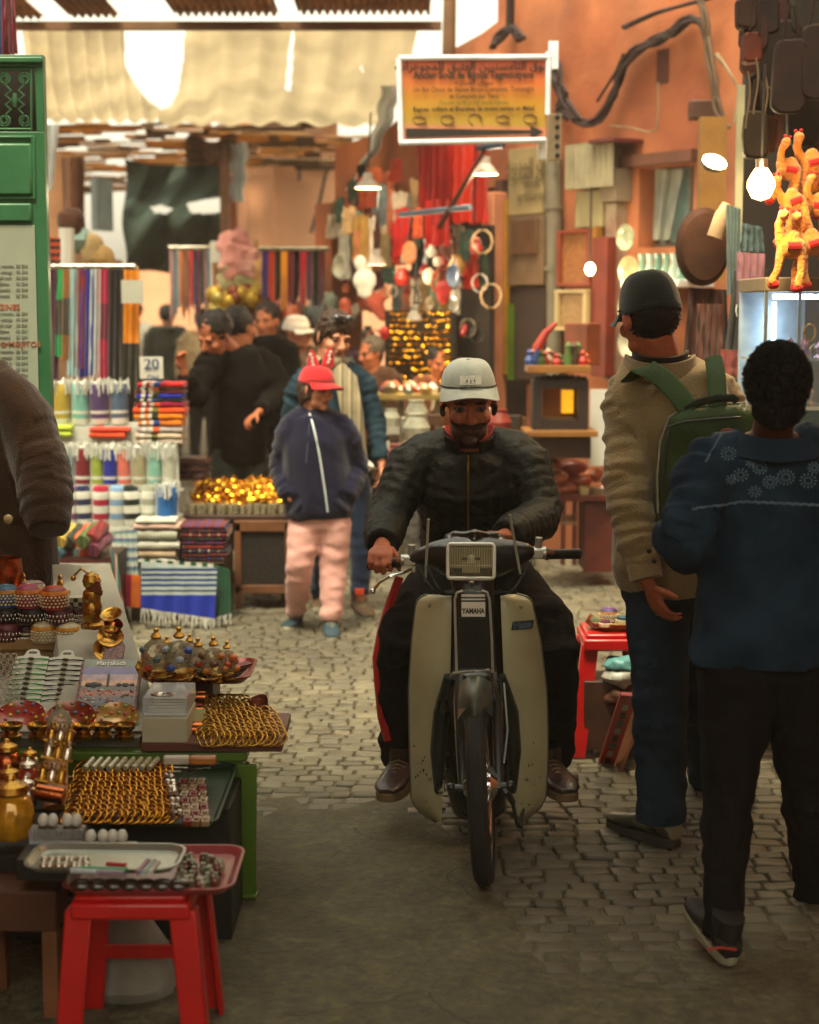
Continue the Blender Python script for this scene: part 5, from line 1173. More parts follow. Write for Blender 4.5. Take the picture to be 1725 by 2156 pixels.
# supporting chest behind the hanging cloths
bm = NB(); a, b = P(232, 1300, 9.02), P(476, 1300, 9.02); box(bm, ((a.x + b.x) / 2, 9.22, .19), (b.x - a.x, .36, .34)); obj('low_chest', bm, DWOOD(), label='low dark chest under the folded blankets', cat='chest', bevel=.006)
def drape(pts_top, pts_bot, Y, m, label, name='hanging_cloth', cat='cloth', wave=.012, fr=False, nf=8, group=None, parent=None, nu=40, nv=16, yb=None, th=.004, **k):
 (xa, ya), (xb, yb_) = pts_top; (xc, yc), (xd, yd) = pts_bot; Yb = yb or Y
 def f(u, v):
  p = P(lerp(lerp(xa, xb, u), lerp(xc, xd, u), v), lerp(lerp(ya, yb_, u), lerp(yc, yd, u), v), lerp(Y, Yb, v)); p.y += wave * math.sin(u * nf * PI + v * 1.2 + xa) * (.35 + .65 * v) + wave * .5 * noise.noise(V((u * 7 + xa, v * 4, 0))); return p
 bm = NB(); sheet(bm, f, nu, nv, th); o = obj(name, bm, m, parent, 60, label=label, cat=cat, group=group)
 if fr:
  bm = NB(); n = int(abs(xd - xc) / 3.2)
  for i in range(n):
   u = (i + .5) / n; q = f(u, 1); q2 = q + V((rnd(-.012, .012), rnd(-.01, .01), -rnd(.02, fr))); tube(bm, [q, lerp(q, q2, .5) + V((rnd(-.006, .006), 0, 0)), q2], [.0045, .0035, .002], 5, caps=False)
  obj('fringe', bm, cloth('#c6cabf', 'fringe_white'), o, 60)
 return o
BLUEC = cloth('#1c34a0', 'blue_throw', stripes=('Z', 1.0, [(0, '#1b319c'), (.125, '#a9b8b4'), (.138, '#243c70'), (.152, '#a9b8b4'), (.166, '#243c70'), (.18, '#a9b8b4'), (.194, '#243c70'), (.208, '#a9b8b4'), (.222, '#243c70'), (.236, '#a9b8b4'), (.25, '#243c70'), (.264, '#a9b8b4')]), var=.12)
drape(((298, 1182), (458, 1196)), ((298, 1280), (452, 1302)), 8.8, BLUEC, 'blue and white striped throw with white fringe hanging low on the stall', fr=.09, wave=.006)
drape(((458, 1190), (484, 1200)), ((454, 1300), (488, 1290)), 8.85, cloth('#1c4a34'), 'dark green fringed cloth beside the blue striped throw', fr=.08, nu=10, wave=.006)
drape(((296, 1176), (456, 1188)), ((298, 1183), (458, 1197)), 8.83, cloth('#1d4a30', 'green_check', stripes=('X', .06, [(0, '#1d4a30'), (.5, '#c0c4b6')])), 'green and white checked cloth edge above the blue throw', wave=.002, nv=2)
drape(((278, 1210), (296, 1212)), ((276, 1278), (295, 1279)), 8.87, cloth('#c8641a'), 'orange cloth strip hanging beside the blue throw', nu=8, wave=.004)
drape(((254, 1208), (279, 1210)), ((256, 1276), (277, 1278)), 8.89, cloth('#9a1f3a'), 'crimson cloth strip hanging beside the orange one', nu=8, wave=.004, fr=.08)
drape(((236, 1120), (288, 1115)), ((240, 1210), (292, 1212)), 8.95, cloth('#7fae98', 'gauze', stripes=('Z', .05, [(0, '#b9c2b8'), (.5, '#6f9a90'), (.7, '#5a6490')])), 'green and blue gauze cloth hanging in the middle of the stall', wave=.01)
drape(((232, 1150), (300, 1160)), ((236, 1240), (296, 1235)), 9.0, cloth('#b4bcb2', 'white_net', trans=.2), 'white netting cloth bunched under the gauze cloth', wave=.02)
# pile of small rugs on the striped table cloth
drape(((112, 1176), (232, 1180)), ((112, 1300), (246, 1300)), 8.5, cloth('#b5b8a8', 'maroon_stripe', stripes=('Z', .078, [(0, '#b9bbac'), (.55, '#4a1c1c')])), 'white table cloth with wide maroon stripes under the rolled rugs', 'table_cloth', 'table cloth', wave=.005)
drape(((232, 1150), (246, 1170)), ((246, 1300), (262, 1300)), 8.52, cloth('#2f5a5c', 'teal_stripe', stripes=('X', .03, [(0, '#3a6a6a'), (.5, '#8c2a24'), (.7, '#b5b5a4')])), 'teal and red striped blanket draped at the cloth corner', wave=.004, nu=10)
bm = NB(); a, b = P(110, 1290, 8.52), P(240, 1290, 8.52); box(bm, ((a.x + b.x) / 2, 8.8, .24), (b.x - a.x, .5, .42)); obj('low_table', bm, DWOOD(), label='low table hidden under the maroon striped cloth', cat='table')
rc = [('#2c5560', 'teal'), ('#8c2c38', 'red'), ('#3c4a28', 'olive'), ('#7a8a86', 'pale blue'), ('#a63a24', 'brick'), ('#5a2a3a', 'plum'), ('#a08a3c', 'mustard'), ('#2c3024', 'black'), ('#b5502a', 'orange'), ('#4a5a30', 'moss'), ('#6a1c1c', 'dark red')]
for k, (c, n) in enumerate(rc):
 x = 128 + (k % 6) * 16 + (k // 6) * 8; y = 1150 - (k // 6) * 24 + rnd(-6, 6); Y = 8.6 + rnd(0, .1); a = P(x - 12, y + 16, Y - .08); b = P(x + 18, y - 14, Y + .12); bm = NB()
 tube(bm, [lerp(a, b, i / 8) for i in range(9)], [.034, .037] + [.038] * 5 + [.037, .034], 14); crumple(bm, .006, 30, seed=k)
 obj('rolled_rug', bm, cloth(c, 'rug_' + n.replace(' ', '_'), stripes=('X', .03, [(0, c), (.7, '#%02x%02x%02x' % tuple(min(255, int(int(c[i:i+2], 16) * 1.35)) for i in (1, 3, 5)))])), label=n + ' rolled rug in the heap on the maroon striped cloth', cat='rug', group='rolled rugs heaped on the striped cloth')
# hanging scarves over the stall
sc = [(100, 127, 800, '#3d1730', None, 'plum'), (120, 134, 750, '#1c9a50', ('#3a3a20', .35, .75), 'green and olive'), (134, 150, 760, '#8c5a14', ('#3a3018', .32, .72), 'ochre and brown'), (146, 166, 790, '#8fb4b4', None, 'pale aqua'), (161, 181, 775, '#7a2820', None, 'brick red'), (172, 199, 795, '#20207c', None, 'royal blue'), (190, 214, 785, '#a5b0ac', None, 'silver grey'), (206, 230, 800, '#a3123c', ('#6a1c30', .3, .62), 'crimson'), (228, 262, 812, '#1a1412', None, 'black'), (259, 296, 815, '#c97c12', ('#262618', .95, 0), 'orange and black')]
for k, (x0, x1, yb, c, band, n) in enumerate(sc):
 H_ = (P(0, 566, 9.8).z - P(0, yb, 9.8).z)
 m = cloth(c, 'scarf%d' % k, stripes=None if not band else ('Z', H_ * 1.001, [(0, c if band[2] else band[0]), (1 - (band[2] or .62), band[0] if band[2] else c), (1 - band[1] * (1 if band[2] else 0) if band[2] else .9, c)]))
 drape(((x0, 566), (x1 - 2, 566)), ((x0 + rnd(-6, 2), yb), (x1 - 3, yb + rnd(-4, 4))), 9.8, m, n + ' scarf hanging from the rail above the rolled towels', 'hanging_scarf', 'scarf', fr=.05 if k in (3, 6, 7) else False, nf=5, nu=16, nv=14, group='scarves hanging over the towel stall', wave=.014)
# price cards
bm = NB(); box(bm, P(279, 614, 9.72), (.125, .004, .13)); obj('paper_sign', bm, mat('paper_grey', '#a5a898', .8, var=.15), label='pale paper sign pinned on the orange and black scarf', cat='sign')
bm = NB(); box(bm, P(319, 774, 9.42), (.128, .006, .12), rot3(.1)); pc = obj('price_card', bm, WHITE(), label='white card reading 20 DH on the folded scarf stack', cat='price card')
text('20', .085, facing(P(319, 767, 9.413)), mat('ink_blue', '#39506e', .7), pc, bold=.002); text('DH', .042, facing(P(322, 796, 9.413)), MATS['ink_blue'], pc, bold=.001)
# ================================================================ BRASS STALL (middle)
bs = thing('brass_stall_table', V((-1.02, 9.7, .02)), 'dark table with glass-edged top holding the gilded trinkets', 'table')
zt2 = .555
bm = NB(); a, b = P(382, 1085, 9.45), P(612, 1085, 9.45); box(bm, ((a.x + b.x) / 2, 9.85, zt2 - .015), (b.x - a.x, .8, .03)); obj('tabletop', bm, DWOOD(), bs, bevel=.004)
for x in (a.x + .04, b.x - .04):
 for y in (9.5, 10.2):
  bm = NB(); box(bm, (x, y, .28), (.04, .04, .5)); obj('leg', bm, DWOOD(), bs)
cb = thing('wooden_cabinet', V((P(552, 1290, 9.42).x, 9.5, .02)), 'small brown wooden cabinet with dark mesh front under the gilded trinkets', 'cabinet')
xa, xb_ = P(494, 1200, 9.4).x, P(614, 1200, 9.4).x
bm = NB(); box(bm, ((xa + xb_) / 2, 9.42, .5), (xb_ - xa, .03, .06)); box(bm, ((xa + xb_) / 2, 9.42, .145), (xb_ - xa, .03, .045))
for x in (xa + .018, xb_ - .018): box(bm, (x, 9.422, .27), (.036, .034, .5))
box(bm, ((xa + xb_) / 2, 9.62, .33), (xb_ - xa - .01, .36, .36)); obj('cabinet_frame', bm, WOOD(), cb, bevel=.003)
bm = NB(); box(bm, ((xa + xb_) / 2, 9.428, .32), (xb_ - xa - .07, .012, .3)); obj('mesh_panel', bm, mat('mesh_dark', '#1c130c', .7, var=.6, vscale=60, bump=1), cb)
GOLDB = mat('bright_gilt', '#e0a52c', .25, 1.0, var=.4, vscale=40, bump=.5, bscale=60, dirt=.1)
proto = None
def trinket(kind):
 bm = NB()
 if kind == 0:   # little oil lamp
  lathe(bm, [(0, 0), (.022, 0), (.012, .012), (.03, .025), (.034, .035), (.024, .048), (.008, .055), (.01, .06), (0, .068)], None, 12); tube(bm, [V((.03, 0, .03)), V((.05, 0, .034)), V((.064, 0, .048))], [.01, .007, .005], 6); tube(bm, [V((-.03, 0, .04)), V((-.05, 0, .045)), V((-.05, 0, .022)), V((-.03, 0, .02))], .003, 5)
 elif kind == 1: # small pot with lid
  lathe(bm, [(0, 0), (.024, 0), (.03, .02), (.026, .042), (.02, .046), (.02, .052), (.012, .064), (.004, .068), (.006, .076), (0, .08)], None, 12)
 elif kind == 2: # camel-like / leaf dish
  lathe(bm, [(0, .004), (.02, .004), (.042, .016), (.045, .018), (.04, .012), (.018, 0), (0, 0)], None, 14); crumple(bm, .008, 40)
 else:           # glass tea cup
  lathe(bm, [(0, 0), (.02, 0), (.022, .03), (.028, .06), (.026, .06), (.019, .03), (.017, .004), (0, .004)], None, 12)
 return bm
tk = []
for kind, m, nm, lb in ((0, GOLDB, 'gilt_lamp', 'lamp'), (1, GOLDB, 'gilt_pot', 'pot'), (2, GOLD(), 'brass_dish', 'dish'), (3, glassmat('cup_glass', '#b8b090', .05, .3), 'tea_glass', 'glass')):
 o = obj(nm, trinket(kind), m, None, 60, label='tiny gilded %s among the trinkets on the middle brass stall' % lb if kind < 3 else 'small gold-tinted tea glass along the front edge of the middle brass stall', cat=lb, group='gilded trinkets on the middle brass stall' if kind < 3 else 'tea glasses along the brass stall edge'); o.location = (0, 0, -50); tk.append(o)
first = [True] * 4
def put(k, loc, **q):
 if first[k]: o = tk[k]; first[k] = False; o.location = loc; o.rotation_euler = (0, 0, rnd(0, 6)); o.scale = (q.get('scale', 1),) * 3
 else: o = dup(tk[k], loc, (0, 0, rnd(0, 6)), scale=q.get('scale', 1))
 return o
random.seed(3)
for j in range(7):
 for i in range(15):
  x = lerp(a.x + .04, b.x - .04, (i + rnd(.2, .8)) / 15); y = 9.52 + j * .1
  kk = 3 if j == 0 else random.choice([0, 1, 2, 0]); o = put(kk, V((x, y, zt2 + .012 * j)), scale=rnd(.8, 1) if j == 0 else rnd(.9, 1.6)); o['label'] = 'tiny gilded %s in the %s row, %s of the brass stall' % (['lamp', 'pot', 'dish', 'tea glass'][kk], ORD[j], LMR(i / 15))
bm = NB(); box(bm, ((a.x + b.x) / 2, 9.9, zt2 + .03), (b.x - a.x - .08, .6, .05)); obj('display_block', bm, mat('ochre_cloth', '#7a5418', .9), bs)
for k in range(9):
 y0 = 965 + k * 5.2; folded(374 + rnd(-3, 3), 432 + k * .5 + rnd(-6, 6), y0, y0 + 5.6, 9.75, mat('leather_%d' % (k % 3), ['#3a1a10', '#5a2a16', '#2a140e'][k % 3], .5, var=.3), '%s brown leather piece in the flat stack behind the brass stall' % ['topmost', 'second', 'third', 'fourth', 'fifth', 'sixth', 'seventh', 'eighth', 'lowest'][k], .22, 'leather_piece', 'flat leather pieces', 'leather')
# ================================================================ FRONT LEFT STALL
random.seed(5)
TZ = .49
def T4(p, rx=0, ry=0, rz_=0, s=1): return Matrix.Translation(p) @ rot3(rx, ry, rz_).to_4x4() @ Matrix.Scale(s, 4)
GRP = mat('green_plastic', '#4a6a12', .4, var=.2, vscale=8, coat=.2, dirt=.1)
RDP = mat('red_plastic', '#b01010', .35, var=.15, vscale=8, coat=.2)
def plastic_table(x0, x1, y0, y1, zt, m, label, nm='plastic_table', cat='table', legw=.05, splay=.02, brace=True):
 t = thing(nm, V(((x0 + x1) / 2, (y0 + y1) / 2, GZ)), label, cat)
 bm = NB(); box(bm, ((x0 + x1) / 2, (y0 + y1) / 2, zt - .015), (x1 - x0, y1 - y0, .03)); box(bm, ((x0 + x1) / 2, (y0 + y1) / 2, zt - .05), (x1 - x0 - .03, y1 - y0 - .03, .05)); obj('tabletop', bm, m, t, bevel=.006)
 for sx, x in ((-1, x0), (1, x1)):
  for sy, y in ((-1, y0), (1, y1)):
   bm = NB(); xi = x - sx * legw * .5; yi = y - sy * legw * .5
   xi -= .1 * (sy > 0) * sx; q = [(xi, yi, zt - .04), (xi + sx * splay * (sy < 0), yi + sy * splay, GZ + .004)]
   tp, bt = V(q[0]), V(q[1]); prism(bm, [(-legw * .62, (tp - bt).length), (legw * .62, (tp - bt).length), (legw * .5, 0), (-legw * .5, 0)], Matrix.Translation(bt) @ Matrix.Rotation(R(90), 4, 'X'), .012)
   box(bm, lerp(tp, bt, .5) + V((sx * legw * .45, -sy * .018, 0)), (.01, .045, (tp - bt).length * .98), rot3(0, math.atan2((tp - bt).x, (tp - bt).z), 0)); box(bm, bt + V((0, -sy * .01, .006)), (legw * 1.15, .05, .012))
   obj('leg', bm, m, t, bevel=.003)
 if brace:
  bm = NB(); z = zt * .45; box(bm, ((x0 + x1) / 2, y0 + .03, z), (x1 - x0 - legw * 1.6, .012, .035)); box(bm, ((x0 + x1) / 2, y1 - .03, z), (x1 - x0 - legw * 1.6, .012, .035)); obj('brace', bm, m, t)
 return t
xr = G(513, 1575, TZ).x
plastic_table(-1.35, xr + .005, 4.66, 5.25, TZ - .02, GRP, 'green plastic table under the front left souvenirs, its right leg in plain view', legw=.062, splay=.02)
# display boards and cloth
bm = NB(); a, b = G(296, 1572, TZ), G(594, 1572, TZ); box(bm, ((a.x + b.x) / 2, a.y + .18, TZ - .003), (b.x - a.x, .36, .026)); obj('wooden_board', bm, mat('red_brown_board', '#5c2f22', .5, var=.3, bump=.3), label='reddish wooden board carrying the overlapping gold bangles', cat='board', bevel=.003)
bm = NB(); a2 = G(0, 1560, TZ); box(bm, (-1.25, a2.y + .3, TZ - .005), (2 * (a.x + 1.25) - .02, .6, .03)); obj('display_board', bm, mat('metal_edge', '#5a564a', .4, .5, var=.3), label='grey metal-edged board under the mosaic bowls', cat='board', bevel=.003)
bm = NB()
def dc(u, v):
 p = V((lerp(-1.6, lerp(-.66, -1.02, v), u), lerp(4.75, 5.75, v), TZ + .012 + (max(0, (v - .3) / .7) * .33 if u > .66 else max(0, (v - .62) / .38) * .1) + .008 * noise.noise(V((u * 9, v * 9, 1))))); return p
sheet(bm, dc, 30, 30, .004); obj('display_cloth', bm, cloth('#9b998c', 'white_plastic_cloth', var=.12, bump=.3), label='white cloth sloping down under the front left souvenirs', cat='cloth')
bm = NB(); p0, p1 = P(-20, 1356, 5.42), P(184, 1357, 5.42); box(bm, (p0 + p1) / 2 + V((0, .12, 0)), ((p1 - p0).x, .26, .036)); box(bm, (p0 + p1) / 2 + V((0, .12, -.16)), ((p1 - p0).x - .05, .2, .28)); shelf = obj('display_plank', bm, mat('pale_plank', '#8a6c40', .6, var=.3, bump=.4), label='pale wooden plank carrying three tiers of inlaid trinket boxes', cat='plank', bevel=.003)
PZ = p0.z + .018
# trinket boxes
def beadbox(x, dyb, Y, r_, h, cols, label, nm='woven_box', dome=True, inl=False, grp=None):
 p = P(x, dyb, Y); bm = NB(); n = 26; prof = [(0, 0), (r_ * .95, 0), (r_, .004)]
 body = h * (.62 if dome else .78)
 prof += [(r_, body), (r_ * .97, body + .002), (r_ * 1.02, body + .004)]
 if dome: prof += [(r_ * 1.0 * math.cos(t), body + .006 + (h - body) * math.sin(t)) for t in [i * PI / 16 for i in range(1, 8)]] + [(0, h)]
 else: prof += [(r_ * 1.02, h - .006), (r_ * .96, h), (0, h)]
 lathe(bm, prof, Matrix.Translation(p), n)
 z0 = p.z
 for f in bm.faces:
  zz = (f.calc_center_median().z - z0) / h; f.material_index = int(zz * 5.99) % len(cols)
 # beads
 rows = 4 if not inl else 2
 for j in range(rows):
  zz = h * (.16 + j * (.6 / rows)); zz = min(zz, body * .95)
  for k in range(22):
   t = 2 * PI * (k + .5 * (j % 2)) / 22; sph(bm, p + V((r_ * 1.01 * math.cos(t), r_ * 1.01 * math.sin(t), zz)), (.0042, .0042, .0036) if not inl else (.003, .003, .0065), None, 6, 4, mi=len(cols))
 if dome:
  for k in range(14):
   t = 2 * PI * k / 14; sph(bm, p + V((r_ * .62 * math.cos(t), r_ * .62 * math.sin(t), body + (h - body) * .8)), .0045, None, 6, 4, mi=len(cols))
  sph(bm, p + V((0, 0, h)), .007, None, 8, 6, mi=len(cols))
 return obj(nm, bm, [mat('bb_' + c.strip('#'), c, .45, var=.3, vscale=60, bump=.6, bscale=150) for c in cols] + [SILVER() if inl else mat('bead_cream', '#c0b08a', .3, var=.4, vscale=90)], None, 45, label=label, cat='box', group=grp)
g1 = 'trinket boxes stacked on the plank'
beadbox(14, 1276, 5.45, .042, .066, ['#1c5a70', '#a8741c', '#1c4a70'], 'blue and yellow woven trinket box, leftmost of the top tier', grp=g1)
beadbox(60, 1278, 5.43, .042, .07, ['#8c2c4a', '#b0641c', '#7a1c3c'], 'pink and orange domed woven box in the middle of the top tier', grp=g1)
beadbox(115, 1281, 5.43, .044, .07, ['#a02c14', '#c0701c', '#7a1c14'], 'red and orange domed woven box, rightmost of the top tier', grp=g1)
beadbox(68, 1245, 5.52, .038, .03, ['#8a8478', '#5a2030'], 'silvery domed box half hidden behind the pink woven box', grp=g1)
bx = ['#161410', '#2a2a24', '#161410']
beadbox(14, 1305, 5.46, .045, .045, bx, 'black box with silver inlay, leftmost in the second tier', 'inlaid_box', False, True, g1)
beadbox(70, 1306, 5.45, .045, .046, bx, 'black inlaid box with a red stone in the middle of the second tier', 'inlaid_box', False, True, g1)
beadbox(126, 1309, 5.44, .043, .052, ['#4a1220', '#3a0e1a'], 'maroon leather box with silver studs in the second tier', 'studded_box', False, True, g1)
beadbox(165, 1308, 5.46, .024, .042, ['#3a1018', '#2a0c14'], 'small dark maroon box at the right end of the second tier', 'studded_box', False, True, g1)
beadbox(18, 1348, 5.44, .043, .055, ['#4a1422', '#5a1c2a'], 'round maroon studded box, leftmost in the lowest tier', 'studded_box', True, True, g1)
beadbox(56, 1347, 5.44, .022, .045, ['#3a1018', '#2a0c14'], 'narrow dark red box between maroon and cream boxes', 'studded_box', False, True, g1)
cr = ['#a59c7a', '#b8801c', '#a59c7a', '#a59c7a', '#b8801c', '#b0a684']
beadbox(92, 1351, 5.42, .039, .062, cr, 'cream bone box with gold bands, left one of the pair in the lowest tier', 'bone_box', True, False, g1)
beadbox(144, 1352, 5.42, .04, .06, cr, 'cream bone box with gold bands, right one of the pair in the lowest tier', 'bone_box', True, False, g1)
beadbox(187, 1350, 5.44, .034, .05, cr, 'smaller cream bone box beside the brass pepper mill', 'bone_box', True, False, g1)
bm = NB(); p = P(163, 1284, 5.5); box(bm, p + V((0, 0, .022)), (.075, .05, .044)); ck = []
for i in range(5):
 for j in range(3):
  if (i + j) % 2 == 0: box(bm, p + V((-.03 + i * .015, -.0255, .008 + j * .014)), (.0145, .002, .0135), mi=1)
obj('checkered_box', bm, [mat('bone', '#a8a48c', .4), BLACK()], label='black and white checkered box behind the brass pepper mill', cat='box')
# copper mug, brass mill, little figures
bm = NB(); p = P(14, 1233, 5.6); lathe(bm, [(0, 0), (.046, 0), (.052, .02), (.054, .05), (.05, .088), (.053, .094), (.049, .092), (.048, .05), (.045, .01), (0, .008)], Matrix.Translation(p), 28); cm = obj('copper_mug', bm, mat('hammered_copper', '#b0532c', .22, 1, var=.2, bump=.6, bscale=60), label='shiny copper mug at the left edge above the woven boxes', cat='mug')
bm = NB(); box(bm, P(40, 1247, 5.6), (.34, .12, .008)); obj('brass_tray', bm, GOLD(), label='flat brass tray under the copper mug', cat='tray', bevel=.002)
for k, (x, y, lb) in enumerate(((50, 1226, 'leftmost small brass figurine beside the copper mug'), (127, 1228, 'small brass figurine standing behind the red woven box'))):
 bm = NB(); lathe(bm, [(0, 0), (.012, 0), (.008, .01), (.012, .022), (.006, .034), (.008, .042), (.003, .052), (0, .056)], Matrix.Translation(P(x, y + 14, 5.6)), 10); obj('brass_figurine', bm, GOLD(), label=lb, cat='figurine')
bm = NB(); p = P(195, 1322, 5.3); lathe(bm, [(0, 0), (.036, 0), (.038, .012), (.026, .02), (.03, .04), (.032, .07), (.026, .085), (.03, .095), (.028, .115), (.018, .125), (.026, .135), (.03, .15), (.022, .17), (.008, .175), (0, .18)], Matrix.Translation(p), 20); crumple(bm, .003, 80)
mill = obj('pepper_mill', bm, GOLD(), label='tall ornate brass pepper mill at the end of the trinket boxes', cat='mill')
bm = NB(); tube(bm, [p + V((0, 0, .165)), p + V((-.03, -.01, .19)), p + V((-.055, -.01, .165))], .004, 6); sph(bm, p + V((-.055, -.01, .16)), .009); obj('crank', bm, GOLD(), mill)
bm = NB()
for k in range(4): tube(bm, [P(184 + k * 2, 1222 + k * 7, 5.28), P(210 + k * 2, 1228 + k * 7, 5.28)], [(.009, .006)] * 2, 8)
obj('bangle_bundle', bm, mat('copper_brown', '#6a3a20', .35, .8), label='bundle of dark copper bangles on top of the pepper mill', cat='bangles')
for k, (x, y, s, lb) in enumerate(((236, 1300, 1.0, 'gold saucer tilted at the right of the pepper mill'), (238, 1322, .9, 'pinkish copper leaf dish below the gold saucer'), (232, 1345, 1.15, 'round gold dish under the copper leaf dish'), (222, 1372, 1.1, 'tarnished brass bowl behind the cork-handled board'))):
 bm = NB(); lathe(bm, [(0, 0), (.02, 0), (.045, .018), (.058, .022), (.056, .025), (.04, .02), (.018, .004), (0, .004)], T4(P(x, y, 5.25 - k * .03), R(28 + 8 * k), R(10 * (k - 1)), 0, s * .62), 22); crumple(bm, .004, 40); obj('metal_dish', bm, [GOLD(), COPPER()][k == 1], label=lb, cat='dish')
# bracelet cards
def card(x, y0, y1, w_, c, lb, nm='bracelet_card'):
 t = thing(nm, P(x, y1, 5.12), lb, 'card'); a = P(x, y1, 5.08); b = P(x, y0, 5.26); up = b - a; M = facing(lerp(a, b, .5), V((1, 0, 0)), up); h = up.length; hw = w_ / 2
 bm = NB(); prism(bm, [(-hw, -h / 2), (hw, -h / 2), (hw, h * .36), (hw * .5, h * .38), (hw * .35, h * .47), (hw * .15, h * .5), (-hw * .15, h * .5), (-hw * .35, h * .47), (-hw * .5, h * .38), (-hw, h * .36)], M, .003); obj('card_backing', bm, mat('card_white', '#b9bcab', .5, var=.1), t)
 bm = NB(); prism(bm, rr(.013, .004, .0035, 3), M @ Matrix.Translation((0, h * .435, .0022)), .001); obj('hang_hole', bm, BLACK(), t)
 for j in range(9):
  yy = h * (.3 - j * .088); bm = NB(); tube(bm, [M @ V((-hw * 1.03, yy + rnd(-.002, .002), .003)), M @ V((-hw * .5, yy + rnd(-.003, .003), .006)), M @ V((0, yy, .006)), M @ V((hw * .5, yy + rnd(-.003, .003), .006)), M @ V((hw * 1.03, yy + rnd(-.002, .002), .003))], [.0022] * 5, 6)
  br = obj('bracelet_cord', bm, c, t); bm = NB(); sph(bm, M @ V((0, yy, .008)), (.011, .004, .007), M.to_3x3(), 8, 6); obj('bracelet_charm', bm, mat('charm_bronze', '#6a6350', .35, .8), br)
card(59, 1368, 1486, .105, mat('green_cord', '#0c8a3c', .7), 'white card of bright green cord bracelets'); card(132, 1370, 1488, .105, mat('navy_cord', '#1c1c3c', .7), 'white card of dark navy cord bracelets')
bm = NB(); M = facing(P(8, 1430, 5.1), V((1, .1, 0)), V((0, .3, 1)))
for i in range(9):
 for j in range(5):
  cx, cy = -.05 + j * .02 + .01 * (i % 2), -.075 + i * .018
  tube(bm, [M @ V((cx + .0085 * math.cos(t), cy + .0085 * math.sin(t), 0)) for t in [k * PI / 4 for k in range(8)]], .0022, 5, closed=True)
obj('crochet_doily', bm, cloth('#a9a794', 'crochet'), label='white crocheted lace piece at the left edge beside the bracelet cards', cat='lace')
# the souvenir board with a handle
mb = thing('souvenir_board', P(230, 1500, 5.0), 'mosaic-framed souvenir board with a sunset town picture and the word Marrakech', 'souvenir')
a, b = P(230, 1497, 4.98), P(230, 1392, 5.12); up = b - a; M = facing(lerp(a, b, .5), V((1, .0, 0)), up); h = up.length; hw = .093
MOS = mat('mosaic_rim', '#8a5a50', .4, var=.6, vscale=160, col2='#4a3a48', bump=.5, bscale=200)
bm = NB(); prism(bm, [(-hw, -h / 2), (hw, -h / 2), (hw, h / 2 - .01), (hw - .012, h / 2), (.036, h / 2), (.03, h / 2 + .012), (.032, h / 2 + .055), (.022, h / 2 + .074), (-.022, h / 2 + .074), (-.032, h / 2 + .055), (-.03, h / 2 + .012), (-.036, h / 2), (-hw + .012, h / 2), (-hw, h / 2 - .01)], M, .012); obj('board_body', bm, MOS, mb, bevel=.002)
bands = [(.5, .34, '#4f5e4a'), (.34, .2, '#4a3f86'), (.2, .08, '#9a7a8a'), (.08, -.02, '#c08a5a'), (-.02, -.12, '#241c1c'), (-.12, -.24, '#8a3818'), (-.24, -.36, '#3c3c4c'), (-.36, -.49, '#2a2632')]
for y1, y0, c in bands:
 bm = NB(); sheet(bm, lambda u, v: M @ V(((u - .5) * 2 * (hw - .009), h * (lerp(y0, y1, v) + (.012 * math.sin(u * 9 + y0 * 30) if .1 < v < .9 else 0)) , .0068)), 20, 3); obj('picture_band', bm, mat('pic_' + c.strip('#'), c, .25, var=.5, vscale=40), mb)
bm = NB();
prism(bm, [(-.0035, -.02), (.0035, -.02), (.003, .02), (.0012, .026), (0, .031), (-.0012, .026), (-.003, .02)], M @ Matrix.Translation((-.004, h * .07, .0078)), .0012)
for x, r_ in ((-.06, .012), (-.045, .015), (-.03, .01), (.03, .009), (.05, .011), (.07, .008)): sph(bm, M @ V((x, -h * .01, .0075)), (r_, r_ * .7, .001), M.to_3x3(), 10, 6)
obj('picture_silhouette', bm, BLACK(), mb)
bm = NB()
for k in range(46): sph(bm, M @ V((rnd(-.08, .08), h * rnd(-.45, -.1), .0082)), (rnd(.002, .007), rnd(.0015, .0035), .0007), M.to_3x3(), 6, 4, mi=random.choice([0, 1, 2]))
obj('picture_lights', bm, [mat('pic_orange', '#c8561c', .3), mat('pic_cream', '#cfc8b8', .2), mat('pic_dark', '#1c1620', .3)], mb)
text('Marrakech', .023, M @ Matrix.Translation((-.002, h * .415, .0085)) @ Matrix.Shear('XZ', 4, (0, 0)), mat('pic_white', '#d8d6cc', .4), mb, sx=.9, bold=.0005)
bm = NB(); sph(bm, M @ V((0, h / 2 + .058, .0065)), (.006, .006, .001), M.to_3x3()); obj('hang_hole', bm, BLACK(), mb)
# mosaic bowls
def bowl(x, y, Y, r_, c, lb, tilt=28, dots=('#2c6a5a', '#b8a02c', '#8c1c2c', '#3c5a8a')):
 M = T4(P(x, y, Y), R(tilt)); bm = NB(); lathe(bm, [(0, 0), (r_ * .4, 0), (r_ * .8, r_ * .22), (r_, r_ * .42), (r_ * .97, r_ * .45), (r_ * .75, r_ * .25), (r_ * .38, .006), (0, .005)], M, 26)
 for k in range(26):
  t = 2 * PI * k / 13 + (.2 if k > 12 else 0); q = .9 if k > 12 else .62; zz = r_ * (.385 if k > 12 else .19); sph(bm, M @ V((r_ * q * math.cos(t), r_ * q * math.sin(t), zz)), (.007, .007, .003), M.to_3x3(), 8, 5, mi=1 + k % 4)
 return obj('mosaic_bowl', bm, [c] + [mat('dot_' + d.strip('#'), d, .2) for d in dots], label=lb, cat='bowl')
bowl(44, 1528, 4.83, .076, mat('red_lacquer', '#9a3a2c', .25, var=.4, vscale=30, coat=.5), 'red mosaic bowl at the left edge of the metal-edged board')
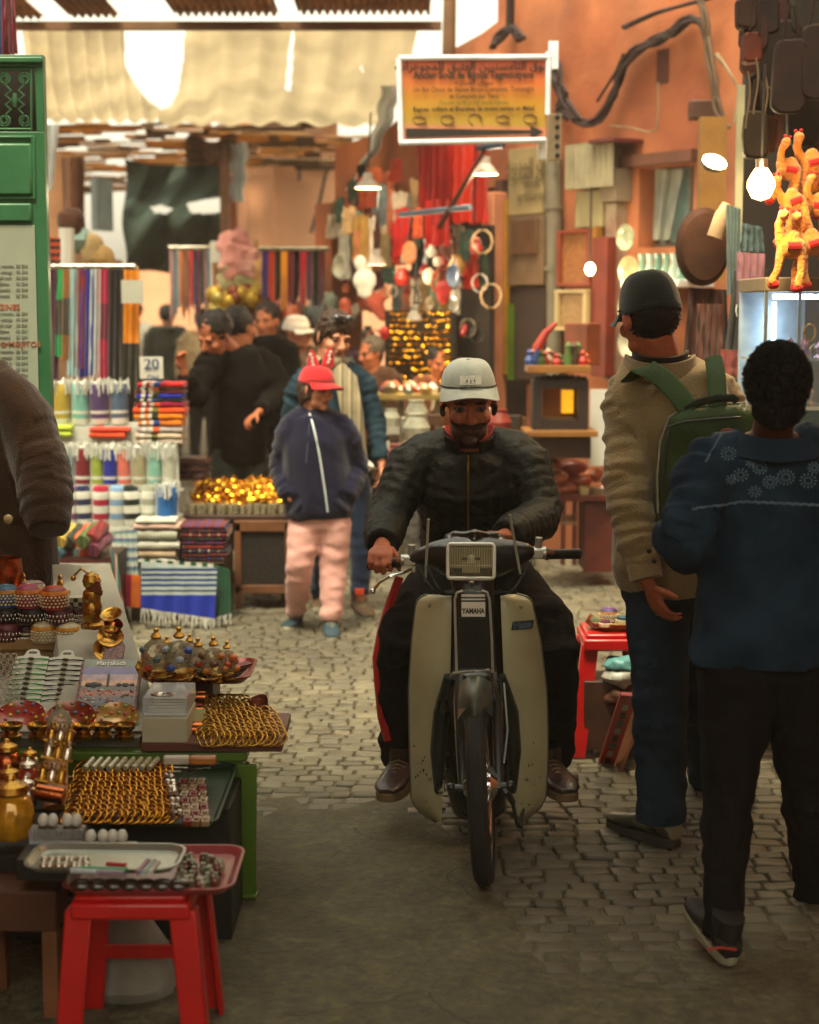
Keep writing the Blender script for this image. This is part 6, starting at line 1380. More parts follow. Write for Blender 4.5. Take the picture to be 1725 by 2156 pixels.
bowl(150, 1530, 4.82, .076, mat('copper_lacquer', '#8a3c20', .25, .4, var=.4, vscale=30, coat=.5), 'copper-red mosaic bowl in the middle of the metal-edged board')
bowl(243, 1528, 4.84, .07, mat('cream_lacquer', '#b08a4a', .25, .3, var=.4, vscale=30, coat=.5), 'cream and gold mosaic bowl right of the copper-red one', dots=('#b0501c', '#a8a02c', '#8c1c2c', '#6a7a4a'))
for k, x in enumerate((24, 82, 130, 176, 215, 262)):
 bm = NB(); lathe(bm, [(0, 0), (.026, 0), (.03, .012), (.018, .02), (.03, .03), (.034, .042), (.032, .044), (.02, .03), (0, .028)], Matrix.Translation(G(x, 1556, TZ + .01)), 16); obj('brass_dish', bm, GOLD(), label='small footed brass dish, %s along the front edge of the metal-edged board' % ['first', 'second', 'third', 'fourth', 'fifth', 'sixth'][k], cat='dish')
for k, x in enumerate((32, 57, 122, 146, 153)):
 bm = NB(); q = P(x, 1500, 4.9); lathe(bm, [(0, -.04), (.016, -.04), (.008, -.02), (.012, 0), (.005, .01), (.007, .02), (.002, .034), (0, .036)], Matrix.Translation(q), 10); obj('brass_finial', bm, GOLD(), label='thin brass finial %s behind the mosaic bowls' % ['leftmost', 'second', 'third', 'fourth', 'rightmost'][k], cat='finial')
bm = NB(); q = P(126, 1556, 4.62); lathe(bm, [(0, 0), (.03, 0), (.034, .02), (.034, .055), (.024, .075), (.01, .085), (.01, .1), (0, .1)], Matrix.Translation(q), 18); obj('glass_bottle', bm, glassmat('clear_glass', '#b8b4a0', .04, .25), label='clear glass bottle in front of the copper-red bowl', cat='bottle')
# white box with acrylic lid
ab = thing('white_box', G(348, 1565, TZ + .01), 'white box with a clear lid and rings beside the gold bangles', 'box')
c = G(348, 1562, TZ + .01); w_ = .126
bm = NB(); box(bm, c + V((0, .09, .035)), (w_, .2, .07)); obj('box_body', bm, mat('box_cream', '#a8a58e', .6, var=.12), ab, bevel=.002)
bm = NB(); box(bm, c + V((0, .1, .1)), (w_ * .98, .2, .05)); obj('box_lid', bm, glassmat('acrylic', '#c8ccd0', .05, .22), ab, bevel=.002)
bm = NB()
for k in range(5): box(bm, c + V((0, .03 + k * .036, .078)), (w_ * .9, .012, .012))
obj('ring_pad', bm, cloth('#b8b8aa', 'ring_pad'), ab)
bm = NB(); tube(bm, [c + V((-.01 + .03 * math.cos(t), .03 + .015 * math.sin(t), .128)) for t in [k * PI / 10 for k in range(20)]], .004, 6, closed=True); obj('silver_bangle', bm, SILVER(), label='silver bangle lying on the white box lid', cat='bangle')
# rolled brass cylinders
for k in range(5):
 bm = NB(); q = P(408 - k * 2, 1470 + k * 17, 5.0 - k * .06); tube(bm, [q + V((-.035, 0, 0)), q + V((.035, .01, 0))], .024, 16); obj('metal_cuff', bm, [COPPER(), mat('copper_brown', '')][k % 2] if False else [COPPER(), MATS['copper_brown']][k % 2], label='copper cuff bracelet, %s in the column beside the white box' % ['topmost', 'second', 'middle', 'fourth', 'lowest'][k], cat='bracelet', bevel=.002)
bm = NB(); prism(bm, [(-.03, -.02), (.03, -.02), (.03, .02), (-.03, .02)], facing(P(412, 1508, 4.8), V((1, .2, .1)), V((0, .6, 1))), .002); obj('paper_tag', bm, mat('paper_yellow', '#a8a070', .8), label='yellowish paper tag over the copper cuffs', cat='tag')
# bangles: one mesh, many copies
def ring_mesh(r_, t_, flat=1.0):
 bm = NB(); tube(bm, [V((r_ * math.cos(a), r_ * math.sin(a), 0)) for a in [k * 2 * PI / 28 for k in range(28)]], [(t_ * (1 + .3 * (k % 2)), t_ * flat * (1 + .3 * (k % 2))) for k in range(28)], 7, V((0, 0, 1)), closed=True); return bm
def ringobj(c, r_, m, lb, grp, cat='bangle', t_=.0028, flat=1.5):
 o = obj('bangle', ring_mesh(r_, t_, 1), m, None, 60, label=lb, cat=cat, group=grp); return o
bg = ringobj(None, .033, GOLD(), 'thin gold bangle overlapping its neighbours on the reddish board', 'gold bangles on the reddish board'); fst = True
for j in range(10):
 for i in range(12):
  x = lerp(446 - j * 1, 588 + j * 1, (i + .5) / 12) - (10 - j) * 3.5; y = lerp(1480, 1556, j / 9);
  if j < 3 and i > 8: continue
  p = G(x + rnd(-2, 2), y, TZ + .022 + .02 * (1 - j / 9)); r_ = (R(40) + rnd(-.12, .12), rnd(-.12, .12), R(-30) + rnd(-.15, .15)); s_ = rnd(.76, .9)
  if fst: bg.location = p; bg.rotation_euler = r_; fst = False
  else: dup(bg, p, r_, scale=s_)
  COL.objects[-1]['label'] = 'gold bangle %s of the %s row on the reddish board' % (LMR(i / 12), ORD[j])
bm = NB(); sheet(bm, lambda u, v: T4(P(541, 1503, 4.95)) @ V((.034 * math.cos(u * 5.6), .034 * math.sin(u * 5.6), (v - .5) * .09 + .008 * math.sin(u * 9))), 24, 6, .002); obj('copper_wrap', bm, mat('copper_pink', '#9a5a44', .35, .8, var=.3), label='curled pinkish copper sheet standing behind the gold bangles', cat='copper sheet')
for k, x in enumerate((443, 468)):
 bm = NB(); q = P(x, 1482, 5.05); tube(bm, [q + V((.03 * math.cos(a), 0, .03 * math.sin(a))) for a in [PI * i / 10 for i in range(11)]], .004, 6); obj('wire_hoop', bm, MATS['copper_brown'], label='%s dark wire hoop behind the board of bangles' % ['left', 'right'][k], cat='hoop')
bm = NB(); prism(bm, [(-.02, -.02), (.02, -.015), (.022, .02), (-.018, .016)], facing(P(436, 1495, 4.95), V((1, .3, .2)), V((0, .5, 1))), .003); obj('silver_foil', bm, SILVER(), label='scrap of silver foil by the curled copper sheet', cat='foil')
# red tray with glass ornaments
RT = mat('red_tin', '#7e2418', .3, .4, var=.25, coat=.4)
def tray(dxs, zt, Y0, Y1, m, label, rim=.018, nm='tray', skew=0.0, th=.004):
 x0, x1 = dxs; bm = NB(); w2, d2 = (x1 - x0) / 2, (Y1 - Y0) / 2; c = V(((x0 + x1) / 2, (Y0 + Y1) / 2, zt)); M = Matrix.Translation(c) @ Matrix.Rotation(skew, 4, 'Z')
 o1 = rr(w2 - rim, d2 - rim, .03, 6); o2 = rr(w2, d2, .045, 6); o3 = rr(w2 + .006, d2 + .006, .05, 6)
 R1 = [bm.verts.new(M @ V((x, y, 0))) for x, y in o1]; R2 = [bm.verts.new(M @ V((x, y, rim))) for x, y in o2]; R3 = [bm.verts.new(M @ V((x, y, rim))) for x, y in o3]; n = len(R1)
 bm.faces.new(R1)
 for A, B in ((R1, R2), (R2, R3)):
  for k in range(n): bm.faces.new((A[k], A[(k + 1) % n], B[(k + 1) % n], B[k]))
 bmesh.ops.recalc_face_normals(bm, faces=bm.faces); bmesh.ops.solidify(bm, geom=bm.faces[:], thickness=th); return obj(nm, bm, m, label=label, cat='tray')
rz_ = .585; a, b = G(300, 1440, rz_), G(522, 1440, rz_)
tray((a.x, b.x), rz_, a.y, a.y + .3, RT, 'dark red metal tray carrying glass and gilt tea things')
bm = NB(); box(bm, ((a.x + b.x) / 2 - .03, a.y + .14, (TZ + rz_) / 2), (b.x - a.x - .16, .2, rz_ - TZ - .01)); obj('tray_stand', bm, DWOOD(), label='dark block holding up the red metal tray', cat='stand')
G1 = glassmat('pale_glass', '#b8b292', .04, .3)
def pot(x, y, Y, s, lb, cols, kind=0):
 t = thing('glass_ornament', P(x, y, Y), lb, 'ornament'); M = T4(P(x, y, Y), 0, 0, 0, s)
 bm = NB(); lathe(bm, [(0, .004), (.02, .004), (.034, .022), (.038, .045), (.03, .068), (.014, .082), (.008, .088), (0, .09)] if kind == 0 else [(0, 0), (.024, 0), (.03, .03), (.03, .06), (.02, .075), (0, .08)], M, 18); obj('glass_body', bm, G1, t)
 bm = NB(); lathe(bm, [(0, -.014), (.026, -.014), (.014, -.004), (.03, .008), (.028, .01), (0, .006)], M, 16); obj('gilt_mount', bm, GOLD(), t); bm = NB(); lathe(bm, [(.01, .084), (.014, .09), (.005, .1), (.007, .108), (0, .114)], M, 10); obj('gilt_finial', bm, GOLD(), t)
 bm = NB()
 for k in range(9):
  t_ = 2 * PI * k / 9; sph(bm, M @ V((.03 * math.cos(t_), .03 * math.sin(t_), .02 + .02 * (k % 3))), (.015, .015, .011), None, 6, 5, mi=k % 2)
 obj('coloured_decoration', bm, [mat('dec_' + c.strip('#'), c, .4, var=.3) for c in cols], t); return t
nm_ = ['red and orange', 'blue', 'amber', 'gold and brown', 'green and gold', 'amber and orange', 'cream']
pc_ = [('#a83414', '#3c5a6a'), ('#2c4a9a', '#8a9aa8'), ('#b5741c', '#8a3c14'), ('#a5641c', '#5a3014'), ('#3c6a3c', '#b58a2c'), ('#c0641c', '#a83c14'), ('#b8a888', '#a8843c')]
zt3 = rz_ + .02
for k, (x, yy, s) in enumerate(((330, 1418, 1.15), (378, 1420, 1.2), (418, 1422, .95), (450, 1424, 1.0), (352, 1405, .8), (478, 1420, .85), (400, 1404, .85))):
 q = G(x, yy, zt3 + .016 * s); pot(x, yy, q.y, s * 1.08, nm_[k] + ' glass ornament with gilt mount on the red tray', pc_[k], k % 2)
for k, (x, y, s, rx, ry) in enumerate(((318, 1418, 1.1, 62, 20), (340, 1430, .9, 35, 0), (385, 1432, 1.0, 40, -8), (430, 1430, .95, 40, 10), (368, 1408, 1.0, 55, 0), (462, 1408, .9, 60, -10))):
 q = G(x, y, zt3 + .012); bm = NB(); lathe(bm, [(0, 0), (.016, 0), (.036, .014), (.046, .018), (.044, .021), (.03, .014), (0, .004)], T4(q, R(rx - 30), R(ry), 0, s), 20); crumple(bm, .003, 60); obj('gilt_saucer', bm, GOLD(), label='gilt saucer, %s among the glass ornaments on the red tray' % ['leftmost tilted', 'front left', 'front middle', 'front right', 'rear middle', 'rear right'][k], cat='saucer')
bm = NB()
for k in range(10):
 q = P(430 + 9 * k, 1360 + 3 * k + rnd(-8, 8), 5.3); sph(bm, q, (.02, .004, .012), rot3(rnd(-1, 1), rnd(-1, 1), 0), 6, 4)
bm.free()
for k in range(9):
 bm = NB(); q = G(482 + k * 3.4, 1424 - k * 3, zt3 + .004 * k); box(bm, q, (.07, .02, .006), rot3(.3, .0, .9)); obj('enamel_stick', bm, mat('enamel_%d' % (k % 4), ['#6a2418', '#243c6a', '#2c5a3c', '#8a7a5a'][k % 4], .3), label='%s enamelled stick in the fan at the right end of the red tray' % ['first', 'second', 'third', 'fourth', 'fifth', 'sixth', 'seventh', 'eighth', 'ninth'][k], cat='stick', group='enamelled sticks on the red tray')
# ---- lower display: crate, dark base, trays of bangles
bm = NB(); box(bm, (-.78, 4.5, .22), (.62, .3, .36)); obj('dark_crate', bm, mat('black_green', '#10140c', .6), label='dark crate under the green-edged bangle tray', cat='crate', bevel=.004)
TG = mat('green_tray', '#1c3424', .4, var=.2)
za = .425; a, b = G(140, 1742, za), G(452, 1742, za); q2 = G(165, 1600, za)
tray((a.x, b.x), za, a.y, a.y + .56, TG, 'dark green-edged tray packed with slanting rows of gold bangles', rim=.012)
bg2 = ringobj(None, .031, mat('bangle_gold', '#c08a2c', .22, 1, var=.4, vscale=40, bump=.3), 'gold bangle in the slanting rows on the green-edged tray', 'gold bangles on the green-edged tray', t_=.0034); fst = True
for j in range(11):
 y = lerp(1622, 1722, j / 10)
 for i in range(15):
  x = lerp(170 - j * 2.8, 352 + j * 1.2, (i + .5) / 15) + rnd(-2, 2); p = G(x, y, za + .02); r_ = (R(36) + rnd(-.1, .1), rnd(-.12, .12), R(-42) + rnd(-.12, .12)); s_ = rnd(.74, .84)
  if fst: bg2.location = p; bg2.rotation_euler = r_; fst = False
  else: dup(bg2, p, r_, scale=s_)
  COL.objects[-1]['label'] = 'gold bangle %s of the %s row on the green-edged tray' % (LMR(i / 15), ORD[j])
bm = NB(); q1, q2_ = G(140, 1728, za + .01), G(352, 1610, za + .01); box(bm, ((q1.x + q2_.x) / 2, (q1.y + q2_.y) / 2, za + .012), (q2_.x - q1.x + .04, q2_.y - q1.y, .016)); obj('foam_insert', bm, mat('dark_foam', '#3a2410', .9, var=.3), label='dark foam insert holding the slanting bangles in the green-edged tray', cat='insert')
PEARL = mat('mother_of_pearl', '#a8a284', .25, .2, var=.4, vscale=50, coat=.6)
for i in range(9):
 bm = NB(); a_, b_ = G(178 + i * 17, 1618, za + .04), G(196 + i * 17, 1598, za + .05); tube(bm, [lerp(a_, b_, k / 6) for k in range(7)], [.0075, .0085, .0075, .0085, .0075, .0085, .0075], 8); obj('pearl_cuff', bm, PEARL, label='mother-of-pearl cuff, %s of nine in the row behind the gold bangles' % ['first', 'second', 'third', 'fourth', 'fifth', 'sixth', 'seventh', 'eighth', 'last'][i], cat='cuff', group='mother-of-pearl cuffs')
for j in range(7):
 for i in range(3):
  p = G(386 + i * 19 + j * 1.5, 1648 + j * 13.5, za + .02); bm = NB(); box(bm, p, (.021, .03, .016), rot3(.2, rnd(-.1, .1), rnd(-.15, .15))); box(bm, p + V((0, 0, .009)), (.013, .018, .004));
  obj('ring_box', bm, mat('ringbox_%d' % ((i + j) % 3), ['#7a2418', '#8a6a48', '#a08a6a'][(i + j) % 3], .3, .3, coat=.5, var=.4), label='small glittering ring case, %s row back, %s column of the bangle tray' % (ORD[j], ['left', 'middle', 'right'][i]), cat='ring case', group='ring cases in the bangle tray', bevel=.002)
for j in range(7):
 for i in range(2):
  p = G(352 + i * 11 + j * 2.2, 1640 + j * 13, za + .036); bm = NB(); lathe(bm, [(0, 0), (.008, 0), (.011, .008), (.006, .016), (0, .018)], T4(p, rnd(-.3, .3), rnd(-.3, .3)), 8); obj('silver_ring', bm, SILVER(), label='bright silver ring, %s back in the %s column beside the ring cases' % (ORD[j], ['left', 'right'][i]), cat='ring', group='silver rings in the bangle tray')
for k in range(7):
 p = G(400 + rnd(-28, 30), 1625 - k * 4, za + .03 + k * .008); bm = NB(); tube(bm, [p - V((.04, .0, 0)), p + V((.04, rnd(-.02, .02), 0))], [(.006, .004)] * 2, 8); obj('silver_pin', bm, [SILVER(), BLACK()][k % 2], label='%s thin pin in the loose pile behind the ring cases' % ['lowest', 'second', 'third', 'fourth', 'fifth', 'sixth', 'topmost'][k], cat='pin')
for x, c, n in ((372, '#b0a89a', 'pale'), (428, '#a86a2c', 'amber')):
 bm = NB(); p = G(x, 1600, za + .085); box(bm, p, (.07, .025, .022), rot3(.1, 0, .05)); obj('small_case', bm, mat('case_' + n, c, .3, var=.3, coat=.4), label=n + ' little case on top of the loose pins', cat='case', bevel=.005)
# ---- brass blocks column and jars at far left
bm = NB(); a_, b_ = G(118, 1700, .42), P(118, 1535, 4.75); tube(bm, [a_, b_], [(.032, .01)] * 2, 8); obj('brass_strap', bm, mat('amber_leather', '#8a5a1c', .4, .3, var=.4), label='amber strap running up the display behind the brass blocks', cat='strap')
for k, (x, y, w_, h_) in enumerate(((128, 1545, 50, 34), (123, 1580, 52, 34), (110, 1628, 54, 36), (106, 1672, 52, 34))):
 t = thing('brass_block', P(x, y, 4.45 - k * .09), 'shiny brass bottle block, %s of four in the slanting column at left' % ['topmost', 'second', 'third', 'lowest'][k], 'block'); M = T4(P(x, y, 4.45 - k * .09), R(-15), R(8), R(-6))
 if k < 3:
  for i in range(3):
   bm = NB(); lathe(bm, [(0, -.02), (.012, -.02), (.0125, .008), (.007, .016), (.008, .026), (0, .028)], M @ Matrix.Translation(((i - 1) * .025, 0, 0)), 12); obj('bottle', bm, [GOLD(), SILVER()][(i + k) % 2], t)
  bm = NB(); box(bm, M @ V((0, 0, -.022)), (.08, .03, .006), M.to_3x3()); obj('base', bm, GOLD(), t)
 else:
  bm = NB(); tube(bm, [M @ V((-.035, 0, 0)), M @ V((.035, 0, 0))], .021, 18); obj('roll', bm, COPPER(), t)
def jar(x, y, Y, s, m, lb, lid=None, nm='jar'):
 t = thing(nm, P(x, y, Y), lb, 'jar'); M = T4(P(x, y, Y), 0, 0, 0, s); bm = NB(); lathe(bm, [(0, 0), (.028, 0), (.034, .01), (.036, .04), (.03, .062), (.024, .068), (.024, .074)], M, 20); obj('body', bm, m, t); bm = NB(); lathe(bm, [(.026, .07), (.028, .074), (.026, .084), (.01, .092), (.006, .1), (0, .103)], M, 16); obj('lid', bm, lid or GOLD(), t); return t
bm = NB(); box(bm, (-.98, 4.2, .3), (.36, .42, .18)); obj('dark_box', bm, mat('very_dark_wood', '#0d0805', .7), label='dark box under the jars at the left edge', cat='box', bevel=.004)
jar(26, 1762, 4.05, 1.55, mat('amber_glass', '#c08a12', .1, .3, var=.5, vscale=30, coat=.8), 'large glossy amber jar at the left edge')
jar(56, 1700, 4.2, .8, SILVER(), 'silver lidded jar right of the amber jar', SILVER()); jar(60, 1660, 4.3, .8, mat('red_enamel', '#8a2c1c', .25, coat=.5), 'red enamel lidded jar', SILVER()); jar(64, 1632, 4.45, .75, SILVER(), 'small silver jar, rearmost at left', GOLD()); jar(20, 1690, 4.3, 1.0, GOLD(), 'gold jar behind the amber jar'); jar(16, 1640, 4.5, 1.1, COPPER(), 'copper jar at left, behind the gold jar')
for k in range(6):
 bm = NB(); q = P(10 + k * 6, 1606 + (k % 3) * 9, 4.5); lathe(bm, [(0, 0), (.022, .004), (.034, .012), (.03, .006), (0, -.003)], T4(q, rnd(.3, 1.2), rnd(-.6, .6), rnd(0, 3)), 8); obj('gold_petal', bm, mat('bangle_gold', ''), label='curled gold petal dish, %s in the heap above the jars' % ['first', 'second', 'third', 'fourth', 'fifth', 'sixth'][k], cat='dish')
# ---- white-capped miniature bottles
def mini(x, y, Y, lb, grp, s=1.0):
 t = thing('miniature_bottle', P(x, y, Y), lb, 'bottle', grp); M = T4(P(x, y, Y), 0, 0, 0, s); bm = NB(); lathe(bm, [(0, 0), (.013, 0), (.014, .018), (.008, .024), (0, .024)], M, 12); obj('bottle_body', bm, mat('dark_bottle', '#5a4a30', .2, .2, var=.5, vscale=50, coat=.6), t); bm = NB(); sph(bm, M @ V((0, 0, .036)), (.0135, .0135, .0165), None, 12, 8); obj('stopper', bm, mat('white_knob', '#c8c8bc', .25, coat=.5), t)
for k, x in enumerate((92, 112, 143, 162)): mini(x, 1762, 3.98, 'white-topped miniature bottle, %s of four in the upper clear case' % ['first', 'second', 'third', 'last'][k], 'white-topped miniatures', 1.15)
for k, x in enumerate((192, 218, 238, 258)): mini(x, 1797, 3.88, 'white-topped miniature bottle, %s of four in the lower clear case' % ['first', 'second', 'third', 'last'][k], 'white-topped miniatures', 1.15)
for (x, y, Y, lb) in ((122, 1764, 3.98, 'clear case holding the upper four white-topped miniatures'), (228, 1800, 3.88, 'clear case holding the lower four white-topped miniatures')):
 bm = NB(); box(bm, P(x, y, Y) + V((0, 0, .005)), (.13, .05, .04)); obj('clear_case', bm, MATS['acrylic'], label=lb, cat='case', bevel=.002)
bm = NB(); box(bm, P(180, 1815, 3.9), (.3, .12, .05)); obj('black_box', bm, BLACK(), label='flat black box between the miniatures and the steel tray', cat='box', bevel=.003)
# ---- front red stool with its trays
a, b = G(130, 1885, .43), G(486, 1885, .43); fy = a.y
tray((a.x, b.x), .43, fy, fy + .3, mat('pink_tin', '#8c3a3c', .35, .2, coat=.4), 'pink-rimmed tray on the front red stool, full of small green bottles', rim=.016)
a2, b2 = G(48, 1838, .475), G(370, 1838, .475)
tray((a2.x, b2.x), .475, a2.y, a2.y + .17, mat('steel_tray', '#a8aca0', .25, .7, var=.2), 'pale steel tray of pens lying across the pink-rimmed tray', rim=.012, skew=-.03)
for k in range(34):
 tx, ty = rnd(372, 465), rnd(1815, 1878); p = G(tx, ty, .43) + V((0, 0, .004)); bm = NB(); lathe(bm, [(0, 0), (.009, 0), (.01, .012), (.006, .018), (.006, .024), (0, .025)], Matrix.Translation(p), 8); obj('tiny_bottle', bm, mat('tiny_%d' % (k % 4), ['#4a5a3a', '#8a8468', '#6a3a2c', '#a09a86'][k % 4], .2, .2, coat=.6, var=.4), label='tiny %s bottle, %s of the heap, %s, in the pink-rimmed tray' % (['green', 'straw', 'red-brown', 'pale'][k % 4], ['back', 'middle', 'front'][int((ty - 1815) / 21.1)], ['left side', 'centre', 'right side'][int((tx - 372) / 31.1)]), cat='bottle', group='tiny bottles on the pink-rimmed tray')
for k in range(7):
 bm = NB(); p = G(170 + k * 34, 1876, .44); sph(bm, p + V((0, .01, .01)), (.028, .02, .014), None, 10, 6); obj('dark_pebble_box', bm, mat('dark_lacq', '#2a1c14', .3, coat=.5, var=.5), label='%s dark lacquered egg under the steel tray' % ['first', 'second', 'third', 'fourth', 'fifth', 'sixth', 'seventh'][k], cat='egg')
z2 = .492
for k, (x0, y0, x1, y1, c, n) in enumerate(((225, 1819, 385 - 120, 1822, '#a82c2c', 'red'), (165, 1828, 268, 1832, '#1c8a4c', 'green'), (150, 1833, 205, 1836, '#a8b4b8', 'silver'), (205, 1836, 262, 1838, '#8a7a8a', 'lilac'), (290, 1838, 312, 1812, '#7c5a78', 'violet'), (302, 1838, 326, 1812, '#8aa8a0', 'aqua'), (315, 1838, 334, 1816, '#b0b0a8', 'white'))):
 bm = NB(); tube(bm, [G(x0, y0, z2 + .004), G(x1, y1, z2 + .006)], [.006, .0055], 8); obj('pen', bm, mat('pen_' + n, c, .35, coat=.4), label=n + ' pen lying in the steel tray', cat='pen')
for k in range(14):
 bm = NB(); p = G(92 + (k % 7) * 15 + rnd(-4, 4), 1818 + (k // 7) * 12, z2); sph(bm, p + V((0, 0, .008)), (.01, .01, .008), None, 8, 6); obj('silver_charm', bm, SILVER(), label='silver charm, %s from the left in the %s row of the steel tray' % (ORD[k % 7], ['back', 'front'][k // 7]), cat='charm', group='silver charms in the steel tray')
fs = thing('red_stool', V(((a.x + b.x) / 2, fy + .12, GZ)), 'front red plastic stool carrying the pink-rimmed tray, nearest the viewer', 'stool')
sx0, sx1 = G(150, 1900, .4).x, G(402, 1900, .4).x; syy = fy + .03
bm = NB(); box(bm, ((sx0 + sx1) / 2, syy + .13, .412), (sx1 - sx0 - .02, .27, .02)); box(bm, ((sx0 + sx1) / 2, syy + .13, .385), (sx1 - sx0 + .0, .29, .04)); obj('seat', bm, RDP, fs, bevel=.008)
for x, s in ((sx0 + .018, -1), (sx1 - .018, 1)):
 for y, s2 in ((syy, -1), (syy + .26, 1)):
  bm = NB(); tp, bt = V((x, y, .385)), V((x + s * .03, y + s2 * .02, GZ)); h_ = (tp - bt).length; M = facing(bt, V((1, 0, 0)), tp - bt)
  M = Matrix.Translation(bt) @ Matrix((V((1, 0, 0)), (tp - bt).normalized(), V((1, 0, 0)).cross((tp - bt).normalized()))).transposed().to_4x4()
  prism(bm, [(-.03, h_), (.03, h_), (.028, 0), (-.028, 0)], M, .012); prism(bm, [(-.006, h_), (.006, h_), (.006, 0), (-.006, 0)], M @ Matrix.Translation((s * .025, 0, s2 * .022)), .045); obj('leg', bm, RDP, fs, bevel=.004)
bm = NB(); box(bm, ((sx0 + sx1) / 2, syy + .26, .19), (sx1 - sx0 - .02, .012, .03)); obj('brace', bm, RDP, fs)
# wooden stool at the left bottom and the pale sack underneath
ws = thing('wooden_stool', V((-1.0, 3.95, GZ)), 'small orange-brown wooden stool at the bottom left corner', 'stool')
bm = NB(); box(bm, (P(40, 1905, 3.9).x, 3.95, .3), (.2, .2, .1)); obj('seat', bm, mat('orange_wood', '#4e2812', .6, var=.3, bump=.3), ws, bevel=.006)
for sx in (-.08, .08):
 for sy in (-.08, .08):
  bm = NB(); c = V((P(40, 1905, 3.9).x + sx, 3.95 + sy, .15)); box(bm, c, (.035, .035, .22)); obj('leg', bm, WOOD(), ws)
bm = NB(); c = P(285, 2120, 4.0); c.z = GZ
tube(bm, [c + V((0, 0, .0)), c + V((0, 0, .03)), c + V((.0, 0, .12)), c + V((-.01, 0, .19)), c + V((0, 0, .23))], [(.08, .07), (.1, .09), (.09, .08), (.06, .05), (.02, .02)], 20); crumple(bm, .02, 14); obj('white_sack', bm, cloth('#8a8a80', 'sack_white'), label='pale sack standing on the ground under the front red stool', cat='sack')
# ================================================================ RIGHT-HAND STALLS
random.seed(11)
# big overhead sign
SY = 8.9
sg = thing('hanging_sign', P(1000, 300, SY), 'big rectangular orange and yellow sign in a white tube frame, French and Arabic writing and a black arrow', 'sign')
sg['label'] = 'large orange and yellow sign in a white tube frame with a long black arrow'
c00, c10, c11, c01 = P(848, 296, SY), P(1148, 292, SY + .15), P(1150, 126, SY + .15), P(843, 128, SY)
SX = (c10 - c00).normalized(); SH = (c11 - c10).length
def signpt(u, v, off=0): return c00.lerp(c10, u).lerp(c01.lerp(c11, u), v) + V((0, -off, 0))
bm = NB(); sheet(bm, lambda u, v: signpt(u, v), 4, 24, .01)
pm = mat('sign_print', '#c98a2a', .5, attr=True, var=.1); sp_ = obj('sign_panel', bm, pm, sg)
at = sp_.data.color_attributes.new('col', 'FLOAT_COLOR', 'POINT')
ws_ = sp_.matrix_basis
for i, v in enumerate(sp_.data.vertices):
 w_ = v.co + sg.location; t = (w_.z - c00.z) / SH; st_ = [(0, '#c88a70'), (.18, '#c07a5c'), (.22, '#a58a2c'), (.5, '#b0801c'), (.75, '#c0682a'), (1, '#c25a3c')]
 for (a0, ca), (a1, cb_) in zip(st_, st_[1:]):
  if t <= a1 or a1 == 1: k = max(0, min(1, (t - a0) / (a1 - a0))); A, B = lin(ca), lin(cb_); at.data[i].color = tuple(A[q] * (1 - k) + B[q] * k for q in range(3)) + (1,); break
for nm, a, b in (('frame_tube', signpt(-.01, 1.03, .02), signpt(1.03, 1.03, .02)), ('frame_tube', signpt(-.02, -.03, .02), signpt(1.0, -.02, .02)), ('frame_tube', signpt(-.01, 1.03, .02), signpt(-.01, -.03, .02)), ('frame_tube', signpt(1.015, 1.1, .02), signpt(1.015, .3, .02))):
 bm = NB(); tube(bm, [a, b], .015, 10); obj(nm, bm, mat('white_tube', '#d8e0e6', .35, coat=.4), sg)
bm = NB(); box(bm, signpt(1.05, 1.06), (.05, .04, .14)); obj('bracket', bm, MATS['white_tube'], sg)
AR = {'س': 'ﺱﺳﺴﺲ', 'و': 'ﻭﻭﻮﻮ', 'ق': 'ﻕﻗﻘﻖ', 'ا': 'ﺍﺍﺎﺎ', 'ل': 'ﻝﻟﻠﻞ', 'ت': 'ﺕﺗﺘﺖ', 'م': 'ﻡﻣﻤﻢ', 'ي': 'ﻱﻳﻴﻲ', 'ن': 'ﻥﻧﻨﻦ', 'ع': 'ﻉﻋﻌﻊ', 'ج': 'ﺝﺟﺠﺞ', 'ه': 'ﻩﻫﻬﻪ', 'ر': 'ﺭﺭﺮﺮ', 'أ': 'ﺃﺃﺄﺄ', 'ب': 'ﺏﺑﺒﺐ', 'د': 'ﺩﺩﺪﺪ', 'ص': 'ﺹﺻﺼﺺ', 'ة': 'ﺓﺓﺔﺔ', 'ك': 'ﻙﻛﻜﻚ'}
def arab(s):
 out = ''
 for wd in s.split(' '):
  r_ = ''
  for i, c in enumerate(wd):
   pj = i > 0 and wd[i - 1] not in 'واأردة'; nj = i < len(wd) - 1 and c not in 'واأردة'; nj = i < len(wd) - 1 and c not in 'ة';
   f = AR[c]; r_ += f[(2 if (i < len(wd) - 1 and f[1] != f[0]) else 3) if pj else (1 if (i < len(wd) - 1 and f[1] != f[0]) else 0)]
  out += ' ' + r_
 return out[1:][::-1]
INK = mat('sign_ink', '#1e1a12', .7); SM = facing(signpt(.5, .5, .02), SX, V((0, 0, 1)))
def stext(s, v, size, m=INK, sx=1.0, bold=.0): q = facing(signpt(.5, v, .022), SX, V((0, 0, 1))); text(s, size, q, m, sg, sx=sx, bold=bold)
stext(arab('سوق التامسنيين العتيق للمجوهرات'), .92, .058, bold=.001)
stext('Ancien Souk de Bijoux Tagmoutyens', .81, .052, sx=.82, bold=.0015)
stext(arab('أقدم سوق للصياغة').replace('ﻍ', '') if False else arab('سوق المدينة العتيقة') if False else arab('سوق المدينة'), .72, .04)
stext('Un Bel Choix de bijoux Bruts Complets, Tamazight', .63, .036, sx=.85)
stext('et Complets par Titre', .545, .034, sx=.85)
stext('Ouvert de 9h à 19h toute l’année', .465, .032, mat('sign_green', '#5a6a2c', .7), sx=.85)
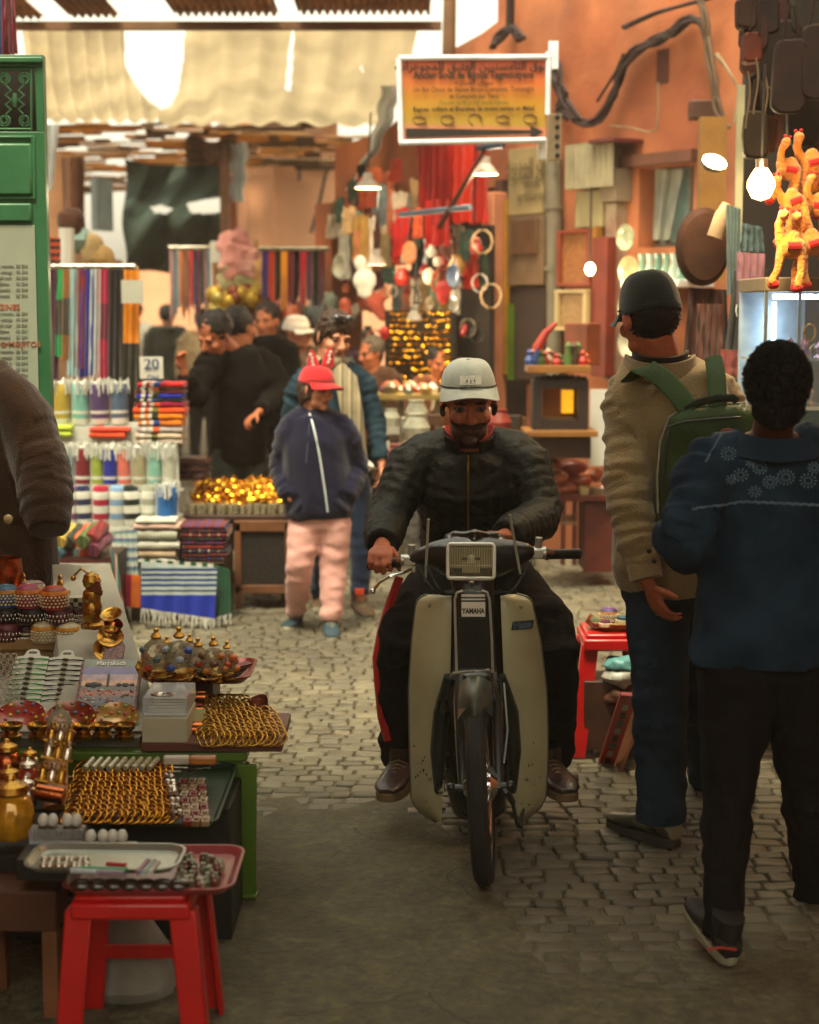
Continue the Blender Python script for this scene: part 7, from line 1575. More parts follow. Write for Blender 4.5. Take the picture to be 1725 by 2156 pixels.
stext('Bagues, colliers et Bracelets de toutes sortes en Métal', .385, .034, sx=.86, bold=.0006)
for k in range(5):
 u0 = .03 + k * .193; bm = NB(); sheet(bm, lambda u, v: signpt(u0 + u * .175, .17 + v * .17, .008), 8, 6, .002); obj('jewel_picture', bm, mat('picture_cream', '#a8a070', .5, var=.5, vscale=14, col2='#c8c4a0'), sg)
 bm = NB(); cc = signpt(u0 + .09, .255, .014); tube(bm, [cc + V((.035 * math.cos(t), 0, .018 * math.sin(t) * (1 + .3 * (k % 3)))) for t in [i * PI / 8 for i in range(16 if k != 2 else 12)]], .005, 6); obj('jewel_drawing', bm, mat('jewel_ochre', '#7a5a28', .6), sg)
bm = NB(); prism(bm, [(-.36, -.022), (.3, -.007), (.3, -.03), (.37, .0), (.3, .03), (.3, .009), (-.36, .026)], facing(signpt(.5, .085, .02), SX, V((0, 0, 1))), .004); obj('arrow', bm, INK, sg)
# electrical box with dark ports under the sign end, white cover
bm = NB(); box(bm, P(1167, 290, 9.2), (.07, .08, .24)); bx_ = obj('junction_box', bm, mat('beige_metal', '#9a8a6a', .6, var=.2), label='beige junction box with a column of dark ports beside the big sign', cat='box', bevel=.004)
for k in range(5): bm = NB(); sph(bm, P(1174, 246 + k * 20, 9.15), (.014, .006, .014)); obj('port', bm, BLACK(), bx_)
bm = NB(); box(bm, P(1142, 315, 9.1), (.05, .05, .11)); obj('white_cover', bm, WHITE(), label='small white cover hanging at the lower corner of the big sign', cat='cover', bevel=.008)
# grey rain pipe on the wall
bm = NB(); tube(bm, [PW(1166, 330, .08), PW(1166, 450, .08), PW(1168, 560, .08), PW(1168, 960, .08)], .055, 14)
for y in (430, 560): tube(bm, [PW(1166, y, .08), PW(1166, y + 10, .08)], .065, 14)
obj('rain_pipe', bm, mat('pipe_grey', '#6c6552', .6, var=.3), label='grey rain pipe running down the pink wall below the big sign', cat='pipe')
# cables on the pink wall
def cable(pts, r_, label, n=1, off=.06, jit=5, m=None, nm='cable_bundle'):
 bm = NB()
 for k in range(n):
  q = [PW(x + rnd(-jit, jit), y + rnd(-jit, jit), off + rnd(0, .05)) for x, y in pts]; q2 = []
  for i in range(len(q) - 1):
   for t in (0, .33, .66):
    a = q[max(i - 1, 0)]; b = q[i]; c = q[i + 1]; d = q[min(i + 2, len(q) - 1)]; q2.append(.5 * ((2 * b) + (c - a) * t + (2 * a - 5 * b + 4 * c - d) * t * t + (3 * b - a - 3 * c + d) * t ** 3))
  tube(bm, q2 + [q[-1]], r_, 6)
 return obj(nm, bm, m or mat('cable_dark', '#2a1712', .7), label=label, cat='cable')
Z3 = lambda L: [(1104 + x * .36, y * .36) for x, y in L]
cable(Z3([(150, 420), (220, 560), (300, 690), (350, 720), (430, 690), (520, 560), (560, 440), (640, 310), (760, 240), (860, 190), (940, 120), (1010, 120), (1060, 200), (1080, 330), (1100, 450)]), .012, 'thick bundle of dark cables looping across the pink wall above the window', 11, jit=8)
cable(Z3([(160, 300), (200, 400), (190, 480), (240, 560), (210, 620), (280, 680)]), .011, 'tangle of cables right of the big sign', 9, jit=10)
cable(Z3([(580, 160), (760, 80), (900, 40), (1040, 0), (1150, -30)]), .012, 'dark cable running up the wall at the top', 2, jit=2)
cable(Z3([(430, 600), (520, 430), (580, 320)]), .01, 'thin loose cable beside the cable loop', 1, nm='cable')
cable(Z3([(490, 735), (620, 745), (770, 755), (785, 480)]), .006, 'thin wire under the dark wall vent', 1, m=mat('wire_grey', '#7a6a50', .7), nm='wire', jit=1)
cable(Z3([(1040, 0), (1060, 150), (1080, 300), (1110, 480), (1130, 620), (1180, 740)]), .011, 'twisted pale cables dropping down the right of the pink wall', 7, jit=8, off=.3, m=mat('cable_tan', '#5c4630', .7))
cable(Z3([(1120, 320), (1200, 430), (1260, 540), (1240, 700), (1265, 760)]), .008, 'pale thin wires hanging above the clamp lamp', 3, off=.3, m=mat('wire_pale', '#8a7a58', .6), nm='wire')
cable([(1074, 60), (1076, -20)], .03, 'dark drain pipe at the top of the pink wall', 1, nm='drain_pipe', jit=0); cable([(1035, 100), (1055, 75), (1080, 62), (1096, 80)], .02, 'dark clump of cables above the big sign', 5, jit=8)
# boxes on the wall
def wallbox(q, off, m, label, nm='meter_box', cat='box'):
 bm = NB(); onwall(bm, *q, .0, off); return obj(nm, bm, m, label=label, cat=cat, bevel=.005)
bm = NB(); p0, p1 = PW(1210, 398, .2), PW(1290, 300, .2)
wd = (p1 - p0).dot(WD); sheet(bm, lambda u, v: p0 + WD * (wd * u) + V((0, 0, (p1.z - p0.z) * v)) + WN * (.012 * math.sin(u * 42)), 120, 3, .01); onwall(bm, 1211, 303, 1289, 396, .0, .17); obj('ribbed_box', bm, mat('ribbed_grey', '#8a8266', .6, var=.25), label='pale ribbed metal box high on the pink wall left of the window', cat='box')
wallbox((1270, 293, 1324, 302), .25, mat('rust_red', '#5a2018', .7), 'small rusty ledge above the ribbed box', 'ledge', 'ledge'); wallbox((1280, 356, 1314, 425), .14, mat('box_beige', '#8a7c66', .6), 'small beige box with a red mark beside the ribbed box')
wallbox((1226, 402, 1283, 479), .12, mat('box_cream2', '#9a9068', .6, var=.2), 'cream cabinet under the ribbed box', 'wall_cabinet', 'cabinet'); wallbox((1285, 428, 1306, 800), .1, mat('notice_pale', '#a89a82', .8, var=.3, vscale=10, col2='#9a7a66'), 'tall narrow pale notice board left of the hanging plates', 'notice_board', 'notice board')
bm = NB(); box(bm, PW(1480, 232, .15), (.16, .12, .11)); obj('floodlight', bm, mat('flood_brown', '#4a2c1c', .6), label='small brown unlit floodlight on the pink wall', cat='lamp', bevel=.01)
# beige notice panel and cabinet left of the pipe
wallbox((1082, 312, 1156, 452), .1, mat('poster_beige', '#8f7d54', .85, var=.2, vscale=6), 'tall beige poster board with faint writing left of the rain pipe', 'poster_board', 'board')
for k, y in enumerate((345, 365, 385, 412)):
 q = PW(1119, y, .112); text(arab('سوق الجمال') if k % 2 == 0 and False else ['سوق', 'ﺔﻣﺎﻋ', 'souk', 'artisanal'][k] if k > 1 else arab('سوق المدينة'), .11 if k < 2 else .09, facing(q, WD, V((0, 0, 1))), mat('faint_ink', '#4f4228', .9), bpy.data.objects['poster_board'])
wallbox((1084, 455, 1158, 600), .12, mat('brown_frame', '#6a5238', .7, var=.3), 'brown framed panel below the beige poster board', 'wall_cabinet', 'panel'); wallbox((1094, 462, 1146, 535), .14, mat('dark_panel', '#5a3a22', .6, var=.3), 'dark inner picture of the brown framed panel', 'picture', 'picture')
wallbox((1084, 605, 1158, 800), .1, mat('dark_doorway', '#2e1d12', .8), 'dark wooden shutter below the brown framed panel', 'shutter', 'shutter')
def frame(q, off, m, m2, label, tilt=0):
 x0, y0, x1, y1 = q; t = thing('framed_picture', PW((x0 + x1) / 2, y1, off), label, 'frame'); w_ = 7
 bm = NB()
 for b in ((x0, y0, x1, y0 + w_), (x0, y1 - w_, x1, y1), (x0, y0 + w_, x0 + w_, y1 - w_), (x1 - w_, y0 + w_, x1, y1 - w_)): onwall(bm, *b, off, off + .04)
 obj('frame_border', bm, m, t, bevel=.003); bm = NB(); onwall(bm, x0 + w_, y0 + w_, x1 - w_, y1 - w_, off, off + .015); obj('frame_picture', bm, m2, t); return t
frame((1176, 484, 1246, 602), .14, mat('red_frame', '#7a3018', .5), mat('ochre_picture', '#8a5628', .6, var=.4, vscale=30, bump=.6), 'red wooden framed woven panel on the wall above the white bulb')
frame((1172, 610, 1238, 696), .2, mat('cream_frame', '#a89468', .5), mat('tan_picture', '#8a6c40', .6, var=.3, vscale=30), 'cream framed mirror below the red framed panel')
bm = NB(); onwall(bm, 1256, 500, 1286, 792, .12, .2); obj('red_post', bm, mat('red_post_wood', '#6a2414', .6, var=.3), label='tall dark red wooden post between the frames and the notice board', cat='post', bevel=.004)
bm = NB(); onwall(bm, 1248, 478, 1262, 560, .1, .16); obj('yellow_panel', bm, mat('yellow_ochre', '#9a6a1c', .6), label='yellow ochre slat beside the red framed panel', cat='panel')
# plates in a column
for k, (x, y, r_) in enumerate(((1325, 500, 27), (1332, 570, 31), (1328, 650, 27), (1332, 722, 32), (1330, 790, 30))):
 p = PW(x, y, .2); rr_ = r_ / FPX * p.y; M = Matrix.Translation(p) @ Matrix.Rotation(A_, 4, 'Z') @ Matrix.Rotation(R(90), 4, 'X'); bm = NB(); lathe(bm, [(0, .0), (rr_ * .55, .0), (rr_ * .7, .018), (rr_, .03), (rr_ * .99, .036), (rr_ * .68, .024), (rr_ * .5, .008), (0, .008)], M, 30)
 obj('ceramic_plate', bm, mat('plate_%d' % k, ['#9aa48a', '#a89c78', '#a8a890', '#b0ac96', '#a0946c'][k], .25, var=.35, vscale=25, coat=.5), label=['grey-green patterned plate at the top of the hanging plates', 'cream plate second from the top of the hanging plates', 'pale plate third from the top, behind the dark cap', 'white plate fourth in the hanging plates', 'yellowish plate lowest of the hanging plates'][k], cat='plate')
bm = NB();
# window sill goods: green glassware
for k in range(7):
 p = PW(1352 + k * 17, 590, .2); bm = NB() if k else bm; lathe(bm, [(0, 0), (.03, 0), (.035, .05), (.02, .11), (.028, .16), (0, .16)], Matrix.Translation(p), 12); obj('green_vase', bm, mat('vase_%d' % (k % 3), ['#7fa08a', '#a8b8ac', '#5f8a7a'][k % 3], .2, coat=.6), label='%s pale green vase on the ledge under the window' % ['first', 'second', 'third', 'fourth', 'fifth', 'sixth', 'seventh'][k], cat='vase', group='vases under the window')
wallbox((1345, 590, 1465, 606), .3, WHITE(), 'white ledge under the window carrying the green vases', 'ledge', 'ledge')
# ---- hanging things at the near right (a bag and drum shop)
def leather(c): return mat('leather_' + c.strip('#'), tuple(x * .55 for x in lin(c)[:3]), .75, var=.4, vscale=12, bump=.6, bscale=40, spec=.25)
bm = NB(); p = P(1478, 520, 7.6); lathe(bm, [(0, -.02), (.1, -.02), (.118, .0), (.118, .03), (.1, .05), (0, .05)], T4(p, R(90), 0, R(8), 1.02) @ Matrix.Diagonal((1, 1.42, 1, 1)), 36); obj('drum', bm, leather('#4a2a1a'), label='large round brown leather drum hanging below the clamp lamp', cat='drum')
bm = NB(); tube(bm, [P(1505, 500, 7.4), P(1522, 455, 7.4), P(1532, 428, 7.4)], [(.035, .02), (.036, .02), (.02, .014)], 12); obj('fan', bm, mat('straw', '#8a7458', .8, bump=.6), label='pale straw paddle hanging in front of the round drum', cat='paddle')
drape(((1450, 605), (1530, 610)), ((1432, 830), (1546, 830)), 7.6, cloth('#3a1c12'), 'dark brown leather hide hanging below the round drum', 'leather_hide', 'hide', wave=.03, nf=5)
drape(((1468, 640), (1524, 640)), ((1460, 800), (1520, 800)), 7.5, cloth('#5a2c18'), 'reddish brown leather strip bundle hanging on the dark hide', 'leather_hide', 'hide', wave=.03, nf=9)
drape(((1548, 570), (1620, 566)), ((1528, 740), (1606, 735)), 6.9, cloth('#3c3f3c', trans=.05), 'grey wool shawl hanging behind the pink scarf', 'shawl', 'shawl', wave=.02)
drape(((1552, 530), (1610, 534)), ((1552, 640), (1606, 640)), 6.8, cloth('#a07078', 'pink_scarf', stripes=('Z', .7, [(0, '#6a5a5a'), (.13, '#a0727a')])), 'pink scarf with pale fringe hanging beside the glass case', 'hanging_scarf', 'scarf', fr=.05, nu=20)
drape(((1518, 735), (1606, 740)), ((1516, 790), (1602, 800)), 6.85, cloth('#8a4a44'), 'dusty red fringed scarf hanging below the grey shawl', 'hanging_scarf', 'scarf', fr=.1, nu=20)
drape(((1530, 430), (1560, 440)), ((1530, 620), (1556, 620)), 7.2, cloth('#7f958f', trans=.2), 'pale blue-grey cloth strip hanging right of the round drum', wave=.01, nu=12)
drape(((1562, 470), (1605, 478)), ((1555, 530), (1608, 530)), 7.0, cloth('#6f8c8c', trans=.2), 'pale turquoise cloth between lamp and scarf', wave=.02, nu=12)
bm = NB(); box(bm, P(1556, 400, 7.6), (.03, .03, .9)); obj('pale_post', bm, mat('post_pale', '#8a8a70', .6), label='pale thin post behind the glowing bulb', cat='post')
bm = NB(); box(bm, P(1498, 420, 8.6), (.13, .08, .8)); obj('glow_slab', bm, mat('glow_ochre', '#8a6226', .8, var=.3, bump=.4), label='ochre slab painted as lamp glow on the wall beside the bag shop', cat='pillar')  # ochre slab stands in for lamp glow on the wall
# dark panel standing in for the shade deep inside the bag shop
bm = NB(); box(bm, (P(1735, 300, 8.6).x, 8.6, 1.9), (.8, .1, 3.2)); obj('shade_panel', bm, mat('shop_shade', '#1c120c', .9, var=.4), label='dark panel in place of shade behind the hanging bags', cat='shutter')
bags = [(1570, 0, 60, 26, '#3a2016'), (1612, 0, 70, 30, '#241410'), (1600, 160, 290, 30, '#20120e'), (1668, 250, 330, 30, '#241812'), (1715, 60, 200, 36, '#2a1612'), (1588, -10, 100, 34, '#3a1a12'), (1660, -30, 60, 60, '#4a2016'), (1590, 62, 150, 34, '#4a1c12'), (1585, 70, 130, 24, '#6a2c1a'), (1640, 50, 180, 50, '#241410'), (1622, 55, 135, 14, '#8a5a22'), (1632, 130, 220, 14, '#7a5220'), (1660, 90, 230, 40, '#2a1612'), (1700, -20, 70, 44, '#2e2a20'), (1705, 60, 200, 36, '#1c1410'), (1640, 210, 300, 26, '#5a2418'), (1590, 240, 330, 30, '#3a2a18'), (1690, 190, 300, 40, '#20140f'), (1615, 250, 320, 22, '#6a3a1c'), (1715, 230, 310, 30, '#3a1820')]
for k, (x, y0, y1, hw_, c) in enumerate(bags):
 Y = 6.9 + (k % 4) * .17; p = P(x, (y0 + y1) / 2, Y); hz = (P(x, y0, Y).z - P(x, y1, Y).z) / 2 * 1.12; wx = hw_ / FPX * Y * .82
 t = thing('leather_bag', P(x, y1, Y), '%s leather bag, %s in the cluster at the top right' % ({'#8': 'ochre', '#7': 'ochre', '#6': 'russet', '#5': 'rust-red', '#4': 'red-brown', '#3': 'brown', '#2': 'black-brown', '#1': 'black'}[c[:2]], ['topmost left', 'topmost second', 'long left', 'low middle', 'far right', 'first from the left edge', 'highest', 'leftmost long', 'inner left', 'large central', 'narrow upper', 'narrow lower', 'middle', 'top right', 'rightmost long', 'lower slanting', 'lowest left', 'lower right', 'lower small', 'lowest right'][k]), 'bag', 'leather bags hanging at the top right')
 bm = NB(); prism(bm, rr(wx, hz, min(wx, hz) * .6, 5), facing(p), .07); bmesh.ops.subdivide_edges(bm, edges=bm.edges[:], cuts=1, use_grid_fill=True); crumple(bm, .012, 9, seed=k); obj('bag_body', bm, leather(c), t, bevel=.01)
 bm = NB(); tube(bm, [p + V((-wx * .5, -.03, hz)), p + V((-wx * .2, -.03, hz + .12)), p + V((wx * .2, -.03, hz + .12)), p + V((wx * .5, -.03, hz))], .007, 6); obj('bag_strap', bm, leather('#2a1612'), t)
for k, (x, y0, y1) in enumerate(((1575, 150, 270), (1592, 120, 240), (1612, 160, 260))):
 bm = NB(); tube(bm, [P(x + 5 * math.sin(i * .5), lerp(y0, y1, i / 9), 6.7) for i in range(10)], .004, 6); obj('cord_strand', bm, mat('cord_dull', '#5a4a30', .8), label='%s pale cord hanging under the leather bags' % ['left', 'middle', 'right'][k], cat='cord')
# plush camels
def plush(x, y, Y, s, label, lean):
 t = thing('plush_camel', P(x, y + 60, Y), label, 'plush toy', 'orange plush camels'); M = T4(P(x, y, Y), 0, R(lean), 0, s)
 PL = cloth('#c07a34', 'plush_orange', sheen=.3, bump=3.0, bscale=70); RD = cloth('#b01c1c', 'plush_red')
 bm = NB(); sph(bm, M @ V((0, 0, 0)), (.045 * s, .035 * s, .035 * s)); sph(bm, M @ V((0, 0, .03)), .022 * s); limb(bm, [M @ V((-.035, 0, .01)), M @ V((-.05, -.01, .06)), M @ V((-.045, -.03, .09))], [.018 * s, .014 * s, .018 * s], 8); sph(bm, M @ V((-.05, -.05, .09)), (.016 * s, .028 * s, .014 * s))
 for sx, sy in ((-.03, -.012), (-.028, .015), (.03, -.014), (.03, .015)): limb(bm, [M @ V((sx, sy, -.01)), M @ V((sx * 1.2 + rnd(-.01, .01), sy * 1.5, -.07)), M @ V((sx * 1.1 + rnd(-.015, .015), sy * 1.8, -.11))], [.015 * s, .012 * s, .014 * s], 8)
 bm = fuse(bm, .006, 2); crumple(bm, .002, 60); obj('plush_body', bm, PL, t)
 for sx, sy in ((-.033, -.02), (-.03, .026), (.033, -.022), (.033, .026)): b_ = NB(); sph(b_, M @ V((sx * 1.1, sy, -.118)), .015 * s); obj('hoof', b_, RD, t)
 b_ = NB(); tube(b_, [M @ V((0 + .038 * math.cos(q), .031 * math.sin(q), .0)) for q in []] or [M @ V((-.02, -.035, 0)), M @ V((.02, -.035, .005))], .012 * s, 8); obj('saddle', b_, RD, t)
 for sx in (-.058, -.04): b_ = NB(); sph(b_, M @ V((sx, -.045, .108)), .006 * s); obj('ear', b_, RD, t)
for k, (x, y, s, ln, n) in enumerate(((1655, 520, 1.15, 8, 'lowest left'), (1700, 515, 1.15, -8, 'lowest right'), (1660, 425, 1.0, -14, 'middle left'), (1708, 435, 1.0, 12, 'middle right'), (1650, 360, 1.0, 16, 'upper left'), (1700, 345, 1.1, -6, 'upper right'), (1716, 390, .9, 20, 'rightmost'), (1675, 470, .9, 30, 'central'))):
 plush(x + 12, y, 6.0 + .05 * k, s * 1.0, n + ' orange plush camel with red hooves above the glass case', ln)
# glass display case with cold light
cs = thing('glass_case', P(1670, 900, 6.2), 'lit glass display case of jewellery at the right edge', 'display case')
bm = NB(); a, b = P(1612, 600, 6.1), P(1760, 600, 6.1); box(bm, ((a.x + b.x) / 2, 6.35, (P(0, 585, 6.1).z + P(0, 612, 6.1).z) / 2), (b.x - a.x, .5, .05)); obj('case_top', bm, mat('case_wood', '#7a6a4a', .6, var=.2), cs, bevel=.004)
zc0, zc1 = P(0, 860, 6.1).z, P(0, 612, 6.1).z
bm = NB(); box(bm, ((a.x + b.x) / 2, 6.57, (zc0 + zc1) / 2), (b.x - a.x, .02, zc1 - zc0)); obj('case_back', bm, mat('case_back_blue', '#8a9ca0', .4, var=.3, vscale=12), cs)
bm = NB()
for x in (a.x + .008, P(1688, 600, 6.1).x): box(bm, (x, 6.12, (zc0 + zc1) / 2), (.012, .012, zc1 - zc0))
box(bm, ((a.x + b.x) / 2, 6.33, zc0), (b.x - a.x, .46, .014)); box(bm, ((a.x + b.x) / 2, 6.33, zc0 + .17), (b.x - a.x, .4, .006)); obj('case_frame', bm, mat('case_metal', '#9aa4a0', .3, .7), cs)
bm = NB(); box(bm, ((a.x + b.x) / 2, 6.105, (zc0 + zc1) / 2), (b.x - a.x, .004, zc1 - zc0)); obj('case_glass', bm, glassmat('case_pane', '#a8c0c8', .05, .06), cs)
LED = mat('led_white', '#cfe4ff', .5, emit=12, var=0); bm = NB(); tube(bm, [V((a.x + .05, 6.2, zc1 - .02)), V((b.x - .02, 6.2, zc1 - .02))], .008, 8); obj('led_strip', bm, LED, cs)
bm = NB(); q = P(1714, 700, 6.45); tube(bm, [V((q.x - .14, 6.5, zc0 + .05)), V((q.x - .14, 6.5, zc1 - .04))], .007, 8); obj('led_strip', bm, LED, cs)
bm = NB(); box(bm, ((a.x + b.x) / 2, 6.33, (zc0 + .3) / 2), (b.x - a.x, .5, zc0 - .3 - .02)); obj('case_base', bm, mat('case_base', '#2c3838', .35, .2), cs)
for k in range(26):
 p = V((rnd(a.x + .05, b.x - .02), rnd(6.2, 6.5), zc0 + .008 + .17 * (k % 2))); bm = NB(); lathe(bm, [(0, 0), (.016, 0), (.006, .012), (.014, .03), (.006, .045), (0, .05)], T4(p, 0, 0, 0, rnd(.8, 1.6)), 10); obj('jewel_stand', bm, mat('jewelst_%d' % (k % 4), ['#c8c4bc', '#b88a9a', '#a8904a', '#8aa0b8'][k % 4], .2, .4, coat=.5), label='small glittering piece standing inside the lit glass case', cat='jewel', group='jewels inside the lit glass case')
for k, (x, y, r_) in enumerate(((1705, 700, 12), (1716, 740, 10), (1698, 760, 14))):
 p = P(x, y, 6.3); bm = NB(); tube(bm, [p + V((r_ / 580 * math.cos(t), 0, 1.5 * r_ / 580 * math.sin(t))) for t in [i * PI / 8 for i in range(16)]], .004, 6, closed=True); obj('necklace', bm, [GOLD(), SILVER(), mat('bead_violet', '#5a4a9a', .3)][k], label=['gold', 'silver', 'violet bead'][k] + ' necklace hanging inside the lit glass case', cat='necklace')
# ---- lamps
BULB = mat('bulb_glow', '#ffc866', .4, emit=13, var=0); BULBW = mat('bulb_white', '#ffe0a0', .4, emit=11, var=0)
def lamp(p, power, col, r_):
 l = bpy.data.lights.new('lamp_light', 'POINT'); l.energy = power * 1.2; l.color = col; l.shadow_soft_size = r_; o = bpy.data.objects.new('lamp_light', l); COL.objects.link(o); o.location = p
t = thing('light_bulb', P(1603, 385, 5.9), 'large glowing warm bulb hanging beside the plush camels', 'light bulb')
bm = NB(); p = P(1603, 388, 5.9); lathe(bm, [(0, -.055), (.03, -.045), (.047, -.01), (.046, .012), (.03, .04), (.02, .055), (0, .06)], Matrix.Translation(p), 24); obj('glowing_bulb', bm, BULB, t); bm = NB(); tube(bm, [p + V((0, 0, .05)), p + V((0, 0, .085))], .021, 12); obj('bulb_socket', bm, SILVER(), t); bm = NB(); tube(bm, [p + V((0, 0, .085)), p + V((.004, 0, .4))], .005, 6); obj('flex', bm, BLACK(), t); lamp(p + V((-.02, -.09, 0)), 9, (1, .68, .3), .06)
t = thing('clamp_lamp', P(1505, 340, 7.4), 'lit clamp lamp with tilted round face on the ochre glow slab', 'lamp'); p = P(1505, 340, 7.4); M = T4(p, R(75), R(18), 0); bm = NB(); lathe(bm, [(0, .0), (.05, .0)], M @ Matrix.Diagonal((1.08, .62, 1, 1)), 24); obj('lamp_face', bm, BULBW, t); bm = NB(); lathe(bm, [(.052, .004), (.045, -.05), (.02, -.09), (0, -.09)], M @ Matrix.Diagonal((1.1, .64, 1, 1)), 24); obj('lamp_shell', bm, BLACK(), t); lamp(p + V((-.02, -.1, -.05)), 4, (1, .75, .4), .05)
t = thing('light_bulb', PW(1243, 566, .45), 'bright white bulb hanging in front of the red framed panel', 'light bulb'); p = PW(1243, 566, .45); bm = NB(); sph(bm, p, (.03, .03, .04)); obj('glowing_bulb', bm, BULBW, t); bm = NB(); tube(bm, [p + V((0, 0, .05)), p + V((0, 0, .5))], .006, 6); obj('flex', bm, BLACK(), t); lamp(p + V((-.05, -.12, 0)), 2.5, (1, .75, .4), .05)
def pend(x, y, off, r_, label, pw=4):
 p = PW(x, y, off); t = thing('pendant_lamp', p, label, 'lamp'); bm = NB(); lathe(bm, [(0, 0), (r_ * .92, 0)], Matrix.Translation(p), 24); lathe(bm, [(r_ * .9, .001), (0, .02)], Matrix.Translation(p), 24); obj('lamp_face', bm, BULBW, t)
 bm = NB(); lathe(bm, [(r_, -.004), (r_ * .95, .012), (r_ * .4, .06), (.03, .1), (0, .1)], Matrix.Translation(p), 24); obj('lamp_shade', bm, mat('shade_white', '#c0b8a8', .5), t); bm = NB(); tube(bm, [p + V((0, 0, .1)), p + V((.02, .02, .5))], .006, 6); obj('flex', bm, BLACK(), t); lamp(p - V((0, 0, .06)), pw, (1, .78, .5), .08)
pend(1022, 366, 1.2, .078, 'lit pendant lamp right of the red hanging cloths'); pend(775, 395, 1.0, .09, 'lit pendant lamp left of the red hanging cloths'); pend(793, 556, 1.0, .065, 'small lit pendant lamp above the white souvenirs', 3); pend(873, 673, 1.0, .05, 'small lit pendant lamp above the gold trinket board', 5)
t = thing('light_bulb', P(405, 612, 16), 'round glowing bulb far away among the striped scarves', 'light bulb'); bm = NB(); sph(bm, P(405, 612, 16), .05); obj('glowing_bulb', bm, BULBW, t)
# ---- low shelf cluster behind the rider: mirrors, cactus, gourds, dresser
cb2 = thing('mirror_cabinet', P(1180, 905, 9.9), 'dark carved wooden cabinet with mirrors, figurines on top', 'cabinet'); cb2['label'] = 'dark carved wooden cabinet with painted amber glow left of the pale panel'
bm = NB(); yb_ = 9.9
def bx2(x0, y0, x1, y1, Y0, Y1, bm): a, b = P(x0, y1, Y0), P(x1, y0, Y0); box(bm, ((a.x + b.x) / 2, (Y0 + Y1) / 2, (a.z + b.z) / 2), (b.x - a.x, Y1 - Y0, b.z - a.z))
bx2(1122, 800, 1142, 905, 9.9, 10.1, bm); bx2(1218, 800, 1240, 905, 9.9, 10.1, bm); bx2(1142, 800, 1218, 818, 9.9, 10.1, bm); bx2(1142, 884, 1218, 905, 9.9, 10.1, bm)
for i in range(9): sph(bm, P(1130 + i * 12.5, 800 - 5 * math.sin(i * PI / 8), 9.95), .022)
obj('carved_frame', bm, mat('carved_dark', '#241812', .6, var=.5, vscale=40, bump=1), cb2)
bm = NB(); bx2(1112, 770, 1245, 785, 9.85, 10.15, bm); bx2(1106, 908, 1260, 920, 9.8, 10.2, bm); obj('shelf_board', bm, mat('yellow_wood', '#8a5c22', .6, var=.3), cb2, bevel=.003)
bm = NB(); bx2(1142, 818, 1218, 884, 10.06, 10.09, bm); obj('mirror', bm, mat('mirror_glass', '#a8805a', .08, .9), cb2)
bm = NB(); bx2(1184, 822, 1208, 870, 10.0, 10.05, bm); obj('amber_stack', bm, mat('amber_glow', '#c88a14', .4, emit=.6, var=.5, vscale=30), cb2)  # glow put into the stack's colour, no lamp in the niche
bm = NB(); bx2(1120, 922, 1245, 965, 9.9, 10.2, bm); bx2(1135, 965, 1165, 1040, 10, 10.1, bm); obj('cabinet_foot', bm, DWOOD(), cb2)
for k in range(16):
 x = 1116 + k * 8; h_ = rnd(.05, .15); p = P(x, 769, 9.95); p.y += rnd(0, .1); c = random.choice(['#a8281c', '#b0501c', '#4a6a2c', '#2c4a8a', '#a89a80', '#7a2a18', '#3a2418']); bm = NB(); lathe(bm, [(0, 0), (.025, 0), (.03, h_ * .3), (.014, h_ * .6), (.02, h_ * .8), (0, h_)], Matrix.Translation(p), 10); obj('painted_figurine', bm, mat('fig_' + c.strip('#'), c, .5, var=.3), label='painted wooden figurine, %s from the left on top of the carved cabinet' % (ORD + ['fourteenth', 'fifteenth', 'sixteenth'])[k], cat='figurine', group='painted figurines on the carved cabinet')
bm = NB(); tube(bm, [P(1130, 735, 9.9), P(1150, 700, 9.9), P(1172, 680, 9.9)], [.03, .022, .012], 8); obj('red_bird', bm, mat('bird_red', '#a02818', .5), label='red carved bird rising from the figurines', cat='figurine')
bm = NB(); onwall(bm, 1205, 680, 1248, 768, .5, .62); obj('red_chest', bm, mat('red_chest', '#7a3a1a', .6, var=.4), label='small reddish chest behind the figurines', cat='chest', bevel=.005)
bm = NB(); a, b = P(1241, 980, 10.3), P(1283, 820, 10.3); box(bm, (a + b) / 2, (b.x - a.x, .03, b.z - a.z)); obj('pale_signboard', bm, WHITE(), label='pale upright panel between the carved cabinet and the backpacker', cat='panel')
# gourds / drums on a dresser
for k, (x, y, rx, c) in enumerate(((1160, 975, 24, '#8a3a20'), (1205, 985, 32, '#7a2418'), (1250, 958, 20, '#7a1c14'), (1168, 1005, 28, '#b06a40'), (1220, 1012, 26, '#a04a28'), (1250, 1000, 24, '#a85a34'), (1190, 1030, 26, '#9a5030'), (1235, 1035, 24, '#b0683c'), (1160, 1030, 22, '#8a3a20'), (1268, 1030, 20, '#a05830'))):
 p = P(x, y, 10.2 + (k % 3) * .1); bm = NB(); r_ = rx / FPX * p.y; sph(bm, p, (r_, r_ * .8, r_ * .55), None, 18, 12); crumple(bm, .012, 10, seed=k); obj('gourd', bm, mat('gourd_' + c.strip('#'), c, .35, var=.4, vscale=20, coat=.5), label='%s polished gourd in the heap on the red dresser' % ['brown leftmost upper', 'long dark red', 'small dark red topmost', 'pale orange left', 'orange middle', 'tan right', 'russet lower middle', 'pale lower right', 'brown lower left', 'rightmost low'][k], cat='gourd')
ds = thing('red_dresser', P(1235, 1205, 10.4), 'dark red wooden dresser and stools under the gourds', 'dresser'); ds['label'] = 'dark red wooden dresser standing under the heap of gourds'
RW = mat('red_wood', '#5a2014', .5, var=.4, vscale=8, bump=.3)
bm = NB(); bx2(1178, 1042, 1292, 1056, 10.1, 10.6, bm); obj('dresser_top', bm, RW, ds, bevel=.004)
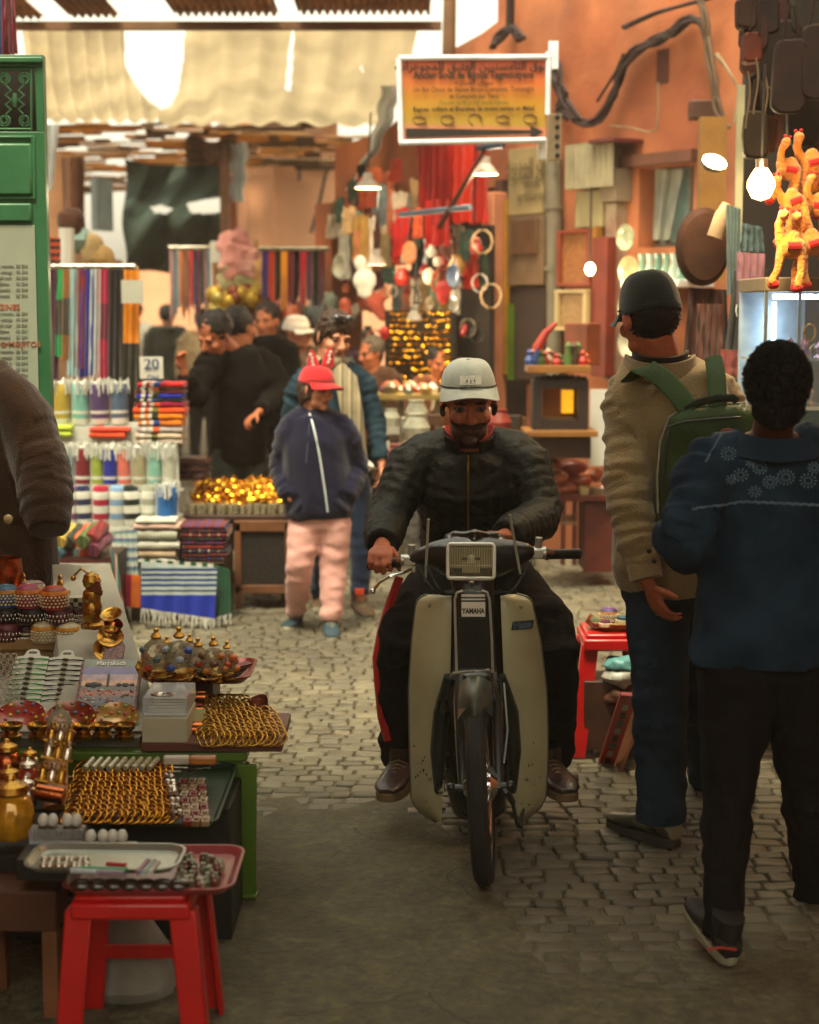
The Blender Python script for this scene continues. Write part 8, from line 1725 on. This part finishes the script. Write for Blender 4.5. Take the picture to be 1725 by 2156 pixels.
bm = NB(); bx2(1230, 1058, 1292, 1205, 10.15, 10.55, bm); obj('dresser_body', bm, RW, ds, bevel=.004)
for x in (1182, 1206): bm = NB(); bx2(x, 1056, x + 10, 1190, 10.15, 10.2, bm); obj('leg', bm, RW, ds)
bm = NB(); bx2(1182, 1098, 1216, 1106, 10.15, 10.5, bm); obj('shelf_board', bm, mat('shelf_pale', '#8a6a4a', .6), ds)
for k, (x0, x1, c) in enumerate(((1222, 1240, '#a89c6a'), (1246, 1290, '#5a4a30'))): bm = NB(); bx2(x0, 1028, x1, 1042, 10.12, 10.25, bm); obj('small_box', bm, mat('sb_%d' % k, c, .4, var=.3), label=['small pale box at the front of the dresser', 'brown box at the right end of the dresser'][k], cat='box', bevel=.003)
# ---- red stool with its basket beside the backpacker
zt4 = .505; a, b = G(1235, 1335, zt4), G(1350, 1335, zt4)
s2 = thing('red_stool', V(((a.x + b.x) / 2, a.y + .12, GZ)), 'tall red plastic stool with the basket of boxes beside the backpacker', 'stool')
bm = NB(); box(bm, ((a.x + b.x) / 2, a.y + .12, zt4 - .012), (b.x - a.x, .26, .025)); box(bm, ((a.x + b.x) / 2, a.y + .12, zt4 - .04), (b.x - a.x + .02, .28, .045)); obj('seat', bm, RDP, s2, bevel=.008)
for x, s in ((a.x + .02, -1), (b.x - .02, 1)):
 for y, q in ((a.y + .01, -1), (a.y + .23, 1)):
  bm = NB(); tp, bt = V((x, y, zt4 - .04)), V((x + s * .05, y + q * .03, GZ)); h_ = (tp - bt).length; d = (tp - bt).normalized(); M = Matrix.Translation(bt) @ Matrix((V((1, 0, 0)), d, V((1, 0, 0)).cross(d))).transposed().to_4x4()
  prism(bm, [(-.028, h_), (.028, h_), (.03, 0), (-.03, 0)], M, .01); prism(bm, [(-.006, h_), (.006, h_), (.006, 0), (-.006, 0)], M @ Matrix.Translation((s * .028, 0, q * .02)), .045); obj('leg', bm, RDP, s2, bevel=.003)
bm = NB(); box(bm, ((a.x + b.x) / 2, a.y, .18), (b.x - a.x + .05, .012, .03)); box(bm, (a.x - .025, a.y + .12, .2), (.012, .24, .03)); obj('brace', bm, RDP, s2)
bk = P(1292, 1316, a.y + .12); bm = NB(); lathe(bm, [(0, 0), (.075, .0), (.09, .018), (.105, .03), (.102, .034), (.085, .022), (.07, .008), (0, .008)], Matrix.Translation(V((bk.x, bk.y, zt4 + .001))), 28); obj('basket', bm, mat('basket_straw', '#8a6a34', .7, var=.4, vscale=60, bump=1, bscale=120), label='shallow woven basket of little boxes on the tall red stool', cat='basket')
beadbox(1282, 1309, a.y + .1, .034, .05, ['#4a2c6a', '#b0781c', '#3a2458'], 'purple and orange beaded box in the woven basket', 'beaded_box', True, False); beadbox(1315, 1316, a.y + .06, .03, .032, ['#1c4a5a', '#1c4a5a'], 'blue beaded box at the right of the woven basket', 'beaded_box', False, False); beadbox(1275, 1320, a.y + .04, .02, .022, ['#7a1c3c', '#5a1c3c'], 'small crimson beaded box in the woven basket', 'beaded_box', False, False)
bm = NB(); p = P(1255, 1312, a.y + .08); tube(bm, [p + V((-.03, 0, .02)), p, p + V((.04, 0, -.012))], [(.02, .016), (.024, .02), (.02, .018)], 10, mi=0); obj('glass_bauble', bm, mat('bauble', '#7a8a6a', .15, .3, coat=.8, var=.6, vscale=40, col2='#a83c2c'), label='shiny glass bauble at the left of the woven basket', cat='bauble')
# things behind the stool: white packets, leaning red framed mirror, low board
for k, (x, y, w_, h_, c, lb) in enumerate(((1310, 1400, .12, .06, '#5f9a9a', 'turquoise jewellery heap behind the tall red stool'), (1305, 1425, .13, .07, '#a8aca0', 'white paper packet behind the tall red stool'), (1305, 1465, .1, .07, '#6a4a38', 'brown carved piece behind the tall red stool'))):
 bm = NB(); sph(bm, P(x, y, 6.2), (w_ / 2, .05, h_ / 2), None, 20, 14); crumple(bm, .018, 24, seed=k); obj('packet', bm, mat('pk_%d' % k, c, .4, var=.5, vscale=30), label=lb, cat='packet')
bm = NB(); box(bm, (P(1300, 1500, 6.25).x, 6.3, .2), (.26, .2, .26)); obj('low_crate', bm, DWOOD(), label='dark low crate behind the leaning red frame', cat='crate', bevel=.004)
mf = thing('leaning_mirror', G(1282, 1605, GZ), 'long red frame with patterned strip leaning beside the backpacker', 'frame'); a_, b_ = G(1277, 1606, GZ), P(1325, 1462, 5.75); d = (b_ - a_).normalized(); M = Matrix.Translation(lerp(a_, b_, .5)) @ Matrix((d.cross(V((0, 1, 0))).normalized(), d, d.cross(V((0, 1, 0))).normalized().cross(d))).transposed().to_4x4(); L_ = (b_ - a_).length
bm = NB(); prism(bm, [(-.03, -L_ / 2), (.03, -L_ / 2), (.03, L_ / 2), (-.03, L_ / 2)], M, .016); obj('frame_border', bm, mat('frame_red', '#a01c14', .4, coat=.3), mf, bevel=.003)
for k in range(8):
 bm = NB(); yy = -L_ / 2 + .03 + k * (L_ - .05) / 8
 for sgn in (-1, 1): box(bm, M @ V((0, yy, sgn * .009)), (.02, L_ / 14, .003), M.to_3x3())
 obj('inlay', bm, mat('inlay_%d' % (k % 3), ['#2c2018', '#8a8a7a', '#3a5a5a'][k % 3], .4), mf)
bm = NB(); q = G(1310, 1625, GZ); box(bm, q + V((.05, .12, .14)), (.012, .2, .32), rot3(0, .35, 0)); obj('brown_board', bm, WOOD(), label='thin brown board leaning behind the red frame', cat='board')
bm = NB(); box(bm, (P(1470, 1500, 6.4).x, 6.6, .28), (.42, .5, .5)); obj('dark_stand', bm, mat('stand_dark', '#1a120c', .8), label='dark stand behind the backpacker legs', cat='stand', bevel=.004)
drape(((1483, 1400), (1500, 1400)), ((1478, 1672), (1498, 1660)), 6.1, cloth('#2f5a84'), 'blue cloth hanging down behind the two people at right', wave=.01, nu=8)
# ================================================================ THE CROWDED SHOP IN THE MIDDLE DISTANCE
random.seed(23)
def wd_drape(q, off, m, label, name='hanging_garment', cat='garment', group=None, wave=.03, shape=None, fr=False):
 x0, y0, x1, y1 = q
 def f(u, v):
  w_ = (shape or (lambda v: 1))(v); x = lerp(x0, x1, .5 + (u - .5) * w_); p = PW(x, lerp(y0, y1, v) + 3 * math.sin(u * 9 + x0), off); return p + WN * (wave * math.sin(u * 13 + x0 + v) * (.4 + .6 * v) + wave * .4 * noise.noise(V((u * 6, v * 5, x0))))
 bm = NB(); sheet(bm, f, 18, 14, .005); return obj(name, bm, m, label=label, cat=cat, group=group)
for k, (x0, y0, x1, y1, c, n) in enumerate(((882, 300, 912, 470, '#780e0a', 'deep red'), (908, 300, 940, 476, '#8c100c', 'crimson'), (932, 302, 970, 462, '#b81e0a', 'orange-red'), (962, 302, 1000, 468, '#c0260c', 'bright vermilion'), (994, 304, 1032, 470, '#a81a0c', 'scarlet'), (900, 420, 950, 520, '#9a1410', 'low dark red'))):
 wd_drape((x0, y0, x1, y1), .55 + .05 * (k % 2), cloth(c, var=.25, vscale=5, trans=.12), n + ' cloth hanging in the red row under the big sign', 'hanging_cloth', 'cloth', 'red cloths hanging under the big sign')
pal = ['#a8281c', '#c8643c', '#8a9a84', '#b8a890', '#3c4a3c', '#c8b8a0', '#5a2a1c', '#a8402c', '#7a8a8a', '#c07850', '#6a5a3a', '#20241e', '#c4c0ac', '#8a5a3c', '#a01c1c', '#d07a5a', '#a07a3c', '#4a6a5c', '#b04a2a', '#caa878', '#6a3a50', '#d8c8a8', '#8a2c1a', '#e0d8c8']
nmz = ['red', 'terracotta', 'sage green', 'sand', 'dark green', 'cream', 'chocolate', 'brick', 'grey-blue', 'apricot', 'olive', 'black', 'ivory', 'brown', 'scarlet', 'salmon', 'gold-brown', 'sea green', 'rust', 'straw', 'plum', 'pale cream', 'oxblood', 'white']
zones = ['high at the left end of the shop', 'left of the red cloths', 'below the left pendant lamp', 'in the middle row of the shop', 'above the gold trinket board', 'beside the pink door post']
i = 0
tee = lambda v: 1.0 if v < .3 else .66
for (xa, xb, ya, yb, n, off, z) in ((700, 760, 385, 520, 7, .25, 0), (740, 850, 330, 480, 8, .4, 1), (720, 800, 430, 560, 8, .55, 2), (790, 900, 430, 600, 12, .5, 3), (830, 960, 560, 640, 10, .3, 4), (940, 1030, 470, 640, 12, .35, 5), (760, 900, 360, 480, 9, .15, 1)):
 for k in range(n):
  x = lerp(xa, xb, (k + rnd(.1, .9)) / n); y = rnd(ya, ya + (yb - ya) * .5); w_ = rnd(16, 34); h_ = rnd(45, 110); c = (i * 7 + 3) % 24; i += 1
  wd_drape((x - w_ / 2, y, x + w_ / 2, min(y + h_, yb + 30)), off + rnd(-.12, .12), cloth(pal[c], var=.35), '%s garment hanging %s' % (nmz[c], zones[z]), group='garments crowding the middle shop', shape=tee if k % 2 else None)
# assorted souvenirs as small round things
for k in range(120):
 x = rnd(700, 1035); y = rnd(500, 860); off = rnd(.1, .7); c = pal[(k * 5) % 24]; p = PW(x, y, off); s = rnd(.03, .075)
 if 815 < x < 950 and 650 < y < 835: continue
 bm = NB(); kind = k % 4
 if kind == 0: lathe(bm, [(0, -s), (s * .7, -s), (s, -s * .2), (s * .5, s * .7), (s * .6, s), (0, s)], Matrix.Translation(p), 10)
 elif kind == 1: lathe(bm, [(0, .01), (s, .02), (s * 1.2, 0), (s, .0), (0, -.01)], Matrix.Translation(p) @ Matrix.Rotation(A_, 4, 'Z') @ Matrix.Rotation(R(90), 4, 'X'), 16)
 elif kind == 2: sph(bm, p, (s * .8, s * .5, s * 1.3), None, 10, 8); crumple(bm, .02, 14, seed=k)
 else: tube(bm, [p + V((s * math.cos(t), 0, s * 1.2 * math.sin(t))) for t in [q * PI / 5 for q in range(10)]], s * .12, 6, closed=True)
 zx = 'left' if x < 800 else 'middle' if x < 920 else 'right'; zy = 'upper' if y < 620 else 'middle' if y < 740 else 'lower'
 obj(['vase', 'hanging_plate', 'pouch', 'wreath'][kind], bm, mat('sv_' + c.strip('#'), c, .4, var=.4, vscale=25, coat=.3), label='%s %s in the %s %s part of the crowded shop' % (nmz[(k * 5) % 24], ['vase', 'plate', 'pouch', 'ring'][kind], zy, zx), cat=['vase', 'plate', 'pouch', 'ring'][kind], group='souvenirs in the crowded shop')
for k, (x, y, r_, c, n) in enumerate(((962, 580, 24, '#8aa0b0', 'blue and red painted plate hanging right of the garments'), (722, 560, 26, '#a8a890', 'pale plate beside the small pendant lamp'), (965, 640, 18, '#8a8474', 'grey metal tray hanging below the painted plate'))):
 p = PW(x, y, .8); q = r_ / FPX * p.y; bm = NB(); lathe(bm, [(0, 0), (q * .7, .01), (q, .03), (q * .95, .034), (q * .6, .018), (0, .012)], Matrix.Translation(p) @ Matrix.Rotation(A_, 4, 'Z') @ Matrix.Rotation(R(90), 4, 'X'), 24); obj('hanging_plate', bm, mat('hp%d' % k, c, .3, var=.5, vscale=12, col2='#3c5a9a' if k == 0 else None, coat=.5), label=n, cat='plate')
bm = NB(); onwall(bm, 952, 480, 1034, 850, .3, .34); obj('darkening_panel', bm, mat('darkening_brown', '#20160f', .9, var=.5), label='dark panel added to darken the shop left of the pink door post', cat='board')  # panel added to darken this stretch of the shop
# board of gold trinkets
gb = PW(884, 742, .62); bm = NB(); onwall(bm, 818, 655, 950, 832, .55, .58); obj('trinket_board', bm, mat('board_black', '#1a120a', .8), label='dark board behind the rows of gold trinkets', cat='board')
fst = True
for j in range(13):
 for k in range(17):
  if random.random() < .12: continue
  p = PW(824 + k * 7.6 + rnd(-1, 1), 664 + j * 13 + rnd(-1.5, 1.5), .6)
  if fst: bm = NB(); lathe(bm, [(0, -.012), (.013, -.008), (.017, 0), (.01, .01), (0, .014)], None, 10); gt = obj('gold_trinket', bm, mat('trinket_gold', '#d8a02c', .25, 1, var=.3), label='small gold trinket in the rows on the dark board behind the rider', cat='trinket', group='gold trinkets on the dark board'); gt.location = p; fst = False
  else: dup(gt, p, (rnd(-.6, .6), rnd(-.6, .6), 0), scale=(rnd(.7, 1.5), 1, rnd(.7, 1.2)))
  COL.objects[-1]['label'] = 'gold trinket %s of the %s row down on the dark board' % (LMR(k / 17), ORD[j])
# table below
tb = thing('trinket_table', PW(870, 930, 1.0), 'small yellow-topped table in front of the gold trinket board', 'table'); zt5 = P(860, 836, 11.2).z
bm = NB(); a, b = P(795, 836, 11.2), P(935, 836, 11.2); box(bm, ((a.x + b.x) / 2, 11.35, zt5), (b.x - a.x, .35, .04)); obj('tabletop', bm, mat('straw_yellow', '#a08a4a', .7, var=.3), tb, bevel=.004)
for x in (a.x + .04, (a.x + b.x) / 2 - .06, b.x - .04): bm = NB(); box(bm, (x, 11.3, zt5 / 2), (.035, .035, zt5)); obj('leg', bm, mat('leg_grey', '#7a705a', .6), tb)
for k in range(22):
 p = V((rnd(a.x + .03, b.x - .03), rnd(11.2, 11.45), zt5 + .02)); c = pal[(k * 11 + 2) % 24]; bm = NB(); s = rnd(.02, .045); lathe(bm, [(0, 0), (s, 0), (s * 1.2, s), (s * .5, s * 1.8), (0, s * 2)], Matrix.Translation(p), 10); obj('small_pot', bm, mat('sv_' + c.strip('#'), c, .4), label='small %s pot on the yellow-topped table' % nmz[(k * 11 + 2) % 24], cat='pot', group='small pots on the yellow table')
# lower goods in front of the shop, behind the rider's shoulders
for k in range(46):
 x = rnd(800, 1110); y = rnd(860, 1010); Y = rnd(10.2, 11.2); p = P(x, y, Y);
 if p.z < .05: continue
 c = ['#a8a890', '#5a3a24', '#8a2c1c', '#7a8a7a', '#c0a878', '#2c241c', '#4a6a3c', '#b8b4a4'][k % 8]; n = ['ivory', 'brown', 'red', 'sage', 'straw', 'black', 'green', 'white'][k % 8]; s = rnd(.04, .09); bm = NB()
 if k % 2: box(bm, p, (s * 2, s * 1.6, s * 1.3), rz(rnd(-.4, .4)))
 else: lathe(bm, [(0, -s), (s * .8, -s), (s, 0), (s * .6, s * .8), (s * .7, s), (0, s)], Matrix.Translation(p), 12)
 obj('goods_box' if k % 2 else 'clay_pot', bm, mat('lg_' + c.strip('#'), c, .6, var=.4, vscale=12), label='%s %s on the shelves behind the rider, %s side' % (n, 'box' if k % 2 else 'pot', 'left' if x < 900 else 'right'), cat='box' if k % 2 else 'pot', group='goods on the shelves behind the rider', bevel=.004 if k % 2 else 0)
sh = thing('goods_shelf', V((.3, 11, .02)), 'low dark stepped shelf of goods behind the rider', 'shelf')
for k, (y, z) in enumerate(((10.4, .3), (10.75, .6), (11.1, .85))):
 bm = NB(); a, b = P(940, 900, y), P(1112, 900, y); box(bm, ((a.x + b.x) / 2, y, z), (b.x - a.x, .34, .03)); box(bm, ((a.x + b.x) / 2, y + .15, z / 2), (b.x - a.x, .03, z)); obj('shelf_step', bm, DWOOD(), sh)
# door post and strips between shop and notice boards
bm = NB(); a = PW(1041, 400, .12); b = PW(1041, 800, .12); box(bm, ((a.x + b.x) / 2, (a.y + b.y) / 2, 1.0), (.13, .13, 3.0), rz(A_)); obj('pink_post', bm, mat('pink_post', '#b0704e', .8, var=.2), label='pink door post at the right end of the crowded shop', cat='post', bevel=.01)
for x0, x1, y0, y1, c, n in ((1052, 1066, 380, 800, '#3a1c12', 'dark brown'), (1070, 1076, 420, 790, '#a8781c', 'golden yellow'), (1078, 1092, 640, 800, '#5a7a1c', 'lime green')):
 bm = NB(); onwall(bm, x0, y0, x1, y1, .02, .1); obj('door_strip', bm, mat('strip_' + n.replace(' ', '_'), c, .6, var=.3), label=n + ' strip beside the pink door post', cat='strip')
# poles with rods over the shop
for nm, q, c, lb in (('awning_rod', ((842, 652 - 200), (990, 436)), '#6a7a8a', 'blue-grey rod across the hanging garments'), ('awning_pole', ((925, 478), (1020, 320)), '#5a2c1c', 'slanting brown awning pole beside the red cloths'), ('awning_rod', ((1008, 312), (1060, 305)), '#2a3a4a', 'short dark rod under the big sign')):
 bm = NB(); tube(bm, [PW(*q[0], 1.3), PW(*q[1], 1.3)], .018, 8); obj(nm, bm, mat('rod_' + c.strip('#'), c, .5, .3), label=lb, cat='rod')
# white heart-like paper figure and pink-red hanging dolls
bm = NB(); p = PW(768, 590, .8); sph(bm, p, (.09, .04, .08)); sph(bm, p + V((-.03, 0, .12)), (.05, .04, .06)); sph(bm, p + V((0, 0, -.08)), (.06, .03, .05)); obj('white_doll', fuse(bm, .015, 2), cloth('#b8bab0'), label='white stuffed figure hanging above the sunglasses woman', cat='doll')
bm = NB(); p = PW(790, 640, .5); limb(bm, [p + V((-.06, 0, .08)), p, p + V((.06, 0, -.09))], [.05, .06, .04]); limb(bm, [p + V((.07, 0, .08)), p], [.04, .05]); obj('pink_doll', fuse(bm, .015, 2), cloth('#c8604c'), label='coral stuffed figure hanging under the white one', cat='doll')
# ---- far scarf rows and gold bag shop
cols = ['#c8a0a0', '#7aa0b8', '#cfc8b8', '#d07030', '#b89878', '#c8786a', '#c03020', '#1c6aa0', '#a83c34', '#2c2c3c']; cn = ['pink', 'sky blue', 'white', 'orange', 'beige', 'salmon', 'red', 'azure', 'brick', 'navy']
for k in range(14):
 x = 358 + k * 7; c = k % 10; drape(((x, 524), (x + 7, 524)), ((x + 1, rnd(625, 690)), (x + 8, rnd(625, 690))), 14.2 + .03 * (k % 3), cloth(cols[c], var=.1), '%s scarf in the far left row, %s' % (cn[c], 'second time that colour appears' if k > 9 else 'behind the glowing bulb'), 'hanging_scarf', 'scarf', nu=5, nv=6, wave=.02, group='far scarves above the far alley')
cols = ['#3a2070', '#c8442c', '#3a3a20', '#d08a1c', '#7a1c34', '#1c1820', '#a82030', '#5a2c50', '#20281c', '#5a1c28']; cn = ['violet', 'orange-red', 'olive', 'golden', 'wine', 'black', 'crimson', 'mauve', 'dark green', 'maroon']
for k in range(10):
 x = 552 + k * 13.3; drape(((x, 526), (x + 13, 526)), ((x, 618 + rnd(0, 40)), (x + 12, 618 + rnd(0, 40))), 12.7 + .03 * (k % 3), cloth(cols[k], var=.1), '%s scarf in the row hanging left of the crowded shop' % cn[k], 'hanging_scarf', 'scarf', nu=6, nv=6, wave=.02, group='scarves left of the crowded shop')
bm = NB(); tube(bm, [P(355, 522, 14.2), P(460, 522, 14.2)], .02, 6); obj('scarf_rail', bm, SILVER(), label='rail of the far left scarf row', cat='rail'); bm = NB(); tube(bm, [P(545, 524, 12.7), P(692, 524, 12.7)], .02, 6); obj('scarf_rail', bm, SILVER(), label='rail of the scarf row left of the crowded shop', cat='rail')
bm = NB(); box(bm, P(465, 530, 14), (.17, .03, .17)); obj('white_card', bm, WHITE(), label='white card hanging between the two scarf rows', cat='card')
for k, (x, y, s, c, n) in enumerate(((500, 535, .14, '#d09088', 'big pink'), (520, 545, .12, '#cf9a90', 'second pink'), (488, 590, .1, '#a8a478', 'green-cream'), (515, 595, .11, '#989a6a', 'olive-cream'), (540, 565, .1, '#c8a060', 'tan'))):
 t = thing('cloth_bag', P(x, y, 13.6), n + ' cloth bag hanging above the dark group', 'bag'); bm = NB(); sph(bm, P(x, y, 13.6), (s, s * .4, s * 1.1), None, 24, 16); crumple(bm, .09, 6, seed=k); crumple(bm, .03, 20); obj('bag_body', bm, cloth(c), t); bm = NB(); tube(bm, [P(x - 10, y - 22, 13.6), P(x, y - 60, 13.6), P(x + 10, y - 22, 13.6)], .02, 6); obj('bag_handle', bm, cloth(c), t)
for k in range(60):
 tx, ty = rnd(452, 560), rnd(612, 665); p = P(tx, ty, rnd(13.2, 13.7)); s = rnd(.04, .08); bm = NB(); sph(bm, p, s, None, 10, 8); obj('gilt_pouch', bm, mat('gilt_%d' % (k % 3), ['#b0902c', '#a89a50', '#7a3a1c'][k % 3], .4, .5, var=.5), label='%s pouch %s of the heap behind the dark group, %s' % (['gilt', 'pale gold', 'brown'][k % 3], LMR((tx - 452) / 108), 'upper half' if ty < 638 else 'lower half'), cat='pouch', group='gilt pouches behind the dark group')
for k in range(40):
 x = rnd(560, 700); y = rnd(640, 700); p = P(x, y, rnd(13, 13.8)); s = rnd(.04, .09); bm = NB(); sph(bm, p, (s, s, s * 1.3), None, 8, 6); crumple(bm, .02, 12, seed=k); c = pal[(k * 7) % 24]; obj('pouch', bm, mat('sv_' + c.strip('#'), c, .4), label='%s pouch hanging below the scarf row' % nmz[(k * 7) % 24], cat='pouch', group='pouches below the scarf row')
# left: cloth bundle and shelf above the towel stall
drape(((100, 498), (128, 502)), ((98, 560), (126, 562)), 9.9, cloth('#b0401c', 'orange_pattern', stripes=('Z', .04, [(0, '#b8481c'), (.5, '#3a1c10')])), 'orange and black patterned cloth beside the green door', nu=10)
bm = NB(); q = [P(140, 480, 11), P(140, 566, 11)]; tube(bm, q, .05, 8); obj('white_pillar', bm, WHITE(), label='white pillar behind the hanging scarves', cat='pillar')
for k, (x, y, c, n) in enumerate(((152, 470, '#4a2c1c', 'brown'), (168, 505, '#8aa89a', 'mint'), (205, 545, '#b09058', 'straw'), (190, 520, '#c0a878', 'tan'))):
 bm = NB(); p = P(x, y, 11.2); sph(bm, p, (.09, .06, .1)); crumple(bm, .04, 9, seed=k); obj('cloth_bundle', bm, cloth(c), label=n + ' bundle hanging above the towel stall scarves', cat='bundle')
# ---- green door leaf with its iron grille and the menu
DG = mat('green_paint', '#2c6a42', .5, var=.2, vscale=4, bump=.3, bscale=30, dirt=.1, coat=.15); dY = 6.4
dr = thing('green_door', P(50, 1000, dY), 'tall green painted door leaf with iron scrollwork and a menu sheet', 'door')
xa, xb = P(-160, 500, dY).x, P(100, 500, dY).x; zb_, zt6 = GZ + .01, P(0, 115, dY).z
def dbox(x0, y0, x1, y1, Y0, Y1, nm, m, par=None, bev=.004): a, b = P(x0, y1, dY), P(x1, y0, dY); bm = NB(); box(bm, ((a.x + b.x) / 2, (Y0 + Y1) / 2, (a.z + b.z) / 2), (b.x - a.x, Y1 - Y0, b.z - a.z)); return obj(nm, bm, m, par or dr, bevel=bev)
bm = NB(); a, b = P(0, 277, dY), P(70, 141, dY); w_l = xa
for (q0, q1, z0, z1) in ((xa, xb, b.z, zt6), (P(70, 0, dY).x, xb, a.z, b.z), (xa, xb, zb_, a.z)): box(bm, ((q0 + q1) / 2, dY + .02, (z0 + z1) / 2), (q1 - q0, .05, z1 - z0))
obj('door_leaf', bm, DG, dr, bevel=.003)
dbox(-150, 302, 68, 412, dY - .022, dY - .004, 'door_panel', DG, bev=.01); dbox(-150, 428, 68, 468, dY - .022, dY - .004, 'door_panel', DG, bev=.008); dbox(-150, 120, 92, 134, dY - .02, dY - .004, 'door_moulding', DG, bev=.006)
for q in ((-150, 286, 72, 292), (-150, 414, 72, 420), (70, 286, 74, 420)): dbox(*q, dY - .014, dY - .004, 'door_moulding', DG, bev=.003)
bm = NB(); box(bm, (P(-10, 200, dY).x, dY + .12, (a.z + b.z) / 2), (.3, .01, .34)); obj('dark_opening', bm, mat('opening_dark', '#241e18', .9), dr)
IR = mat('green_iron', '#3a6a48', .5, .3, var=.3); bm = NB(); gy_ = dY + .0
def scroll(cx, cy, r0, s1, s2, turns=1.6): return [P(cx + s1 * r0 * (1 - .62 * t) * math.cos(t * turns * 2 * PI + .6), cy + s2 * r0 * (1 - .62 * t) * math.sin(t * turns * 2 * PI + .6), gy_) for t in [i / 26 for i in range(27)]]
for cx, cy, s1, s2 in ((10, 166, -1, -1), (52, 166, 1, -1), (10, 253, -1, 1), (52, 253, 1, 1)): tube(bm, scroll(cx, cy, 13, s1, s2), .0042, 6)
for s in (-1, 1): tube(bm, [P(31 + s * x, y, gy_) for x, y in ((20, 178), (8, 190), (20, 200), (8, 210), (20, 220), (8, 230), (18, 240))], .0042, 6)
tube(bm, [P(31, 196, gy_), P(31, 210, gy_), P(31, 224, gy_)], [.007, .012, .007], 8)
for q in (((0, 146), (66, 146)), ((0, 272), (66, 272)), ((66, 143), (66, 275)), ((-4, 143), (-4, 275))): tube(bm, [P(*q[0], gy_), P(*q[1], gy_)], .005, 6)
obj('iron_grille', bm, IR, dr)
for cx in (-75,):
 pass
mn_ = dbox(-150, 474, 74, 860, dY - .012, dY - .006, 'menu_sheet', mat('menu_paper', '#9aa894', .5, var=.1), bev=0)
OR = mat('menu_orange', '#a85a3c', .7); GY = mat('menu_grey', '#7a8478', .7)
def mt(s, x, y, size, m): text(s, size, facing(P(x, y, dY - .0135)), m, mn_, bold=.0004)
mt('TAGINES', 8, 647, .03, OR); mt('THÉS & MOJITOS', 22, 725, .03, OR)
for y0 in (560, 660, 740):
 for k in range(6): mt('%d DH' % (25 + 5 * ((k * 3) % 5)), 46, y0 + k * 12.5, .016, GY); mt(['Thé menthe', 'Jus orange', 'Café noir', 'Citron', 'Panaché', 'Avocat'][k], 8, y0 + k * 12.5, .015, GY)
# red and blue cloth above the door at the corner
drape(((4, -20), (30, -20)), ((8, 118), (40, 112)), 7.6, cloth('#7a2430'), 'dark red cloth hanging at the top left corner above the green door', nu=10, wave=.03); drape(((-30, -20), (8, -20)), ((-30, 118), (8, 116)), 7.7, cloth('#24406a'), 'blue cloth hanging at the top left corner', nu=10)
bm = NB(); sheet(bm, lambda u, v: P(lerp(96, 124 - 14 * v, u), lerp(262, 400, v), 12 + .05 * math.sin(u * 7)), 8, 10, .003); obj('plastic_sheet', bm, MATS['white_plastic'], label='white plastic strip hanging behind the green door', cat='sheet')
# ================================================================ AIR
m = bpy.data.materials.new('haze'); m.use_nodes = True; m.node_tree.nodes.clear()
o_ = m.node_tree.nodes.new('ShaderNodeOutputMaterial'); v_ = m.node_tree.nodes.new('ShaderNodeVolumePrincipled')
v_.inputs['Color'].default_value = (.95, .9, .8, 1); v_.inputs['Density'].default_value = .0022; v_.inputs['Anisotropy'].default_value = .3
m.node_tree.links.new(v_.outputs[0], o_.inputs['Volume'])
bm = NB(); box(bm, (0, 50, 3.5), (124, 144, 9)); obj('haze', bm, m, kind='stuff')
S.cycles.volume_bounces = 1
